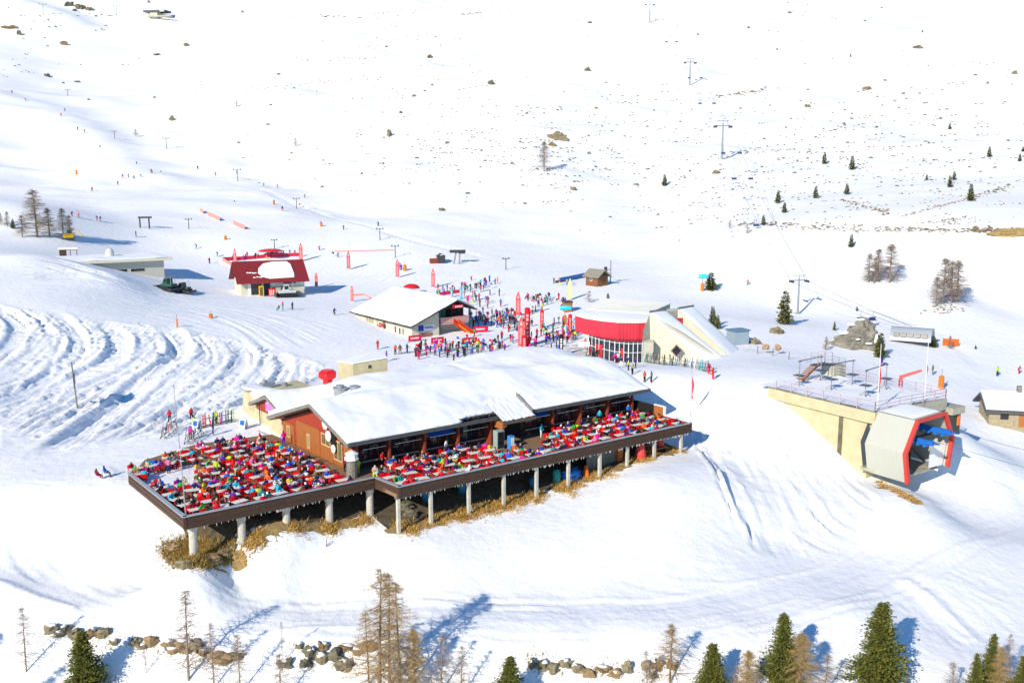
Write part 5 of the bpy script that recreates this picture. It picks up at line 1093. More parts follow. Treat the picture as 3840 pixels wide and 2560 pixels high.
# ------------------------------------------------------------------ trees
NEEDLE = [mat('needle_green', (.14,.155,.025), .8), mat('needle_dark', (.075,.095,.02), .8), mat('needle_olive', (.23,.21,.035), .8)]
BARK = mat('brown_bark', (.21,.145,.08), .9, var=.3, scale=5); BARKG = mat('grey_bark', (.24,.195,.155), .9, var=.3, scale=5)
TWIG = [mat('golden_twig', (.42,.29,.11), .8), mat('brown_twig', (.32,.225,.13), .8), mat('grey_twig', (.28,.22,.185), .8)]
def conifer_meshes(seed, nw, nb, ns, w_=.30, full=1.0, ragged=.25, sz=1.0):
    """unit tree 10 m tall: trunk mesh and needle mesh"""
    r = random.Random(seed); H_ = 10.0
    tm = MB(); tm.tube([(0,0,-.6),(0,0,4),(0,0,9.6)], [.17,.11,.02], 7)
    V = []; Fc = []; I = []
    for i in range(nw):
        f = (i+r.random())/nw; z = .5+f*(H_-.6); L0 = H_*w_*full*((1-f)**.82+.02)*(1-.5*max(0,.12-f)/.12)
        for b_ in range(max(3, int(nb*(1-f*.55)))):
            a = r.uniform(0, 2*PI); L_ = L0*r.uniform(1-ragged*1.6, 1.08)*(1+.30*math.sin(2.3*a+z*1.1+seed)*math.sin(z*2.1+a+seed*.7)); dr = r.uniform(.10,.34)*(1-f*.7); up = r.uniform(.0,.12)
            ca, sa = math.cos(a), math.sin(a); nse = max(2, int(ns*(.35+L_/(H_*w_))))
            for k in range(nse):
                g_ = (k+.6+r.random()*.4)/nse; x = L_*g_; zz = z-dr*x+up*x*x/L_*1.3; s_ = sz*(.40-.12*g_)*r.uniform(.75,1.25); wd = s_*r.uniform(.5,.8)
                ox, oy, oz = r.gauss(0,.09)*(1+g_), r.gauss(0,.09)*(1+g_), r.gauss(0,.06)
                px, py, pz = ca*x+ox, sa*x+oy, zz+oz; t_ = r.uniform(-.5,.5); sd = 1 if (k % 2) else -1
                ux, uy = ca*math.cos(t_)-sa*math.sin(t_)*sd, sa*math.cos(t_)+ca*math.sin(t_)*sd
                n = len(V); tip = r.uniform(-.25,.25)*s_; wz = r.uniform(-.5,.5)*wd
                V += [(px,py,pz),(px+ux*s_*.55-uy*wd*.5,py+uy*s_*.55+ux*wd*.5,pz+tip*.5+wz),(px+ux*s_,py+uy*s_,pz+tip),(px+ux*s_*.55+uy*wd*.5,py+uy*s_*.55-ux*wd*.5,pz+tip*.5-wz)]
                Fc.append((n,n+1,n+2,n+3)); I.append(r.choice((0,0,1,2)) if g_ > .45 else r.choice((0,1,1)))
    return new_mesh('trunk', tm.V, tm.F, [BARK]), new_mesh('crown', V, Fc, NEEDLE, I)
def larch_meshes(seed, nb, ntw, w_=.17, leader=True, thick=1.0, cols=(0,0,1), sz=1.0):
    r = random.Random(seed); H_ = 10.0; tm = MB(); bend = [r.gauss(0,.1), r.gauss(0,.1)]
    tp = [(0,0,-.8),(bend[0]*.3,bend[1]*.3,3),(bend[0],bend[1],6.5),(bend[0]*1.6,bend[1]*1.6,9.9)]; tm.tube(tp, [.13*thick,.10*thick,.06*thick,.012], 7)
    V = []; Fc = []; I = []
    def strip(p, q, wa, wb, ci):
        d = q-p; s_ = Vector((-d.y, d.x, 0)); s_ = s_.normalized() if s_.length > 1e-4 else Vector((1,0,0)); u_ = d.cross(s_).normalized() if d.length > 1e-5 else Vector((0,0,1))
        n = len(V); V.extend([tuple(p+s_*wa), tuple(p-s_*wa*.5+u_*wa*.86), tuple(p-s_*wa*.5-u_*wa*.86), tuple(q)]); Fc.extend([(n,n+1,n+3),(n+1,n+2,n+3),(n+2,n,n+3)]); I.extend([ci]*3)
    for i in range(nb):
        f = r.random()**.8; z = .9+f*8.8; a = r.uniform(0,2*PI); L_ = 10*w_*((1-f)**.75+.06)*r.uniform(.55,1.1); k = z/9.9
        base = Vector((bend[0]*k*1.4, bend[1]*k*1.4, z)); dirv = Vector((math.cos(a), math.sin(a), r.uniform(-.25,.22))); tip = base+dirv*L_+Vector((0,0,r.uniform(-.1,.25)*L_*.4))
        ci = r.choice(cols); strip(base, tip, .03*thick*(.5+L_/2), 0, ci)
        for j in range(ntw):
            g_ = r.uniform(.12,1); p = base+(tip-base)*g_; s_ = sz*r.uniform(.25,.6)*(1-.45*g_); q = p+Vector((r.gauss(0,.6),r.gauss(0,.6),r.gauss(-.25,.5)))*s_+dirv*s_*.35
            strip(p, q, .0115*thick, 0, r.choice(cols))
    return new_mesh('trunk', tm.V, tm.F, [BARKG if 2 in cols else BARK]), new_mesh('crown', V, Fc, TWIG, I)
TREES = {}
def proto(key, fn):
    if key not in TREES: TREES[key] = fn()
    return TREES[key]
def plant(name, key, fn, loc, h_, rz, lab, cat, group, wide=1.0):
    tm, cm = proto(key, fn); t = empty(name, loc, rz, lab, cat, group); t.scale = (h_/10*wide, h_/10*wide, h_/10)
    for nm, me_ in (('trunk', tm), ('crown', cm)): o = bpy.data.objects.new(nm, me_); COL.objects.link(o); o.parent = t
    return t
CON = [lambda s=s: conifer_meshes(s, 34, 11, 6, .25, 1, .22, 2.4) for s in (3, 4, 5)]
# foreground: base just below the frame, height from where the tip stands in the picture
def front_tree(kind, u, vtip, Y, lab, wide=1.0, seed=0):
    X = unpY(u, 1500, Y)[0]; gz = hgt(X, Y); tipz = unpY(u, vtip, Y)[2]; h_ = tipz-gz; X = unpY(u, 1500, Y)[0]
    if kind == 'fir': plant('fir_tree', 'ff%d' % (seed % 2), lambda: conifer_meshes(50+seed % 2, 62, 24, 13, .25, 1, .26, .72), (X, Y, gz), h_, seed*1.3, lab, 'fir tree', 'firs in front of the piste', wide)
    else:
        cols = {'larch': (0,1,1), 'gold': (0,0,0,1), 'grey': (1,2,2)}[kind]; dens = {'larch': (115,24), 'gold': (190,44), 'grey': (95,20)}[kind]
        plant('larch_tree', kind+'%d' % (seed % 3), lambda: larch_meshes(70+seed % 3, dens[0], dens[1], .25 if kind != 'gold' else .25, True, .8, cols, 1.15), (X, Y, gz), h_, seed*.9, lab, 'larch', 'bare larches in front of the piste', wide)
for i, a in enumerate((
 ('fir',190,1450,75.5,'dark bushy fir at the bottom left corner',1.25),('fir',1172,1508,74,'small fir tip at the bottom edge in the middle',1.3),('fir',1637,1476,74.5,'small narrow fir beside its blue shadow right of the rocks',1.15),
 ('fir',1798,1408,76,'tall olive fir behind the golden larch at the bottom right',1.0),('fir',2022,1383,76.5,'broadest tallest green fir at the bottom right',1.18),('fir',2280,1455,75.5,'slim fir with a larch before it near the right edge',.8),('fir',2356,1505,74,'fir cut by the right edge of the picture',1.1),('fir',2246,1500,74.5,'low ragged fir left of the slim one near the right edge',.8),
 ('grey',57,1392,77,'thin bare larch nearest the bottom left corner',.8),('grey',430,1350,76.5,'tall bare grey larch rising over the brown stone slabs',1.0),('grey',333,1478,77,'bare larch sapling between the dark fir and the grey larch',.7),('grey',488,1425,76,'slim bare larch just right of the tall grey one',.8),
 ('grey',548,1452,75.5,'bare larch with reddish twigs right of the stone slabs',.9),('grey',648,1425,77.5,'very thin leafless stem left of the boulder pile',.35),('larch',870,1300,75,'tallest golden brown larch of the middle clump, left stem',.95),('larch',893,1308,75.5,'golden brown larch of the middle clump, centre stem',.8),
 ('larch',918,1325,74.8,'golden brown larch of the middle clump, right stem with dark bark',.85),('larch',846,1400,76,'lower larch on the left side of the middle clump',.9),('gold',952,1440,75,'golden bushy young larch at the right foot of the middle clump',.85),('grey',1012,1455,75.5,'grey brown larch right of the golden bushy one',1.1),
 ('grey',1058,1480,75,'outermost low larch right of the middle clump',1.0),('larch',1540,1428,76,'lone light brown larch standing at the right end of the rocks',1.25),('grey',1488,1492,75.5,'low larch left of the lone light brown one',1.0),('gold',1722,1492,74.5,'low orange larch left of the olive fir',1.2),
 ('gold',1842,1452,75,'golden orange larch in front of the olive fir',1.2),('grey',1898,1500,75,'grey bush like larch between the golden larch and the broad fir',1.3),('gold',2300,1480,74.5,'rusty larch in front of the slim fir at the right',.9),('grey',2318,1450,75.5,'thin bare larch stem near the right edge',.6),('grey',2196,1520,74.5,'low bare bush near the right corner',1.3),('grey',640,1500,74.5,'leafless low shrub left of the boulder pile',1.2))):
    front_tree(a[0], a[1], a[2], a[3], a[4], a[5]*(1.28 if a[0] == 'fir' else 1.5), i)
# more trees of the same wood below and left of the frame, whose shadows fall on the snow
for i, (X, Y, h_) in enumerate(((-45,66,14),(-50,70,12),(-29,62,11),(-24,60,12),(-17,61,11),(-8,60,12),(-3,61,11),(3,60,10),(-37,62,12))):
    plant('larch_tree', 'larch%d' % (i % 3), lambda: larch_meshes(70+i % 3, 105, 22, .17, True, 1, (0,1,1)), (X, Y, hgt(X, Y)), h_, i*1.1, 'bare larch of the wood below the piste, out at the bottom', 'larch', 'bare larches below the frame')
def zp(x, y, ox, oy, k): return (ox+x/k)/1.6327, (oy+y/k)/1.6327
far = []
Z3 = lambda x, y: zp(x, y, 2560, 0, 1.836); Z4 = lambda x, y: zp(x, y, 2560, 600, 1.8375)
for x, y, h_, wd, lab in ((975,1130,80,1,'dark fir on the right slope, middle of the three below the rocky band'),(1165,1170,95,1,'pointed fir beside a low bush, right of the middle slope fir'),(655,1400,90,1,'taller of two firs near the hanging lift chairs'),(700,1465,70,1.2,'shorter fir just below its taller neighbour by the lift chairs'),(915,1365,85,1,'slim fir in the centre of the right slope'),(1130,1340,75,1.1,'fir above the brown grassy band of the right slope'),(555,1550,70,1,'small fir at the foot of the rocky slope left of the brown patches'),(1680,1240,40,1,'tiny fir left of the fir pair on the right slope'),(1838,1290,80,1,'front fir of the pair on the right slope'),(1868,1240,62,1,'rear fir of the pair on the right slope'),(1980,1385,118,.9,'tallest slope fir standing on the brown ledge at the right'),(2110,1082,72,1,'fir high on the right slope near the edge'),(2320,1112,52,1,'fir nearest the right edge of the slope'),(2342,1045,36,1.2,'bushy fir cut by the right edge of the slope'),(1838,892,45,1,'small fir beside brown rocks high on the right slope'),(1155,395,24,1,'tiny lone fir in the smooth upper snow at the right'),(1650,224,18,1,'tiny dark fir left above the double rock')):
    far.append((*Z3(x, y), h_/1.836/1.6327, wd, lab))
for x, y, h_, wd, lab in ((1160,602,92,.9,'lone fir on the white flat above the larch groups'),(700,1133,232,1,'tall pointed fir left of the nearest chairlift pylon'),(192,897,122,1.5,'rounded dark fir beside the turquoise snow gun'),(205,1150,140,.95,'left fir of two behind the sloping buttress'),(240,1165,95,1,'right lower fir of two behind the sloping buttress'),(1355,1362,172,1.05,'fir casting a blue shadow right of the great boulder'),(1728,1292,82,1.3,'bushy fir left of the orange banner at the right'),(1045,1175,62,.8,'little fir touching the left side of the great boulder'),(1200,1042,34,1,'tiny fir alone above the great boulder'),(2018,1305,28,1.1,'tiny fir above the orange pole at the right')):
    far.append((*Z4(x, y), h_/1.8375/1.6327, wd, lab))
far.append((*zp(600,357,2050,1000,2.613), 97/2.613/1.6327, 1, 'small fir standing behind the lift station hall'))
far.append((*zp(2225,1282,1280,0,1.836), 82/1.836/1.6327, 1, 'small fir alone in the middle of the rocky slope'))
far.append((*zp(70,367,0,600,1.4254), 52/1.4254/1.6327, 1, 'small fir at the left edge beside the bare larches'))
for i, (u, v, h_, wd, lab) in enumerate(far):
    p = G(u, v); plant('fir_tree', 'cf%d' % (i % 3), CON[i % 3], p, px_m(h_, p), i*1.7, lab, 'fir tree', 'firs scattered over the slopes', wd)
lar = []
for x, y, h_, lab in ((1280,847,205,'left larch of the pale larch group on the right flat'),(1345,842,235,'thin middle larch of the pale larch group on the right flat'),(1318,852,185,'short front larch of the pale larch group on the right flat'),(1425,847,272,'tall dense right larch of the pale larch group on the right flat'),(1790,995,325,'tall left larch of the nearer larch group at the right'),(1850,988,300,'middle larch of the nearer larch group at the right'),(1888,982,295,'dense right larch of the nearer larch group at the right'),(1745,1012,215,'low front larch of the nearer larch group at the right'),(985,1312,95,'small pale bare larch above the deck fence'),(1838,1300,92,'bare larch behind the orange banner at the right')):
    lar.append((*Z4(x, y), h_/1.8375/1.6327, lab))
lar.append((*zp(1395,1178,1280,0,1.836), 205/1.836/1.6327, 'lone bare larch on the slope below the big grey rock'))
for x, y, h_, lab in ((200,412,258,'tallest old larch of the clump at the left edge'),(265,407,152,'second larch right of the tallest one at the left edge'),(340,420,165,'third slim larch of the clump at the left edge'),(375,426,132,'rightmost larch of the clump beside the yellow machine'),(40,356,82,'small pale larch at the very left edge'),(5,348,66,'leftmost pale larch cut by the left edge'),(120,415,120,'low larch at the left foot of the tallest one')):
    lar.append((*zp(x, y, 0, 600, 1.4254), h_/1.4254/1.6327, lab))
for i, (u, v, h_, lab) in enumerate(lar):
    p = G(u, v); plant('larch_tree', 'fl%d' % (i % 3), lambda: larch_meshes(90+i % 3, 170, 20, .25, True, 1.1, (1,2,2), 1.5), p, px_m(h_, p), i*1.3, lab, 'larch', 'bare larches on the slopes', 1.9 if 'dense' in lab or 'tallest' in lab else 1.55)
# low bare bushes
for i, (u, v, h_, lab) in enumerate(((*Z4(445,508), 22, 'bare grey bush at the foot of the rocky slope'),(*Z4(325,472), 18, 'brown bush left of the grey bush below the slope'),(*zp(415,352,2050,1000,2.613), 26, 'spreading leafless bush behind the lift station'),(*zp(935,942,0,0,1.836), 16, 'leafless bush beside the left piste'),(*zp(1630,738,0,0,1.836), 15, 'small leafless bush on the upper slope'),(*zp(2035,1008,0,0,1.836), 18, 'leafless bush right of the piste nets'))):
    p = G(u, v); plant('bare_bush', 'bb%d' % (i % 2), lambda: larch_meshes(120+i % 2, 90, 16, .5, True, 1.6, (1,2,2), 1.6), p, px_m(h_, p)*1.1, i, lab, 'bush', 'leafless bushes', 1.3)

# ------------------------------------------------------------------ rocks
def rock(u, v, wpx, hpx, lab, m_, seed, rough=.42, group=None, det=(10,7)):
    p = G(u, v); w_ = px_m(wpx, p)/2; h_ = px_m(hpx, p)
    rz = random.uniform(-.3,.3); rq = random.Random(seed)
    o = MB().blob((0,0,h_*.10), (w_*rq.uniform(.85,1.2),w_*rq.uniform(.7,.95),h_*rq.uniform(.6,.9)), seed, rough, *det).build('rock', m_, None, False, p, rz)
    if group and 'wall' in group and rq.random() < .75:
        MB().blob((rq.uniform(-.2,.2)*w_,rq.uniform(0,.25)*w_,h_*.66), (w_*rq.uniform(.5,.85),w_*rq.uniform(.4,.6),h_*.26), seed+7, .4, 10, 6).build('snow_cap', ROOFSNOW, o, True)
    return tag(o, lab, 'rock', group)
k = 200
fr_rocks = ((118,1447,38,22,'m'),(150,1453,30,16,'m'),(140,1463,28,12,'g'),(172,1455,44,20,'m'),(186,1466,40,18,'m'),(212,1459,36,22,'w'),(240,1463,40,20,'m'),(262,1476,26,14,'m'),(312,1475,34,20,'m'),(348,1476,46,24,'w'),(385,1482,34,18,'w'),(330,1492,28,14,'m'),(420,1484,54,24,'w'),(452,1490,44,20,'m'),(398,1496,40,16,'w'),(470,1500,36,16,'w'),(688,1494,26,14,'m'),(712,1506,38,26,'g'),(655,1532,42,18,'g'),(742,1496,34,18,'w'),(738,1520,34,26,'m'),(792,1496,46,12,'w'),(770,1517,44,24,'g'),(822,1508,30,16,'w'),(790,1535,48,20,'m'),(702,1535,40,20,'g'),(1222,1532,26,22,'g'),(1246,1538,38,20,'m'),(1272,1542,30,22,'m'),(1300,1536,34,18,'m'),(1328,1540,34,14,'m'),(1352,1552,40,18,'w'),(1385,1538,42,16,'w'),(1412,1550,34,16,'w'),(1440,1542,26,26,'m'),(1486,1540,36,20,'m'),(1512,1536,34,20,'w'),(1545,1534,32,18,'w'),(1500,1552,34,12,'m'))
SIDE = {'m': 'grey green', 'w': 'warm brown', 'g': 'dark grey'}
for i, (u, v, w_, h_, c_) in enumerate(fr_rocks):
    zone = 'left pile by the dark fir' if u < 290 else 'brown row under the grey larch' if u < 600 else 'middle pile left of the larch clump' if u < 1000 else 'right row below the piste'
    zn = [q for q in fr_rocks if (q[0] < 290) == (u < 290) and (q[0] < 600) == (u < 600) and (q[0] < 1000) == (u < 1000)]; zn.sort(); n_ = [q[0] for q in zn].index(u)
    rock(u, v, w_*.86, h_*.82, '%s boulder, %s from left in the %s' % (SIDE[c_], ORD[n_], zone), {'m': ROCKM, 'w': ROCKW, 'g': ROCKG}[c_], 300+i, .5, 'boulders of the piste wall', (9,6))
for u, v, s_, lab in ((497,1508,.62,'tan stone slab, upper left of the slab steps'),(535,1520,.75,'tan stone slab with reddish edge, right of the slab steps'),(512,1530,.6,'flat brown slab at the foot of the slab steps'),(845,1497,.8,'rusty brown cut bank stone left of the golden clump')):
    p = G(u, v); b = MB(); b.blob((0,0,.15),(s_*1.25,s_*.7,s_*.5), int(u), .25, 12, 8); tag(b.build('stone_slab', ROCKW, None, False, p, .1), lab, 'stone slab')
tufts('scrub', [G(random.choice((430,470,530,860,1240,1530,1740))+random.gauss(0,22), 1510+random.gauss(0,12))[:2] for _ in range(34)]+[G(q_[0]+random.gauss(0,16), q_[1]+6+random.gauss(0,5))[:2] for q_ in fr_rocks for _k in range(3)], [STRAW2, OLIVE, STRAW], nper=14, spread=.35, hh=(.1,.35))
# the great boulder and its neighbours
p = unpY(1966, 796, 174); gz = hgt(p[0], p[1]); gb = empty('great_boulder', (p[0], p[1], gz), 0, 'huge jagged grey boulder with snow patches right of the sloping buttresses', 'boulder')
V = []; Fc = []; n_, m_ = 44, 26
for j in range(m_+1):
    for i in range(n_):
        a = 2*PI*i/n_; f = j/m_; d = Vector((math.cos(a), math.sin(a), 0)); prof_ = (1-f**1.5)**.75
        q = d*4.3*prof_; lean = Vector((1.2*f, .4*f, 5.9*f)); nz = mnoise.noise((q+lean)*.4)*1.6+abs(mnoise.noise((q+lean)*.8))*1.9-.5+.6*mnoise.noise((q+lean)*1.9)
        q = Vector((q.x*(1+.22*nz), q.y*.75*(1+.22*nz), 0))+lean+Vector((0,0,-.8+.35*nz*f)); V.append(tuple(q))
for j in range(m_):
    for i in range(n_): Fc.append((j*n_+i, j*n_+(i+1)%n_, (j+1)*n_+(i+1)%n_, (j+1)*n_+i))
Fc.append(tuple(m_*n_+i for i in range(n_)))
o = bpy.data.objects.new('rock_body', new_mesh('rock_body', V, Fc, [mat('lichen_grey_boulder', (.33,.30,.235), .9, col2=(.13,.125,.105), scale=.7, bump=.7, bscale=2)])); COL.objects.link(o); o.parent = gb
for (x,y,z,rx,ry,rz_) in ((-2.4,-1.0,2.5,1.1,.5,.28),(-1.2,-.6,3.9,.8,.5,.25),(.4,-.2,4.75,.9,.5,.25),(2.9,-1.6,1.5,.5,.6,.9),(1.2,-2.9,.9,.6,.3,.18),(-.6,-2.6,1.6,.45,.3,.15),(3.6,-.2,.6,.9,.8,.5)): MB().blob((x,y,z),(rx,ry,rz_), int(x*10), .4, 9, 6).build('snow_patch', ROOFSNOW, gb, True)
BIG = ((1783,765,44,19,'m','squared grey rock in the snow left of the great boulder'),(1735,790,32,18,'m','jagged dark rock behind the grey shed'),(1281,320,46,24,'m','big grey rock above the lone bare larch'),(1268,335,26,10,'w','long brown rock just below the big grey one'),(395,276,20,16,'m','dark brown rock alone on the left slope'),(895,313,16,18,'m','round grey rock on the slope left of the lone larch'),(1015,484,18,11,'g','dark rock at the foot of the middle slope'),(1317,436,18,10,'m','pale brown rock below the lone larch'),(1645,399,18,11,'m','grey rock near the second pylon foot'),(1990,206,22,13,'m','round grey rock on the upper right slope'),(2108,111,30,11,'m','double grey rock high in the right corner'),(1855,365,9,6,'m','small rock left of the slope firs'),(1350,163,18,13,'g','triangular dark rock on the upper middle slope'),(1127,194,18,13,'g','triangular rock left of the upper middle one'),(988,133,18,9,'g','dark rock in the upper snow left of the middle'),(360,127,20,6,'g','flat dark stone on the upper left slope'),(148,103,32,10,'w','brown rock ledge beside the upper left piste'),(160,14,26,14,'g','left dark crag of the outcrop between the top left pylons'),(185,20,30,16,'g','largest dark crag of the outcrop between the top left pylons'),(207,24,24,12,'m','right grey crag of the outcrop between the top left pylons'),(172,26,16,8,'g','low crag at the foot of the top left outcrop'),(25,64,46,8,'w','long brown ledge at the top left edge'),(45,80,16,12,'g','dark rock under the long top left ledge'),(107,175,20,8,'g','flat dark rock beside the upper left piste'),(428,106,16,9,'m','grey rock right of the upper left piste'),(178,189,18,6,'g','thin dark slab on the upper left piste bank'),(2330,170,20,10,'m','grey rock at the far right upper edge'),(1855,246,20,8,'m','grey flat rock in the middle of the right rocky band'))
for i, (u, v, w_, h_, c_, lab) in enumerate(BIG): rock(u, v, w_*.72, h_*.72, lab, {'m': ROCKM, 'w': ROCKW, 'g': ROCKG}[c_], 400+i, .5, None, (12,8))
med = []
for x, y in ((1670,88),(1920,515),(2025,610),(1865,725),(1845,860),(1645,985),(2220,1290),(1025,20),(660,115),(435,575),(610,690),(1065,675)): med.append(zp(x, y, 0, 0, 1.836))
for x, y in ((310,325),(625,590),(500,665),(1230,980),(1175,1130),(1265,1405),(1755,750),(870,1335),(2030,1275),(1750,1150),(1545,1215),(1710,160),(575,630),(410,780),(140,1200),(1705,1060),(965,1040),(730,990)): med.append(zp(x, y, 1280, 0, 1.836))
for x, y in ((1395,557),(1520,650),(1775,820),(1335,880),(1135,985),(770,1192),(1295,1090),(1110,855),(2015,520),(2100,578),(650,345),(453,195),(735,92),(105,242),(1370,58),(1255,148),(2240,970),(1115,760),(560,960),(1730,1105)): med.append(zp(x, y, 2560, 0, 1.836))
for i, (u, v) in enumerate(med): rock(u, v, random.uniform(5,10), random.uniform(3,5), 'small dark rock poking out of the snowy mountainside', random.choice((FARROCK, ROCKG, ROCKM)), 500+i, .5, 'small rocks on the mountainside', (9,6))
# countless stones and tufts: one mass
def specks(name, pts, mats, smin, smax):
    b = MB(); k = 0
    for u, v, f in pts:
        p = G(u, v); s_ = px_m(random.uniform(smin, smax)*f, p); k += 1; b.mi = random.randrange(len(mats))
        n = 6; V = []; ph = random.random()*6; rx, ry, rz_ = s_*random.uniform(.6,1.5), s_*.6, s_*random.uniform(.35,.7)
        for j in range(n): a = 2*PI*j/n+ph; q = random.uniform(.6,1.2); V.append((p[0]+rx*q*math.cos(a), p[1]+ry*q*math.sin(a), p[2]-.15*rz_))
        for j in range(n): a = 2*PI*j/n+ph; q = random.uniform(.4,.7); V.append((p[0]+rx*q*math.cos(a), p[1]+ry*q*math.sin(a), p[2]+rz_*random.uniform(.6,1.1)))
        b.add(V, [(j,(j+1)%n,n+(j+1)%n,n+j) for j in range(n)]+[tuple(range(n,2*n))])
    o = b.build(name, mats); tag(o, kind='stuff'); return o
pts = []
def cloud(n, cu, cv, su, sv, f=1.0, slope=0):
    for _ in range(n):
        u = random.gauss(cu, su); v = random.gauss(cv, sv)+(u-cu)*slope
        if 4 < v < 560 and -10 < u < 2362: pts.append((u, v, f))
        if random.random() < .45:
            for q in range(random.randint(1, 4)): pts.append((u+random.uniform(3,16)*(q+1), v+random.gauss(0,1.6)-2*q*.4, f*.8))
cloud(210,2000,330,230,90,1,-.10); cloud(130,1750,410,160,60,1); cloud(90,2200,420,130,60,1); cloud(140,1100,360,200,38,.95); cloud(70,1450,270,130,40,.9); cloud(60,1350,390,90,40,1); cloud(60,1000,240,150,50,.7); cloud(50,900,110,120,50,.6); cloud(40,950,30,150,20,.6); cloud(40,1700,60,200,40,.55); cloud(40,1600,480,150,30,.9); cloud(35,600,180,120,60,.5); cloud(30,120,100,80,70,.9)
def streak(u0, v0, u1, v1, n, jit=2.0, f=1.0):
    for _ in range(n): t = random.random(); pts.append((u0+(u1-u0)*t, v0+(v1-v0)*t+random.gauss(0, jit), f))
streak(540,208,830,182,60,3,.5); streak(640,143,890,130,40,3,.5); streak(500,140,740,110,30,4,.4); streak(1265,90,1700,40,20,8,.5)
specks('scattered_stones', pts, [FARROCK, ROCKG, mat('brown_tuft', (.15,.12,.085), .9)], 2.0, 4.4)
pts = []
streak(1630,226,1760,205,60,2,.9); streak(1560,240,1830,198,50,2.4,.6); streak(790,285-140,900,140,0); streak(735,38,830,42,30,1.6,.8); streak(1060,34,1110,30,20,1,.8)
streak(1690,514,1980,523,110,4,1.1); streak(2010,526,2260,530,130,3,1.1); streak(2230,528,2352,534,120,3.5,1.5); streak(1930,462,2040,487,70,5,1.1); streak(2070,498,2230,455,90,1.4,.8); streak(2230,452,2320,430,60,3,1.1); streak(2110,470,2240,440,30,6,.8); streak(1200,388,1290,395,30,4,.8); streak(1185,256,1290,250,30,5,.9)
cloud(30,2170,510,30,6,1); cloud(26,2160,705,22,10,1.0)
for i in range(26): pts.append((2170+random.gauss(0,24), 706+random.gauss(0,8), 1.1))
specks('brown_grass_patches', pts, [mat('ochre_ground', (.27,.19,.085), .95, var=.3), mat('brown_tuft', (.15,.12,.085), .9)], 2.0, 4.2)
p = G(2330, 537); b = MB(); b.blob((0,0,.1),(5.5,2.0,1.1), 9, .3, 16, 8); tag(b.build('earth_bank', EARTH, None, False, p), 'bare brown earth bank at the right edge below the slope', 'earth bank')
# ------------------------------------------------------------------ people: each body one continuous skinned surface
def person_mesh(name, J, E_, R, parts):
    """joints J, bones E_ (pairs), radii R, parts: bone -> material slot"""
    me = bpy.data.meshes.new(name+'_skel'); names = list(J); me.from_pydata([J[n] for n in names], [(names.index(a), names.index(c)) for a, c in E_], [])
    o = bpy.data.objects.new(name+'_skel', me); COL.objects.link(o); md = o.modifiers.new('skin', 'SKIN'); md.use_smooth_shade = True
    for i, n in enumerate(names):
        sv = me.skin_vertices[0].data[i]; r = R[n]; sv.radius = r if hasattr(r, '__len__') else (r, r); sv.use_root = (n == 'pelvis')
    sb = o.modifiers.new('sub', 'SUBSURF'); sb.levels = 1; sb.render_levels = 1
    bpy.context.view_layer.update(); ev = o.evaluated_get(bpy.context.evaluated_depsgraph_get()); m = bpy.data.meshes.new_from_object(ev); m.name = name
    bpy.data.objects.remove(o); segs = [(Vector(J[a]), Vector(J[c]), parts[(a, c)]) for a, c in E_]; I = []
    hd = Vector(J['head']); fwd = J.get('_f', None)
    for p in m.polygons:
        c = p.center; best = (9, 0)
        for a, q, k in segs:
            d = q-a; t = max(0, min(1, (c-a).dot(d)/d.length_squared)); e = (c-(a+d*t)).length
            if e < best[0]: best = (e, k)
        k = best[1]
        if k == 3:
            v = c-hd; k = 2 if (v.y > .035 and v.z < .05) else 3
        I.append(k)
    m.materials.clear()
    for _ in range(5): m.materials.append(SNOW)
    m.polygons.foreach_set('material_index', np.array(I, np.int32)); m.polygons.foreach_set('use_smooth', np.ones(len(I), bool)); m.update(); return m
BON = [('pelvis','chest'),('chest','neck'),('neck','head'),('head','top')]
for s in 'LR': BON += [('chest','sho'+s),('sho'+s,'elb'+s),('elb'+s,'wri'+s),('wri'+s,'han'+s),('pelvis','hip'+s),('hip'+s,'kne'+s),('kne'+s,'ank'+s),('ank'+s,'toe'+s)]
PART = {}
for a, c in BON: PART[(a, c)] = 0 if c in ('chest','neck') or c[:3] in ('sho','elb','wri') else 3 if c in ('head','top') else 4 if c[:3] in ('han','toe') else 1
PART[('pelvis','chest')] = 0
RAD = {'pelvis': (.165,.13), 'chest': (.205,.15), 'neck': .075, 'head': (.115,.125), 'top': (.075,.08)}
for s in 'LR': RAD.update({'sho'+s: .088, 'elb'+s: .066, 'wri'+s: .05, 'han'+s: .045, 'hip'+s: .105, 'kne'+s: .082, 'ank'+s: .07, 'toe'+s: .055})
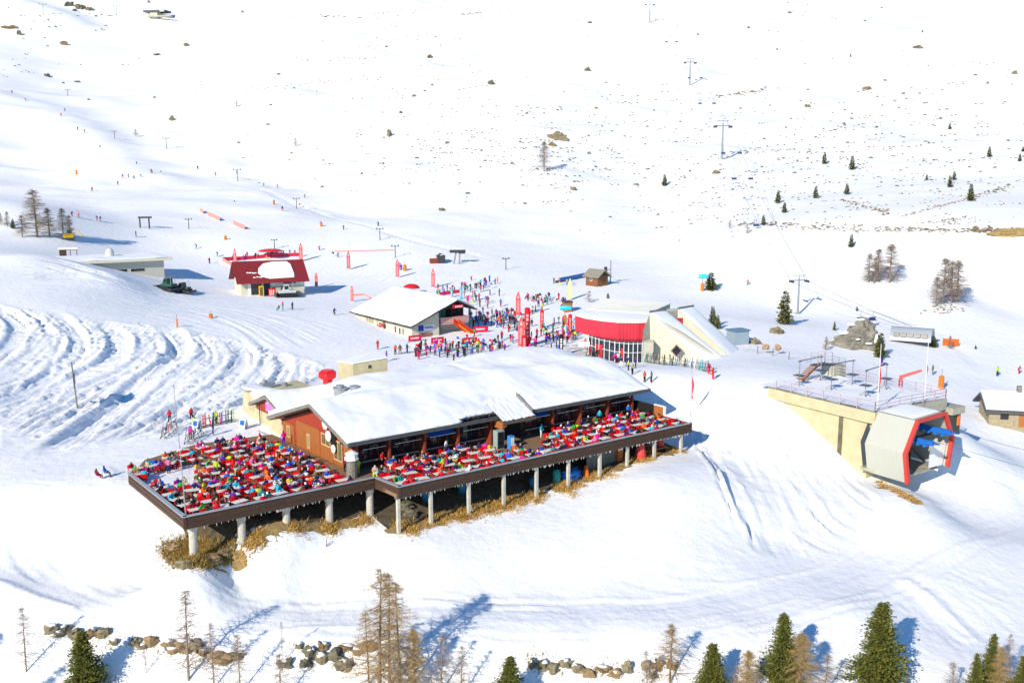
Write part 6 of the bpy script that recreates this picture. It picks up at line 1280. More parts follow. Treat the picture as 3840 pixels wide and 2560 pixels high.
def pose(kind):
    J = {}
    if kind.startswith('stand'):
        J.update(pelvis=(0,0,.97), chest=(0,.01,1.36), neck=(0,.015,1.51), head=(0,.045,1.63), top=(0,.03,1.72))
        arms = {'stand_a': ((.27,.0,1.14),(.25,.18,.95),(.25,.26,.93)), 'stand_b': ((.28,.06,1.15),(.20,.30,1.10),(.15,.37,1.12)), 'stand_c': ((.27,-.04,1.12),(.33,.06,.88),(.34,.09,.80)), 'stand_d': ((.33,.05,1.25),(.36,.28,1.20),(.36,.36,1.22))}[kind]
        sp = {'stand_a': .13, 'stand_b': .11, 'stand_c': .19, 'stand_d': .14}[kind]
        for s, q in (('L',-1),('R',1)):
            a = arms if q > 0 or kind != 'stand_d' else ((.28,.0,1.13),(.27,.12,.90),(.27,.18,.85))
            J.update({'sho'+s: (.19*q,.0,1.40), 'elb'+s: (a[0][0]*q,*a[0][1:]), 'wri'+s: (a[1][0]*q,*a[1][1:]), 'han'+s: (a[2][0]*q,*a[2][1:]), 'hip'+s: (.10*q,0,.86), 'kne'+s: (sp*.9*q,.05,.48), 'ank'+s: (sp*q,.0,.10), 'toe'+s: (sp*1.15*q,.17,.055)})
    elif kind == 'ski':   # crouched, sliding
        J.update(pelvis=(0,-.14,.78), chest=(0,.06,1.12), neck=(0,.12,1.25), head=(0,.18,1.36), top=(0,.17,1.45))
        for s, q in (('L',-1),('R',1)): J.update({'sho'+s: (.19*q,.07,1.17), 'elb'+s: (.32*q,.10,.95), 'wri'+s: (.33*q,.34,.92), 'han'+s: (.32*q,.42,.93), 'hip'+s: (.11*q,-.12,.70), 'kne'+s: (.13*q,.14,.42), 'ank'+s: (.13*q,-.02,.12), 'toe'+s: (.13*q,.16,.06)})
    else:
        ln = {'sit_a': .10, 'sit_b': -.08, 'sit_c': .20}[kind]
        J.update(pelvis=(0,-.05,.55), chest=(0,-.05+ln,.93), neck=(0,-.03+ln*1.3,1.07), head=(0,.01+ln*1.45,1.19), top=(0,ln*1.45,1.28))
        arms = {'sit_a': ((.27,.12,.72),(.19,.36,.78),(.14,.44,.79)), 'sit_b': ((.27,.0,.70),(.22,.22,.62),(.18,.30,.62)), 'sit_c': ((.26,.25,.74),(.10,.40,.84),(.05,.42,.92))}[kind]
        for s, q in (('L',-1),('R',1)): J.update({'sho'+s: (.19*q,-.05+ln,.97), 'elb'+s: (arms[0][0]*q,*arms[0][1:]), 'wri'+s: (arms[1][0]*q,*arms[1][1:]), 'han'+s: (arms[2][0]*q,*arms[2][1:]), 'hip'+s: (.11*q,.02,.53), 'kne'+s: (.15*q,.42,.52), 'ank'+s: (.16*q,.42,.12), 'toe'+s: (.17*q,.58,.06)})
    return J
PM = {k: person_mesh('body_'+k, pose(k), BON, RAD, PART) for k in ('stand_a','stand_b','stand_c','stand_d','ski','sit_a','sit_b','sit_c')}
def cloth(name, col): return mat('cloth_'+name, col, .75)
CLO = {n: cloth(n, c) for n, c in dict(red=(.66,.010,.018), crimson=(.42,.006,.03), orange=(.80,.13,.012), yellow=(.82,.60,.01), lime=(.45,.72,.02), green=(.03,.36,.05), teal=(.01,.27,.26), turquoise=(.02,.45,.62), blue=(.012,.12,.62), navy=(.012,.022,.10), purple=(.16,.015,.36), magenta=(.78,.01,.36), pink=(.80,.17,.38), white=(.78,.78,.76), grey=(.20,.20,.21), black=(.014,.014,.016), brown=(.15,.07,.035), olive=(.12,.13,.035), beige=(.50,.38,.24), maroon=(.17,.012,.03)).items()}
HATW = {'white helmet': 2, 'black helmet': 5, 'red helmet': 1, 'brown hair': 6, 'dark hair': 6, 'blond hair': 3, 'grey beanie': 3, 'blue helmet': 1, 'orange beanie': 1, 'pale cap': 1}
HAT = {'white helmet': cloth('helmet_white', (.75,.75,.75)), 'black helmet': cloth('helmet_black', (.02,.02,.022)), 'red helmet': cloth('helmet_red', (.6,.02,.02)), 'brown hair': cloth('hair_brown', (.10,.05,.025)), 'dark hair': cloth('hair_dark', (.022,.015,.011)), 'blond hair': cloth('hair_blond', (.48,.32,.13)), 'grey beanie': cloth('beanie_grey', (.22,.22,.23)), 'blue helmet': cloth('helmet_blue', (.03,.12,.5)), 'orange beanie': cloth('beanie_orange', (.75,.2,.02)), 'pale cap': cloth('cap_pale', (.65,.58,.45))}
SKIN = [mat('skin_fair', (.56,.30,.20), .6), mat('skin_tan', (.42,.21,.13), .6)]
BOOT = [mat('boot_black', (.02,.02,.022), .5), mat('boot_grey', (.25,.25,.26), .5), mat('boot_white', (.7,.7,.7), .5)]
JW = dict(red=11, crimson=6, orange=5, yellow=2, lime=3, green=3, teal=5, turquoise=5, blue=9, navy=16, purple=5, magenta=6, pink=3, white=5, grey=9, black=22, brown=5, olive=3, beige=3, maroon=6)
TW = dict(black=12, navy=6, grey=5, red=4, white=3, brown=2, purple=2, blue=3, lime=1, maroon=2)
rp = random.Random(23)
def pick(d): return rp.choices(list(d), list(d.values()))[0]
NP = [0]
def person(kind, loc, rz, jk, tr, hat, lab, group, sc=1.0):
    o = bpy.data.objects.new('person', PM[kind]); COL.objects.link(o); o.location = loc; o.rotation_euler = (0, 0, rz); o.scale = (sc,)*3; NP[0] += 1
    for sl, m in zip(o.material_slots, (CLO[jk], CLO[tr], rp.choice(SKIN), HAT[hat], rp.choice(BOOT))): sl.link = 'OBJECT'; sl.material = m
    return tag(o, lab, 'person', group)

# ------------------------------------------------------------------ tables and chairs
def make_table():
    t = empty('terrace_table', (0,0,0)); MB().box(-.70,.70,-.42,.42,.71,.75).build('tabletop', mat('cream_tabletop', (.80,.76,.65), .5, var=.05), t)
    MB().cyl(0,0,.05,.71,.045,8).build('pedestal', STEEL, t); b = MB(); b.box(-.35,.35,-.04,.04,0,.05); b.box(-.04,.04,-.3,-.04,0,.05); b.box(-.04,.04,.04,.3,0,.05); b.build('foot', STEEL, t); return t
def make_seat():
    c = empty('terrace_chair', (0,0,0)); MB().hexa([(-.22,-.2,.42),(.22,-.2,.42),(.23,.22,.44),(-.23,.22,.44),(-.22,-.2,.46),(.22,-.2,.46),(.23,.22,.48),(-.23,.22,.48)]).build('seat', REDC, c)
    MB().hexa([(-.22,-.24,.46),(.22,-.24,.46),(.22,-.2,.46),(-.22,-.2,.46),(-.24,-.34,.92),(.24,-.34,.92),(.24,-.30,.94),(-.24,-.30,.94)]).build('backrest', REDC, c)
    for x in (-.25,.25): MB().extr([(-.26,.64),(.10,.64),(.10,.46),(.14,.46),(.14,.68),(-.26,.68)], x-.03, x+.03, lambda p, s: (s, p[0], p[1])).build('armrest', REDC, c)
    for x in (-.2,.2):
        for y in (-.22,.18): MB().tube([(x,y,.43),(x*1.12,y*1.15,0)], .022, 5).build('leg', REDC, c)
    return c
T0 = make_table(); C0 = make_seat(); TU = [False]; CU = [False]
def put(proto_, used, loc, rz, lab, cat, group):
    if not used[0]: used[0] = True; proto_.location = loc; proto_.rotation_euler = (0,0,rz); CHILD.pop(proto_.name, None); tag(proto_, lab, cat, group); return proto_
    return dup(proto_, loc, rz, None, None, label=lab, cat=cat, group=group)
def rowname(r, n): return 'front' if r == 0 else 'rearmost' if r == n-1 else ORD[r]
TABLES = []
LR_ = 11
for r in range(LR_):
    t = 5.6+r*2.05; s0 = -18.4; s1 = -1.7 if t < 24 else -3.5
    if t > 22: s0 = -16.5+(t-22)*1.1
    xs = np.arange(s0, s1+.01, 2.15)
    TABLES.append(('left terrace', rowname(r, LR_), [(x+rp.uniform(-.38,.38), t+rp.uniform(-.3,.3)) for x in xs]))
for r, (t, skip) in enumerate(((1.35,[]),(3.45,[(18,21.5)]),(5.55,[(16.5,24)]),(7.4,[(0,3),(15.5,25)]))):
    xs = [x for x in np.arange(1.4, 40.8, 2.3) if not any(a < x < c for a, c in skip)]
    TABLES.append(('long terrace', ('front','second','third','rear')[r], [(x+rp.uniform(-.3,.3), t+rp.uniform(-.2,.2)) for x in xs]))
SEATS = []; nch = 0; THINGS_ON = []
def snow_hole(s, t): return t > 15.5 and s < -13.2 and t < 21
for tname, rn, pts in TABLES:
    n = len(pts)
    for i, (s, t) in enumerate(pts):
        if tname == 'left terrace' and snow_hole(s, t) and rp.random() < .45: continue
        ps = RW(s, t); jit = rp.uniform(-.3,.3); rz = RA+jit
        col_ = ORD[i] if i < 16 else 'last'
        put(T0, TU, ps, rz, 'cream table, %s from left in %s row of %s' % (col_, rn, tname), 'table', 'cream tables on the %s' % tname)
        TABS = (s, t, rn, col_, tname)
        for (dx, dy, side) in ((-.32,-.72,'front left'),(.34,-.72,'front right'),(-.32,.72,'back left'),(.34,.72,'back right')):
            if rp.random() < (.20 if 'left' in tname else .10): continue
            c_, s_ = math.cos(jit), math.sin(jit); q = (s+dx*c_-dy*s_, t+dx*s_+dy*c_+rp.uniform(-.06,.06)); w_ = RW(*q); face = rz+(PI if dy > 0 else 0)+rp.uniform(-.3,.3)
            SEATS.append((w_, face, side, col_, rn, tname))
SEATS.sort(key=lambda q: math.hypot(q[0][0], q[0][1]))
usedlab = {}; nseat = 0; MASS_SEAT = []; MASS_CHAIR = SEATS[298:]
for (w_, face, side, col_, rn, tname) in SEATS[:298]:
    put(C0, CU, w_, face, 'red chair, %s seat of %s table in %s row, %s' % (side, col_, rn, tname), 'chair', 'red chairs on the terrace')
for (w_, face, side, col_, rn, tname) in SEATS:
    occ = .74 if tname == 'left terrace' else .64
    if rp.random() > occ: continue
    loc = (w_[0], w_[1], -.02); f_ = face+rp.uniform(-.25,.25); kd = rp.choice(('sit_a','sit_a','sit_b','sit_c'))
    if nseat >= 234: MASS_SEAT.append((kd, loc, f_)); continue
    key = (col_, rn, tname)
    for _ in range(60):
        jk, hat = pick(JW), pick(HATW)
        if (jk, hat) not in usedlab.setdefault(key, set()): break
    usedlab[key].add((jk, hat)); nseat += 1
    person(kd, loc, f_, jk, pick(TW), hat, 'person in %s jacket, %s, seated at %s table of %s row, %s' % (jk, hat, col_, rn, tname), 'people seated on the terrace', rp.uniform(1.02,1.14))
# people standing on the terrace: place, clothes
STAND = [(469,1143,'lime','red','brown hair','lime and red clad person standing near the flagpole by the front rail','stand_b'),(452,1087,'navy','yellow','brown hair','person in navy top and yellow trousers standing near the flagpole','stand_a'),(498,1092,'lime','grey','dark hair','person in yellow green jacket standing right of the one in yellow trousers','stand_a'),(388,1088,'pink','navy','dark hair','person in rose jacket standing near the left end of the terrace','stand_b'),(340,1092,'beige','black','brown hair','person in beige top standing at the far left railing end','stand_a'),(652,1022,'magenta','purple','dark hair','person in magenta jacket and purple trousers standing tall before the gable','stand_a'),(598,1027,'red','white','brown hair','person in red jacket and white trousers standing left of the magenta one','stand_b'),(613,1112,'orange','blue','brown hair','person in orange top and blue trousers standing in the left terrace middle','stand_c'),(545,1030,'magenta','maroon','dark hair','person in pink jacket standing among the rear tables of left terrace','stand_a'),(572,1048,'crimson','black','grey beanie','person in dark crimson jacket standing behind the white tables','stand_b'),(690,1083,'olive','black','white helmet','person in olive jacket standing beside the gable base','stand_a'),(822,1090,'lime','lime','red helmet','child in lime suit and red helmet standing by the terrace step','stand_a'),(793,1085,'maroon','black','white helmet','person in maroon jacket standing beside the white topped stove','stand_c'),(808,1040,'red','black','dark hair','person in red jacket standing behind the white topped stove','stand_a'),(1475,978,'green','lime','dark hair','tall person in green jacket and lime trousers standing at the right end','stand_b'),(1453,972,'purple','white','orange beanie','person in purple jacket and white trousers left of the lime trousered one','stand_a'),(1612-180,955,'blue','black','white helmet','person in blue jacket standing near the timber partition at the right','stand_a'),(989,1028,'white','brown','dark hair','person in white shirt standing in the shade beside a partition','stand_c'),(1243,1005,'turquoise','white','blond hair','person in turquoise jacket standing right of the entrance','stand_a'),(1018,1085,'lime','orange','dark hair','person in yellow green top standing by the front rail, middle terrace','stand_b'),(1345,962,'turquoise','black','white helmet','person in pale blue jacket standing before the right windows','stand_a'),(1350,985,'black','black','pale cap','person in black clothes and pale hat carrying between right tables','stand_d')]
for (u, v, jk, tr, hat, lab, ps) in STAND:
    q = unp(u, v, 0); s, t = RST(q[0], q[1]); s = min(max(s, -19), 41) ; t = min(max(t, .8 if s > -.3 else 4.9), 9.2 if s > -.3 else 28); w_ = RW(s, t)
    person(ps, w_, rp.uniform(0, 6.3), jk, tr, hat, lab, 'people standing on the terrace')

# ------------------------------------------------------------------ people on the snow (nearest ones are things of their own)
ON = [(390,972,'red','navy','dark hair','person in red jacket carrying a bag by the upper left ski rack','stand_a'),(440,965,'red','black','dark hair','person in red jacket seen behind the left ski rack','stand_c'),(447,985,'lime','navy','dark hair','person in lime vest standing at the left ski rack','stand_a'),(438,1010,'magenta','crimson','dark hair','person in bright pink jacket and crimson trousers at the left ski rack','stand_a'),(490,1000,'navy','navy','dark hair','person in navy suit with red chest standing at the left ski racks','stand_c'),(497,975,'lime','black','orange beanie','person in lime jacket and orange cap among the skis','stand_a'),
 (225,1103,'maroon','crimson','dark hair','person in maroon sitting in the snow left of the terrace','sit_b'),(243,1097,'blue','grey','dark hair','person in blue sitting in the snow right beside the maroon one','sit_b'),
 (868,803,'crimson','crimson','dark hair','person in crimson suit standing alone before the cream chalet','stand_a'),(888,830,'purple','grey','dark hair','person in purple grey walking alone left of the queue','stand_c'),(908,815,'orange','black','dark hair','leftmost queueing person in orange jacket','stand_a'),(919,814,'brown','brown','dark hair','queueing person in brown suit right of the orange one','stand_c'),(935,812,'black','black','dark hair','queueing person in black with crossed arms, third from left','stand_b'),(768,724,'navy','black','dark hair','lone skier in navy on the snow between the two houses','ski'),
 (1480,880,'orange','black','brown hair','person in orange jacket walking right of the restaurant roof','stand_a'),(1496,882,'grey','black','dark hair','person in grey walking beside the orange jacketed one','stand_c'),(1452,862,'beige','black','blond hair','person in beige bending over skis by the ski rack','stand_b'),(1637,872,'red','red','dark hair','person in red suit walking at the right end of the long ski rack','stand_c'),(1628,862,'crimson','red','dark hair','person in crimson just behind the red suited walker','stand_a'),
 (1344,800,'orange','grey','dark hair','person in orange jacket standing left of the glass entrance','stand_a'),(1258,812,'navy','navy','dark hair','person in navy crouching beside the red columns','sit_b'),(1284,812,'blue','blue','white helmet','person in blue standing left of the black column','stand_a'),(1262,786,'red','blue','dark hair','person in red jacket and blue trousers walking on the plaza','stand_c'),(1233,775,'red','purple','dark hair','person in red top and purple trousers right of the tall columns','stand_a'),(1307,782,'purple','red','dark hair','person in purple leaning at the rightmost red column','stand_a'),
 (1198,762,'yellow','navy','brown hair','person in yellow jacket left of the tall red columns','stand_b'),(1188,760,'turquoise','blue','brown hair','person in turquoise carrying skis left of the yellow jacket','stand_a'),(1147,680,'teal','crimson','dark hair','person in teal jacket standing upper plaza, left of a pair','stand_a'),(1150,705,'blue','crimson','dark hair','person in blue and crimson alone on the upper plaza','stand_a'),(1092,690,'green','green','dark hair','person in green suit on the upper plaza behind the chalet','stand_a'),(1102,705,'crimson','brown','dark hair','person in crimson just below the green suited one','stand_a'),
 (1240,690,'black','white','dark hair','person in black jacket standing beside the deck chairs','stand_a'),(1283,690,'red','red','dark hair','person in red standing behind the white mounds','stand_a'),(1257,700,'teal','teal','dark hair','person in teal bending over a white mound','stand_b'),(650,712,'red','teal','red helmet','person in red with sledges below the red roofed house','stand_a'),(640,715,'green','teal','dark hair','person in green kneeling with sledges below the red roofed house','sit_b'),(672,712,'navy','navy','dark hair','person in navy right of the sledges below the red roofed house','stand_a'),
 (2162-20,862,'olive','grey','dark hair','person in olive at the right of the orange post','stand_a'),(2290,865,'lime','black','dark hair','small person in lime and black on the right flat','stand_a'),(2340,858,'red','crimson','dark hair','person in red skiing at the right edge','ski'),(481,606,'crimson','black','dark hair','person in crimson walking left of the red roofed house','stand_a'),(1003,1500-700,'magenta','magenta','white helmet','queueing child in magenta suit in the middle of the queue','stand_a')]
for (u, v, jk, tr, hat, lab, ps) in ON:
    p = G(u, v); person(ps, p, rp.uniform(0, 6.3), jk, tr, hat, lab, 'people on the snow near the restaurant')
print('named people', NP[0])
# the rest of the crowd and the far skiers: one mass
cl = list(CLO); mats_ = [CLO[c] for c in cl]+[SKIN[0], HAT['dark hair'], HAT['white helmet'], BOOT[0], REDC]; ci = {c: i for i, c in enumerate(cl)}
data = {}
for k, m in PM.items():
    co = np.zeros(len(m.vertices)*3, np.float32); m.vertices.foreach_get('co', co); data[k] = (co.reshape(-1, 3), [tuple(p.vertices) for p in m.polygons], [p.material_index for p in m.polygons])
CV, CF, CI = [], [], []
def mass(kind, p, rz, jk=None, tr=None, sc=1.0):
    co, fs, mi = data[kind]; n0 = sum(len(x) for x in CV); c_, s_ = math.cos(rz), math.sin(rz); jk = jk or pick(JW); tr = tr or pick(TW)
    w_ = co*sc; CV.append(np.stack([w_[:,0]*c_-w_[:,1]*s_+p[0], w_[:,0]*s_+w_[:,1]*c_+p[1], w_[:,2]+p[2]], 1)); tab = [ci[jk], ci[tr], len(cl), len(cl)+rp.choice((1,1,2)), len(cl)+3]
    for f in fs: CF.append(tuple(i+n0 for i in f))
    CI.extend(tab[m] for m in mi)
for kd, loc, f_ in MASS_SEAT: mass(kd, loc, f_, None, None, rp.uniform(1.02,1.12))
def mass_line(a, c, n, sp, kinds=('stand_a','stand_b','stand_c','stand_d'), smin=.78, smax=1.02, f_on=None):
    for i in range(n):
        f = rp.random(); u, v = a[0]+(c[0]-a[0])*f+rp.gauss(0,sp*.8), a[1]+(c[1]-a[1])*f+rp.gauss(0, sp); mass(rp.choice(kinds), G(u, v), rp.uniform(0,6.3), None, None, rp.uniform(smin, smax))
mass_line((945,815),(1150,798),80,9); mass_line((1085,742),(1190,735),66,10); mass_line((1200,795),(1325,775),44,14); mass_line((1160,770),(1240,720),24,14); mass_line((1010,672),(1130,660),34,7); mass_line((1070,690),(1120,700),12,6); mass_line((1205,688),(1300,694),22,5, ('sit_b','sit_b','stand_a')); mass_line((530,597),(695,583),18,4); mass_line((895,620),(950,618),6,4); mass_line((1270,658),(1330,650),5,4); mass_line((1395,822),(1460,846),14,6); mass_line((1360,808),(1390,818),6,4); mass_line((1240,760),(1300,750),8,8)
for u, v in ((735,575),(765,590),(775,592),(450,572),(314,545),(738,520),(787,528),(870,520),(545,400),(345,398),(352,399),(305,412),(372,402),(270,425),(212,440),(168,498),(182,502),(225,508),(232,510),(540,470),(628,470),(648,486),(690,476),(180,300),(195,306),(230,340),(317,378),(283,410),(296,408),(322,408),(150,256),(140,268),(60,232),(30,215),(455,390),(497,404),(605,428),(640,432),(700,455),(500,590),(620,640),(2025,840),(1720,655),(1615,668),(1627,662)):
    p = G(u+rp.uniform(-3,3), v); mass(rp.choice(('ski','ski','stand_c')), p, rp.uniform(0,6.3), rp.choice(('red','navy','black','blue','teal','black','orange')), None, 1.05)
V = np.concatenate(CV); me = new_mesh('distant_crowd', V.tolist(), CF, mats_, CI, True); o = bpy.data.objects.new('distant_crowd', me); COL.objects.link(o); tag(o, kind='stuff')
CV2, CF2 = [], []
for (w_, face, *_r) in MASS_CHAIR:
    c_, s_ = math.cos(face), math.sin(face)
    for ch in tree_of(C0):
        n0 = len(CV2)
        for v in ch.data.vertices: CV2.append((w_[0]+v.co.x*c_-v.co.y*s_, w_[1]+v.co.x*s_+v.co.y*c_, w_[2]+v.co.z))
        for p in ch.data.polygons: CF2.append(tuple(i+n0 for i in p.vertices))
if CV2: o = bpy.data.objects.new('rear_terrace_chairs', new_mesh('rear_terrace_chairs', CV2, CF2, [REDC])); COL.objects.link(o); tag(o, kind='stuff')
V = []; Fc = []
for j in range(21):
    for i in range(25):
        s = -18.6+6.6*i/24; t = 15.2+7.4*j/20; e = min(1, (s+18.6)/1.2+.35*math.sin(t*1.7), (-12-s)/1.6+.4*math.sin(t*2.3+1), (t-15.2)/1.3+.4*math.sin(s*2.1), (22.6-t)/1.5+.3*math.sin(s*1.3)); V.append((*RW(s, t)[:2], -.03+.10*max(0, min(1, e))**.5-(.06 if e < 0 else 0)+.02*mnoise.noise(Vector((s*1.5, t*1.5, 0)))))
for j in range(20):
    for i in range(24): Fc.append((j*25+i, j*25+i+1, (j+1)*25+i+1, (j+1)*25+i))
o = bpy.data.objects.new('snow_on_terrace', new_mesh('snow_on_terrace', V, Fc, [SNOW], None, True)); COL.objects.link(o); tag(o, kind='stuff')

# ------------------------------------------------------------------ ski racks, boards, sledges
MUT = [CLO[c] for c in ('grey','black','olive','beige','grey','white','teal')]
SKC = [CLO[c] for c in ('black','red','white','blue','lime','grey','olive')]
def ski_rack(a, c, n, lab, tall=1.15, muted=False):
    A_, B_ = np.array(a), np.array(c); L_ = float(np.linalg.norm((B_-A_)[:2])); rz = math.atan2(B_[1]-A_[1], B_[0]-A_[0]); dz = (B_[2]-A_[2])/L_
    rk = empty('ski_rack', tuple(A_), rz, lab, 'ski rack'); b = MB()
    for y in (-.35, .35): b.tube([(0,y,.15),(L_,y,.15+dz*L_)], .035, 5)
    b.tube([(0,0,tall),(L_,0,tall+dz*L_)], .045, 5)
    k = 0.0
    while k < L_+.01: b.tube([(k,-.4,dz*k),(k,0,tall+dz*k),(k,.4,dz*k)], .035, 5); k += max(1.6, L_/12)
    b.build('frame', mat('dark_green_steel', (.06,.09,.07), .5, metal=.3), rk)
    for i in range(n):
        x = L_*(i+rp.random()*.7)/n; m_ = rp.choice(MUT if muted else SKC); h_ = rp.uniform(1.45,1.8); lean = rp.uniform(-.15,.15); sd = rp.choice((-1,1))
        p = loc_of(rk, x, sd*.32, dz*x+.05); o = MB()
        for q in (-.045,.045): o.hexa([(q-.035,0,0),(q+.035,0,0),(q+.035,.03,0),(q-.035,.03,0),(q-.035+lean,-sd*.28,h_),(q+.035+lean,-sd*.28,h_),(q+.035+lean,-sd*.25,h_),(q-.035+lean,-sd*.25,h_)])
        o.box(-.08,.08,-sd*.1-.05,-sd*.1+.05,.55,.75)
        tag(o.build('skis', m_, None, False, p, rz), 'pair of skis leaning in the %s' % lab.split(' with ')[0].replace('long ',''), 'skis', 'skis leaning in the %s' % lab.split(' with ')[0])
ski_rack(G(430,1022), G(470,992), 9, 'nearer left ski rack with skis beside the terrace'); ski_rack(G(462,985), G(540,968), 13, 'rear left ski rack with skis in front of the annex'); ski_rack(G(375,1010), G(405,985), 8, 'leftmost ski rack with skis at the terrace corner'); ski_rack(G(1484,832), G(1632,856), 34, 'long right ski rack with skis below the lift station', 1.15, True); ski_rack(G(1350,818), G(1376,826), 6, 'short ski rack with skis before the station doors')
for (u, v, lab) in ((560,985,'white and blue folding board by the annex wall'),(452,986,'small blue folding board between the left ski racks')):
    p = G(u, v); fb_ = empty('folding_board', p, RA-1.2, lab, 'board'); 
    for sg in (-1, 1):
        MB().hexa([(-.5,sg*.4-.02,0),(.5,sg*.4-.02,0),(.5,sg*.4+.02,0),(-.5,sg*.4+.02,0),(-.5,sg*.05-.02,1.3),(.5,sg*.05-.02,1.3),(.5,sg*.05+.02,1.3),(-.5,sg*.05+.02,1.3)]).build('panel', WHITEP, fb_)
    b = MB(); b.hexa([(-.38,-.30,.5),(.38,-.30,.5),(.38,-.28,.5),(-.38,-.28,.5),(-.38,-.16,1.1),(.38,-.16,1.1),(.38,-.14,1.1),(-.38,-.14,1.1)]); b.build('blue_print', CLO['blue'], fb_)

# ------------------------------------------------------------------ flags, columns, snow guns, nets
FLR = mat('coral_flag_cloth', (.72,.10,.10), .7, var=.12, scale=2); FLT = mat('flag_white_print', (.78,.40,.38), .7)
def feather(u, v, hpx, lab, rz=None, w_=.19, m_=FLR):
    p = G(u, v); h_ = px_m(hpx, p); f = empty('feather_flag', p, rp.uniform(-.4,.2) if rz is None else rz, lab, 'flag', 'tall flags on the piste')
    MB().tube([(-h_*w_*.5,0,-.3),(-h_*w_*.5,0,h_*.75),(0,0,h_)], .04, 5).build('pole', STEEL, f)
    pr = [(-h_*w_*.48,h_*.06),(h_*w_*.48,h_*.06),(h_*w_*.5,h_*.72),(h_*w_*.12,h_*.97),(-h_*w_*.1,h_*.98),(-h_*w_*.48,h_*.74)]
    MB().extr(pr, -.03, .03, lambda q, s: (q[0], s, q[1])).build('cloth', m_, f)
    b = MB(); n = 9
    for k in range(n): z = h_*(.16+.055*k); b.box(-h_*w_*(.2 if k % 3 else .28), h_*w_*(.22 if k % 2 else .14), -.045,-.03, z, z+h_*.028)
    b.add([(-h_*w_*.25,-.04,h_*.72),(h_*w_*.25,-.04,h_*.72),(0,-.04,h_*.86)], [(0,1,2)]); b.build('printing', FLT, f)
for u, v, h_, lab in ((540.7,613,43,'coral flag left of the red roofed house'),(691.8,601,43,'coral flag at the back right of the red roofed house'),(801,619,43,'coral flag alone in the middle of the practice slope'),(913,638,43,'coral flag beside the orange target on the practice slope'),(995,661,45,'coral flag behind the chalet roof at the start of the crowd'),(727,659,34,'coral flag in the snow right of the red roofed house'),(809,693,38,'coral flag left of the chalet with a long net shadow'),(1190.4,727,58,'coral flag rising tall behind the plaza crowd'),(1197,800,74,'coral flag left of the tall red columns')): feather(u, v, h_, lab)
feather(1143+0, 0+790-140, 16, 'tiny coral flag at the far edge of the crowd')
feather(1311-2, 690, 50, 'pale yellow flag rising above a brown post', None, .16, mat('pale_yellow_cloth', (.78,.62,.25), .7))
def column(u, v, hpx, col, lab, r=.045):
    p = G(u, v); h_ = px_m(hpx, p); f = empty('padded_column', p, 0, lab, 'column', 'upright columns on the plaza'); R_ = h_*r+.18
    MB().tube([(0,0,-.3),(0,0,.1),(0,0,h_-.12),(0,0,h_)], [R_*1.05,R_,R_,R_*.6], 12).build('body', col, f); b = MB(); n = 6
    for k in range(n): z = h_*(.22+.11*k); b.box(-R_*.42,R_*.42,-R_-.02,-R_+.02,z,z+h_*(.06 if k % 2 else .075))
    b.build('printing', FLT if col is not CLO['black'] else WHITEP, f)
column(1211,794,88,CLO['red'],'tallest red column in the middle of the plaza'); column(1204,806,36,CLO['red'],'short thick red column before the tall one',.11); column(1244.6,753.6,43,CLO['red'],'red column standing alone right of the tall pair'); column(1309,771,49,CLO['red'],'rightmost red column near the curved red front'); column(1288.5,821,53,CLO['black'],'black column with white marks behind the restaurant roof'); column(1059,687,27,CLO['turquoise'],'blue column above the chalet roof'); column(1043+592-0-597+0, 684, 20, CLO['turquoise'],'small blue column left of the other blue one behind the chalet')
def snow_gun(u, v, lab):
    p = G(u, v); g_ = empty('snow_gun', p, rp.uniform(-.3,.3), lab, 'snow gun', 'snow guns'); MB().cyl(0,0,-.3,1.7,.42,10,.38).build('orange_padding', mat('orange_pad', (.85,.17,.02), .6), g_)
    MB().cyl(0,0,1.7,2.9,.07,6).build('mast', STEEL, g_); b = MB(); b.tube([(-.9,0,3.2),(-.3,0,3.25),(.5,0,3.3),(1.2,0,3.25)], [.42,.5,.48,.40], 12); b.box(-.5,.5,-.3,.3,2.85,3.0); b.build('fan_barrel', mat('cyan_paint', (.02,.52,.70), .4), g_)
snow_gun(1297,745,'cyan snow gun on an orange padded mast in the plaza'); snow_gun(1613,668,'cyan snow gun on an orange padded mast before the rounded fir'); 
def pad(u, v, hpx, lab, m_=None, r=.5):
    p = G(u, v); h_ = px_m(hpx, p); f = empty('padded_post', p, 0, lab, 'padded post', 'orange padded posts'); MB().tube([(0,0,-.2),(0,0,.1),(0,0,h_*.62),(0,0,h_*.66)], [r,r,r*.92,r*.4], 10).build('padding', mat('orange_pad', (.85,.17,.02), .6), f); MB().cyl(0,0,h_*.6,h_,.06,6).build('mast', m_ or STEEL, f)
for u, v, h_, lab in ((2161,893,46,'orange padded post with a blue lance right of the concrete deck'),(176,401,16,'orange padded post on the left piste'),(518,551,14,'orange round pad post on the groomed slope'),(484,730,15,'orange target post on the groomed band'),(629,470,10,'orange pad post beside the long drag lift'),(738,520,13,'orange pad post at the middle of the drag lift'),(407,752,30,'thin orange post at the edge of the tracked slope'),(930,622,22,'orange target board among learners on the practice slope')): pad(u, v, h_, lab, None, .14 if u == 407 else .45 if h_ > 20 else .4)
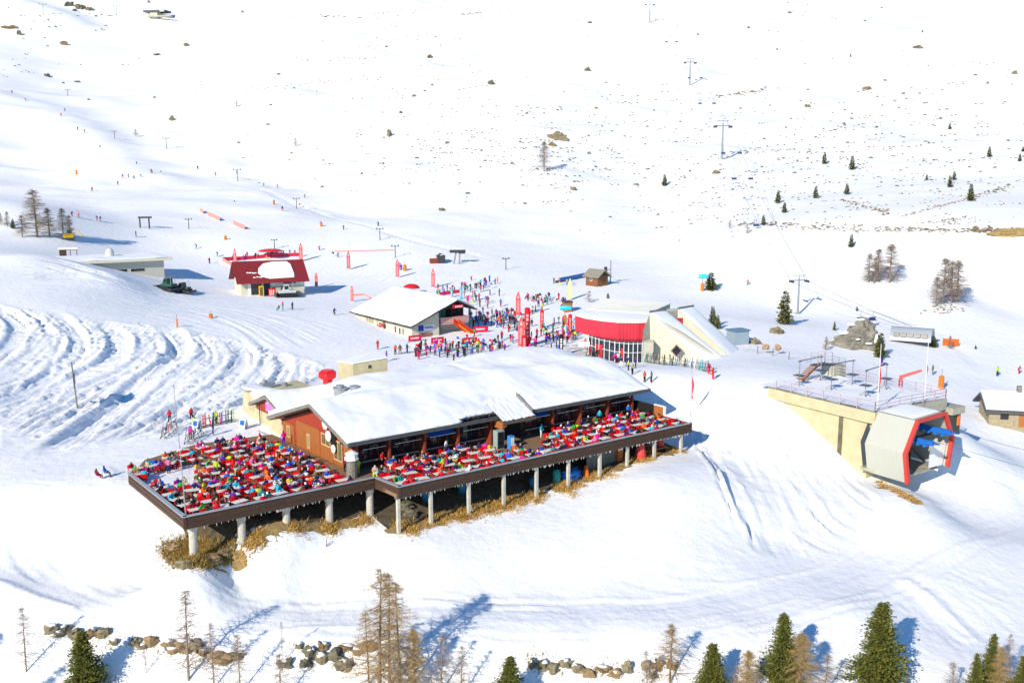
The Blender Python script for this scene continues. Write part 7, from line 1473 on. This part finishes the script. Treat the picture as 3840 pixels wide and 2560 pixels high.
def net(pts, hh, lab, m_, posts=True):
    W_ = [Vector(G(u, v)) for u, v in pts]; f = empty('safety_net', tuple(W_[0]), 0, lab, 'safety net', 'nets and barriers along the pistes'); b = MB(); V = []; Fc = []; k = 0
    full = []
    for a, c in zip(W_[:-1], W_[1:]):
        n = max(1, int((c-a).length/3))
        for i in range(n): q = a+(c-a)*(i/n); full.append(Vector((q.x, q.y, hgt(q.x, q.y))))
    full.append(W_[-1]); o0 = W_[0]
    for q in full: q = q-o0; V += [(q.x,q.y,q.z+.08),(q.x,q.y+.05,q.z+.08),(q.x,q.y+.05,q.z+hh),(q.x,q.y,q.z+hh)]
    for i in range(len(full)-1):
        a, c = 4*i, 4*i+4
        for e in range(4): Fc.append((a+e, a+(e+1)%4, c+(e+1)%4, c+e))
    b.add(V, Fc); b.build('mesh_panel', m_, f)
    for q in full[::2]: q = q-o0; MB().tube([(q.x,q.y,q.z-.2),(q.x,q.y,q.z+hh+.15)], .04, 5).build('net_post', STEEL, f)
NET = mat('red_net', (.80,.27,.22), .8)
net([(460,487),(467,491)],1.3,'short end of the red net high on the slope',NET); net([(478,496),(505,508)],1.3,'longer upper red net on the slope left of the drag lift',NET); net([(536,516),(562,527)],1.3,'lower red net on the slope left of the drag lift',NET)
net([(768,579),(905,576)],.35,'thin red rope fence running level across the practice slope',NET); net([(512,600),(560,598),(620,592),(690,589)],1.0,'red barrier around the children area behind the red roofed house',mat('crimson_barrier', (.60,.02,.06), .6)); net([(512,600),(530,612),(552,622)],.9,'red net leg going down left of the red roofed house',NET)
net([(812,680),(835,678),(858,690)],.4,'thin red net right of the flag beside the chalet roof',NET); net([(1010,680),(1060,672)],.8,'red mat barrier among the crowd behind the chalet',mat('crimson_barrier', (.60,.02,.06), .6))
net([(2165,795),(2202,796)],1.4,'orange banner fence in front of the bare larch at the right',mat('orange_pad', (.85,.17,.02), .6))
p = G(945,674); um = empty('red_parasol', p, 0, 'red parasol dome on the snow behind the chalet roof', 'parasol'); MB().dome(0,0,1.2,2.0,1.0,14,5).build('canopy', REDP, um); MB().cyl(0,0,-.2,1.4,.06,6).build('pole', STEEL, um)
p = G(622,592); um = empty('red_parasol', p, 0, 'flat wide red canopy in the children area behind the red roofed house', 'parasol'); MB().dome(0,0,1.7,3.4,.7,16,4).build('canopy', REDP, um); MB().cyl(0,0,-.2,1.9,.1,6).build('pole', STEEL_D, um)
p = G(1303,716); tb = empty('brown_bin', p, .3, 'brown square post box below the pale yellow flag', 'bin'); MB().hexa([(-.7,-.7,-.3),(.7,-.7,-.3),(.7,.7,-.3),(-.7,.7,-.3),(-.85,-.85,1.9),(.85,-.85,1.9),(.85,.85,1.9),(-.85,.85,1.9)]).build('box', WOOD_O, tb); MB().box(-.9,.9,-.9,.9,1.9,2.2).build('lid', STEEL_D, tb)
p = G(158,551); ym = empty('yellow_machine', p, .3, 'small yellow excavator parked under the bare larches at the left', 'excavator'); MB().box(-1.2,1.2,-.8,.8,.5,1.6).build('body', mat('yellow_machine_paint', (.85,.55,.01), .4), ym); MB().box(-1.4,1.4,-1,1,0,.5).build('tracks', STEEL_D, ym); MB().box(-.2,.9,-.6,.6,1.6,2.5).build('cab', GLASS, ym)
MB().tube([(1.1,0,1.3),(2.4,0,2.4),(3.1,0,.8)], .15, 6).build('arm', mat('yellow_machine_paint', (.85,.55,.01), .4), ym)
V = []; Fc = []
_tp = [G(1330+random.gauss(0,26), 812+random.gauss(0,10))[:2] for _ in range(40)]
patch('grey_snow_patch', _tp, .9, mat('mottled_grey_snow', (.55,.53,.50), .9, var=.12, scale=1.5))  # greyer patches laid over the snow before the station doors
# left pole with a flat board, whose shadow lies on the snow
p = G(178,937); lp = empty('signal_pole', p, 0, 'grey wooden pole carrying a flat board in the tracked snow at the left', 'pole'); h_ = px_m(106, p); MB().tube([(0,0,-.4),(-h_*.06,0,h_)], .10, 7).build('pole', mat('weathered_pole', (.20,.18,.15), .8), lp)
c_ = Vector(Ld.xy).normalized(); b = MB(); b.box(-1.9,1.9,-.03,.03,h_*.48,h_*.72); b.build('board', STEEL_D, lp, False, (-.15,0,0), 1.94)
fence_pts = [Vector(G(u, v)) for u, v in ((1708,808),(1740,813),(1775,818),(1812,826),(1850,832))]; ff = empty('pipe_fence', tuple(fence_pts[0]), 0, 'pale rusty pipe fence between the shed and the concrete deck', 'fence'); fence_run([tuple(q-fence_pts[0]) for q in fence_pts], ff, 'railing', 2.2, 1.3, RUSTR, .035, 2)
for (u, v, lab) in ((1758,812,'left brown dried plant tuft hung on the pipe fence'),(1786,814,'right pale brown plant tuft hung on the pipe fence')):
    p = G(u, v); tag(MB().blob((0,0,1.1),(.6,.4,.5),int(u),.5,9,6).build('dry_shrub', mat('dry_shrub', (.38,.25,.14), .9, var=.5, scale=4), None, False, p), lab, 'shrub')


p = G(750, 1256); tw = MB(); tw.tube([(0,0,-.1),(.02,0,.75)], .035, 5); tw.tube([(0,0,.1),(.35,.1,.45),(.75,.2,.55)], [.03,.02,.008], 5); tag(tw.build('dead_branch', STEEL_D, None, False, p), 'dark forked dead branch sticking out of the snow bank below the terrace', 'branch')
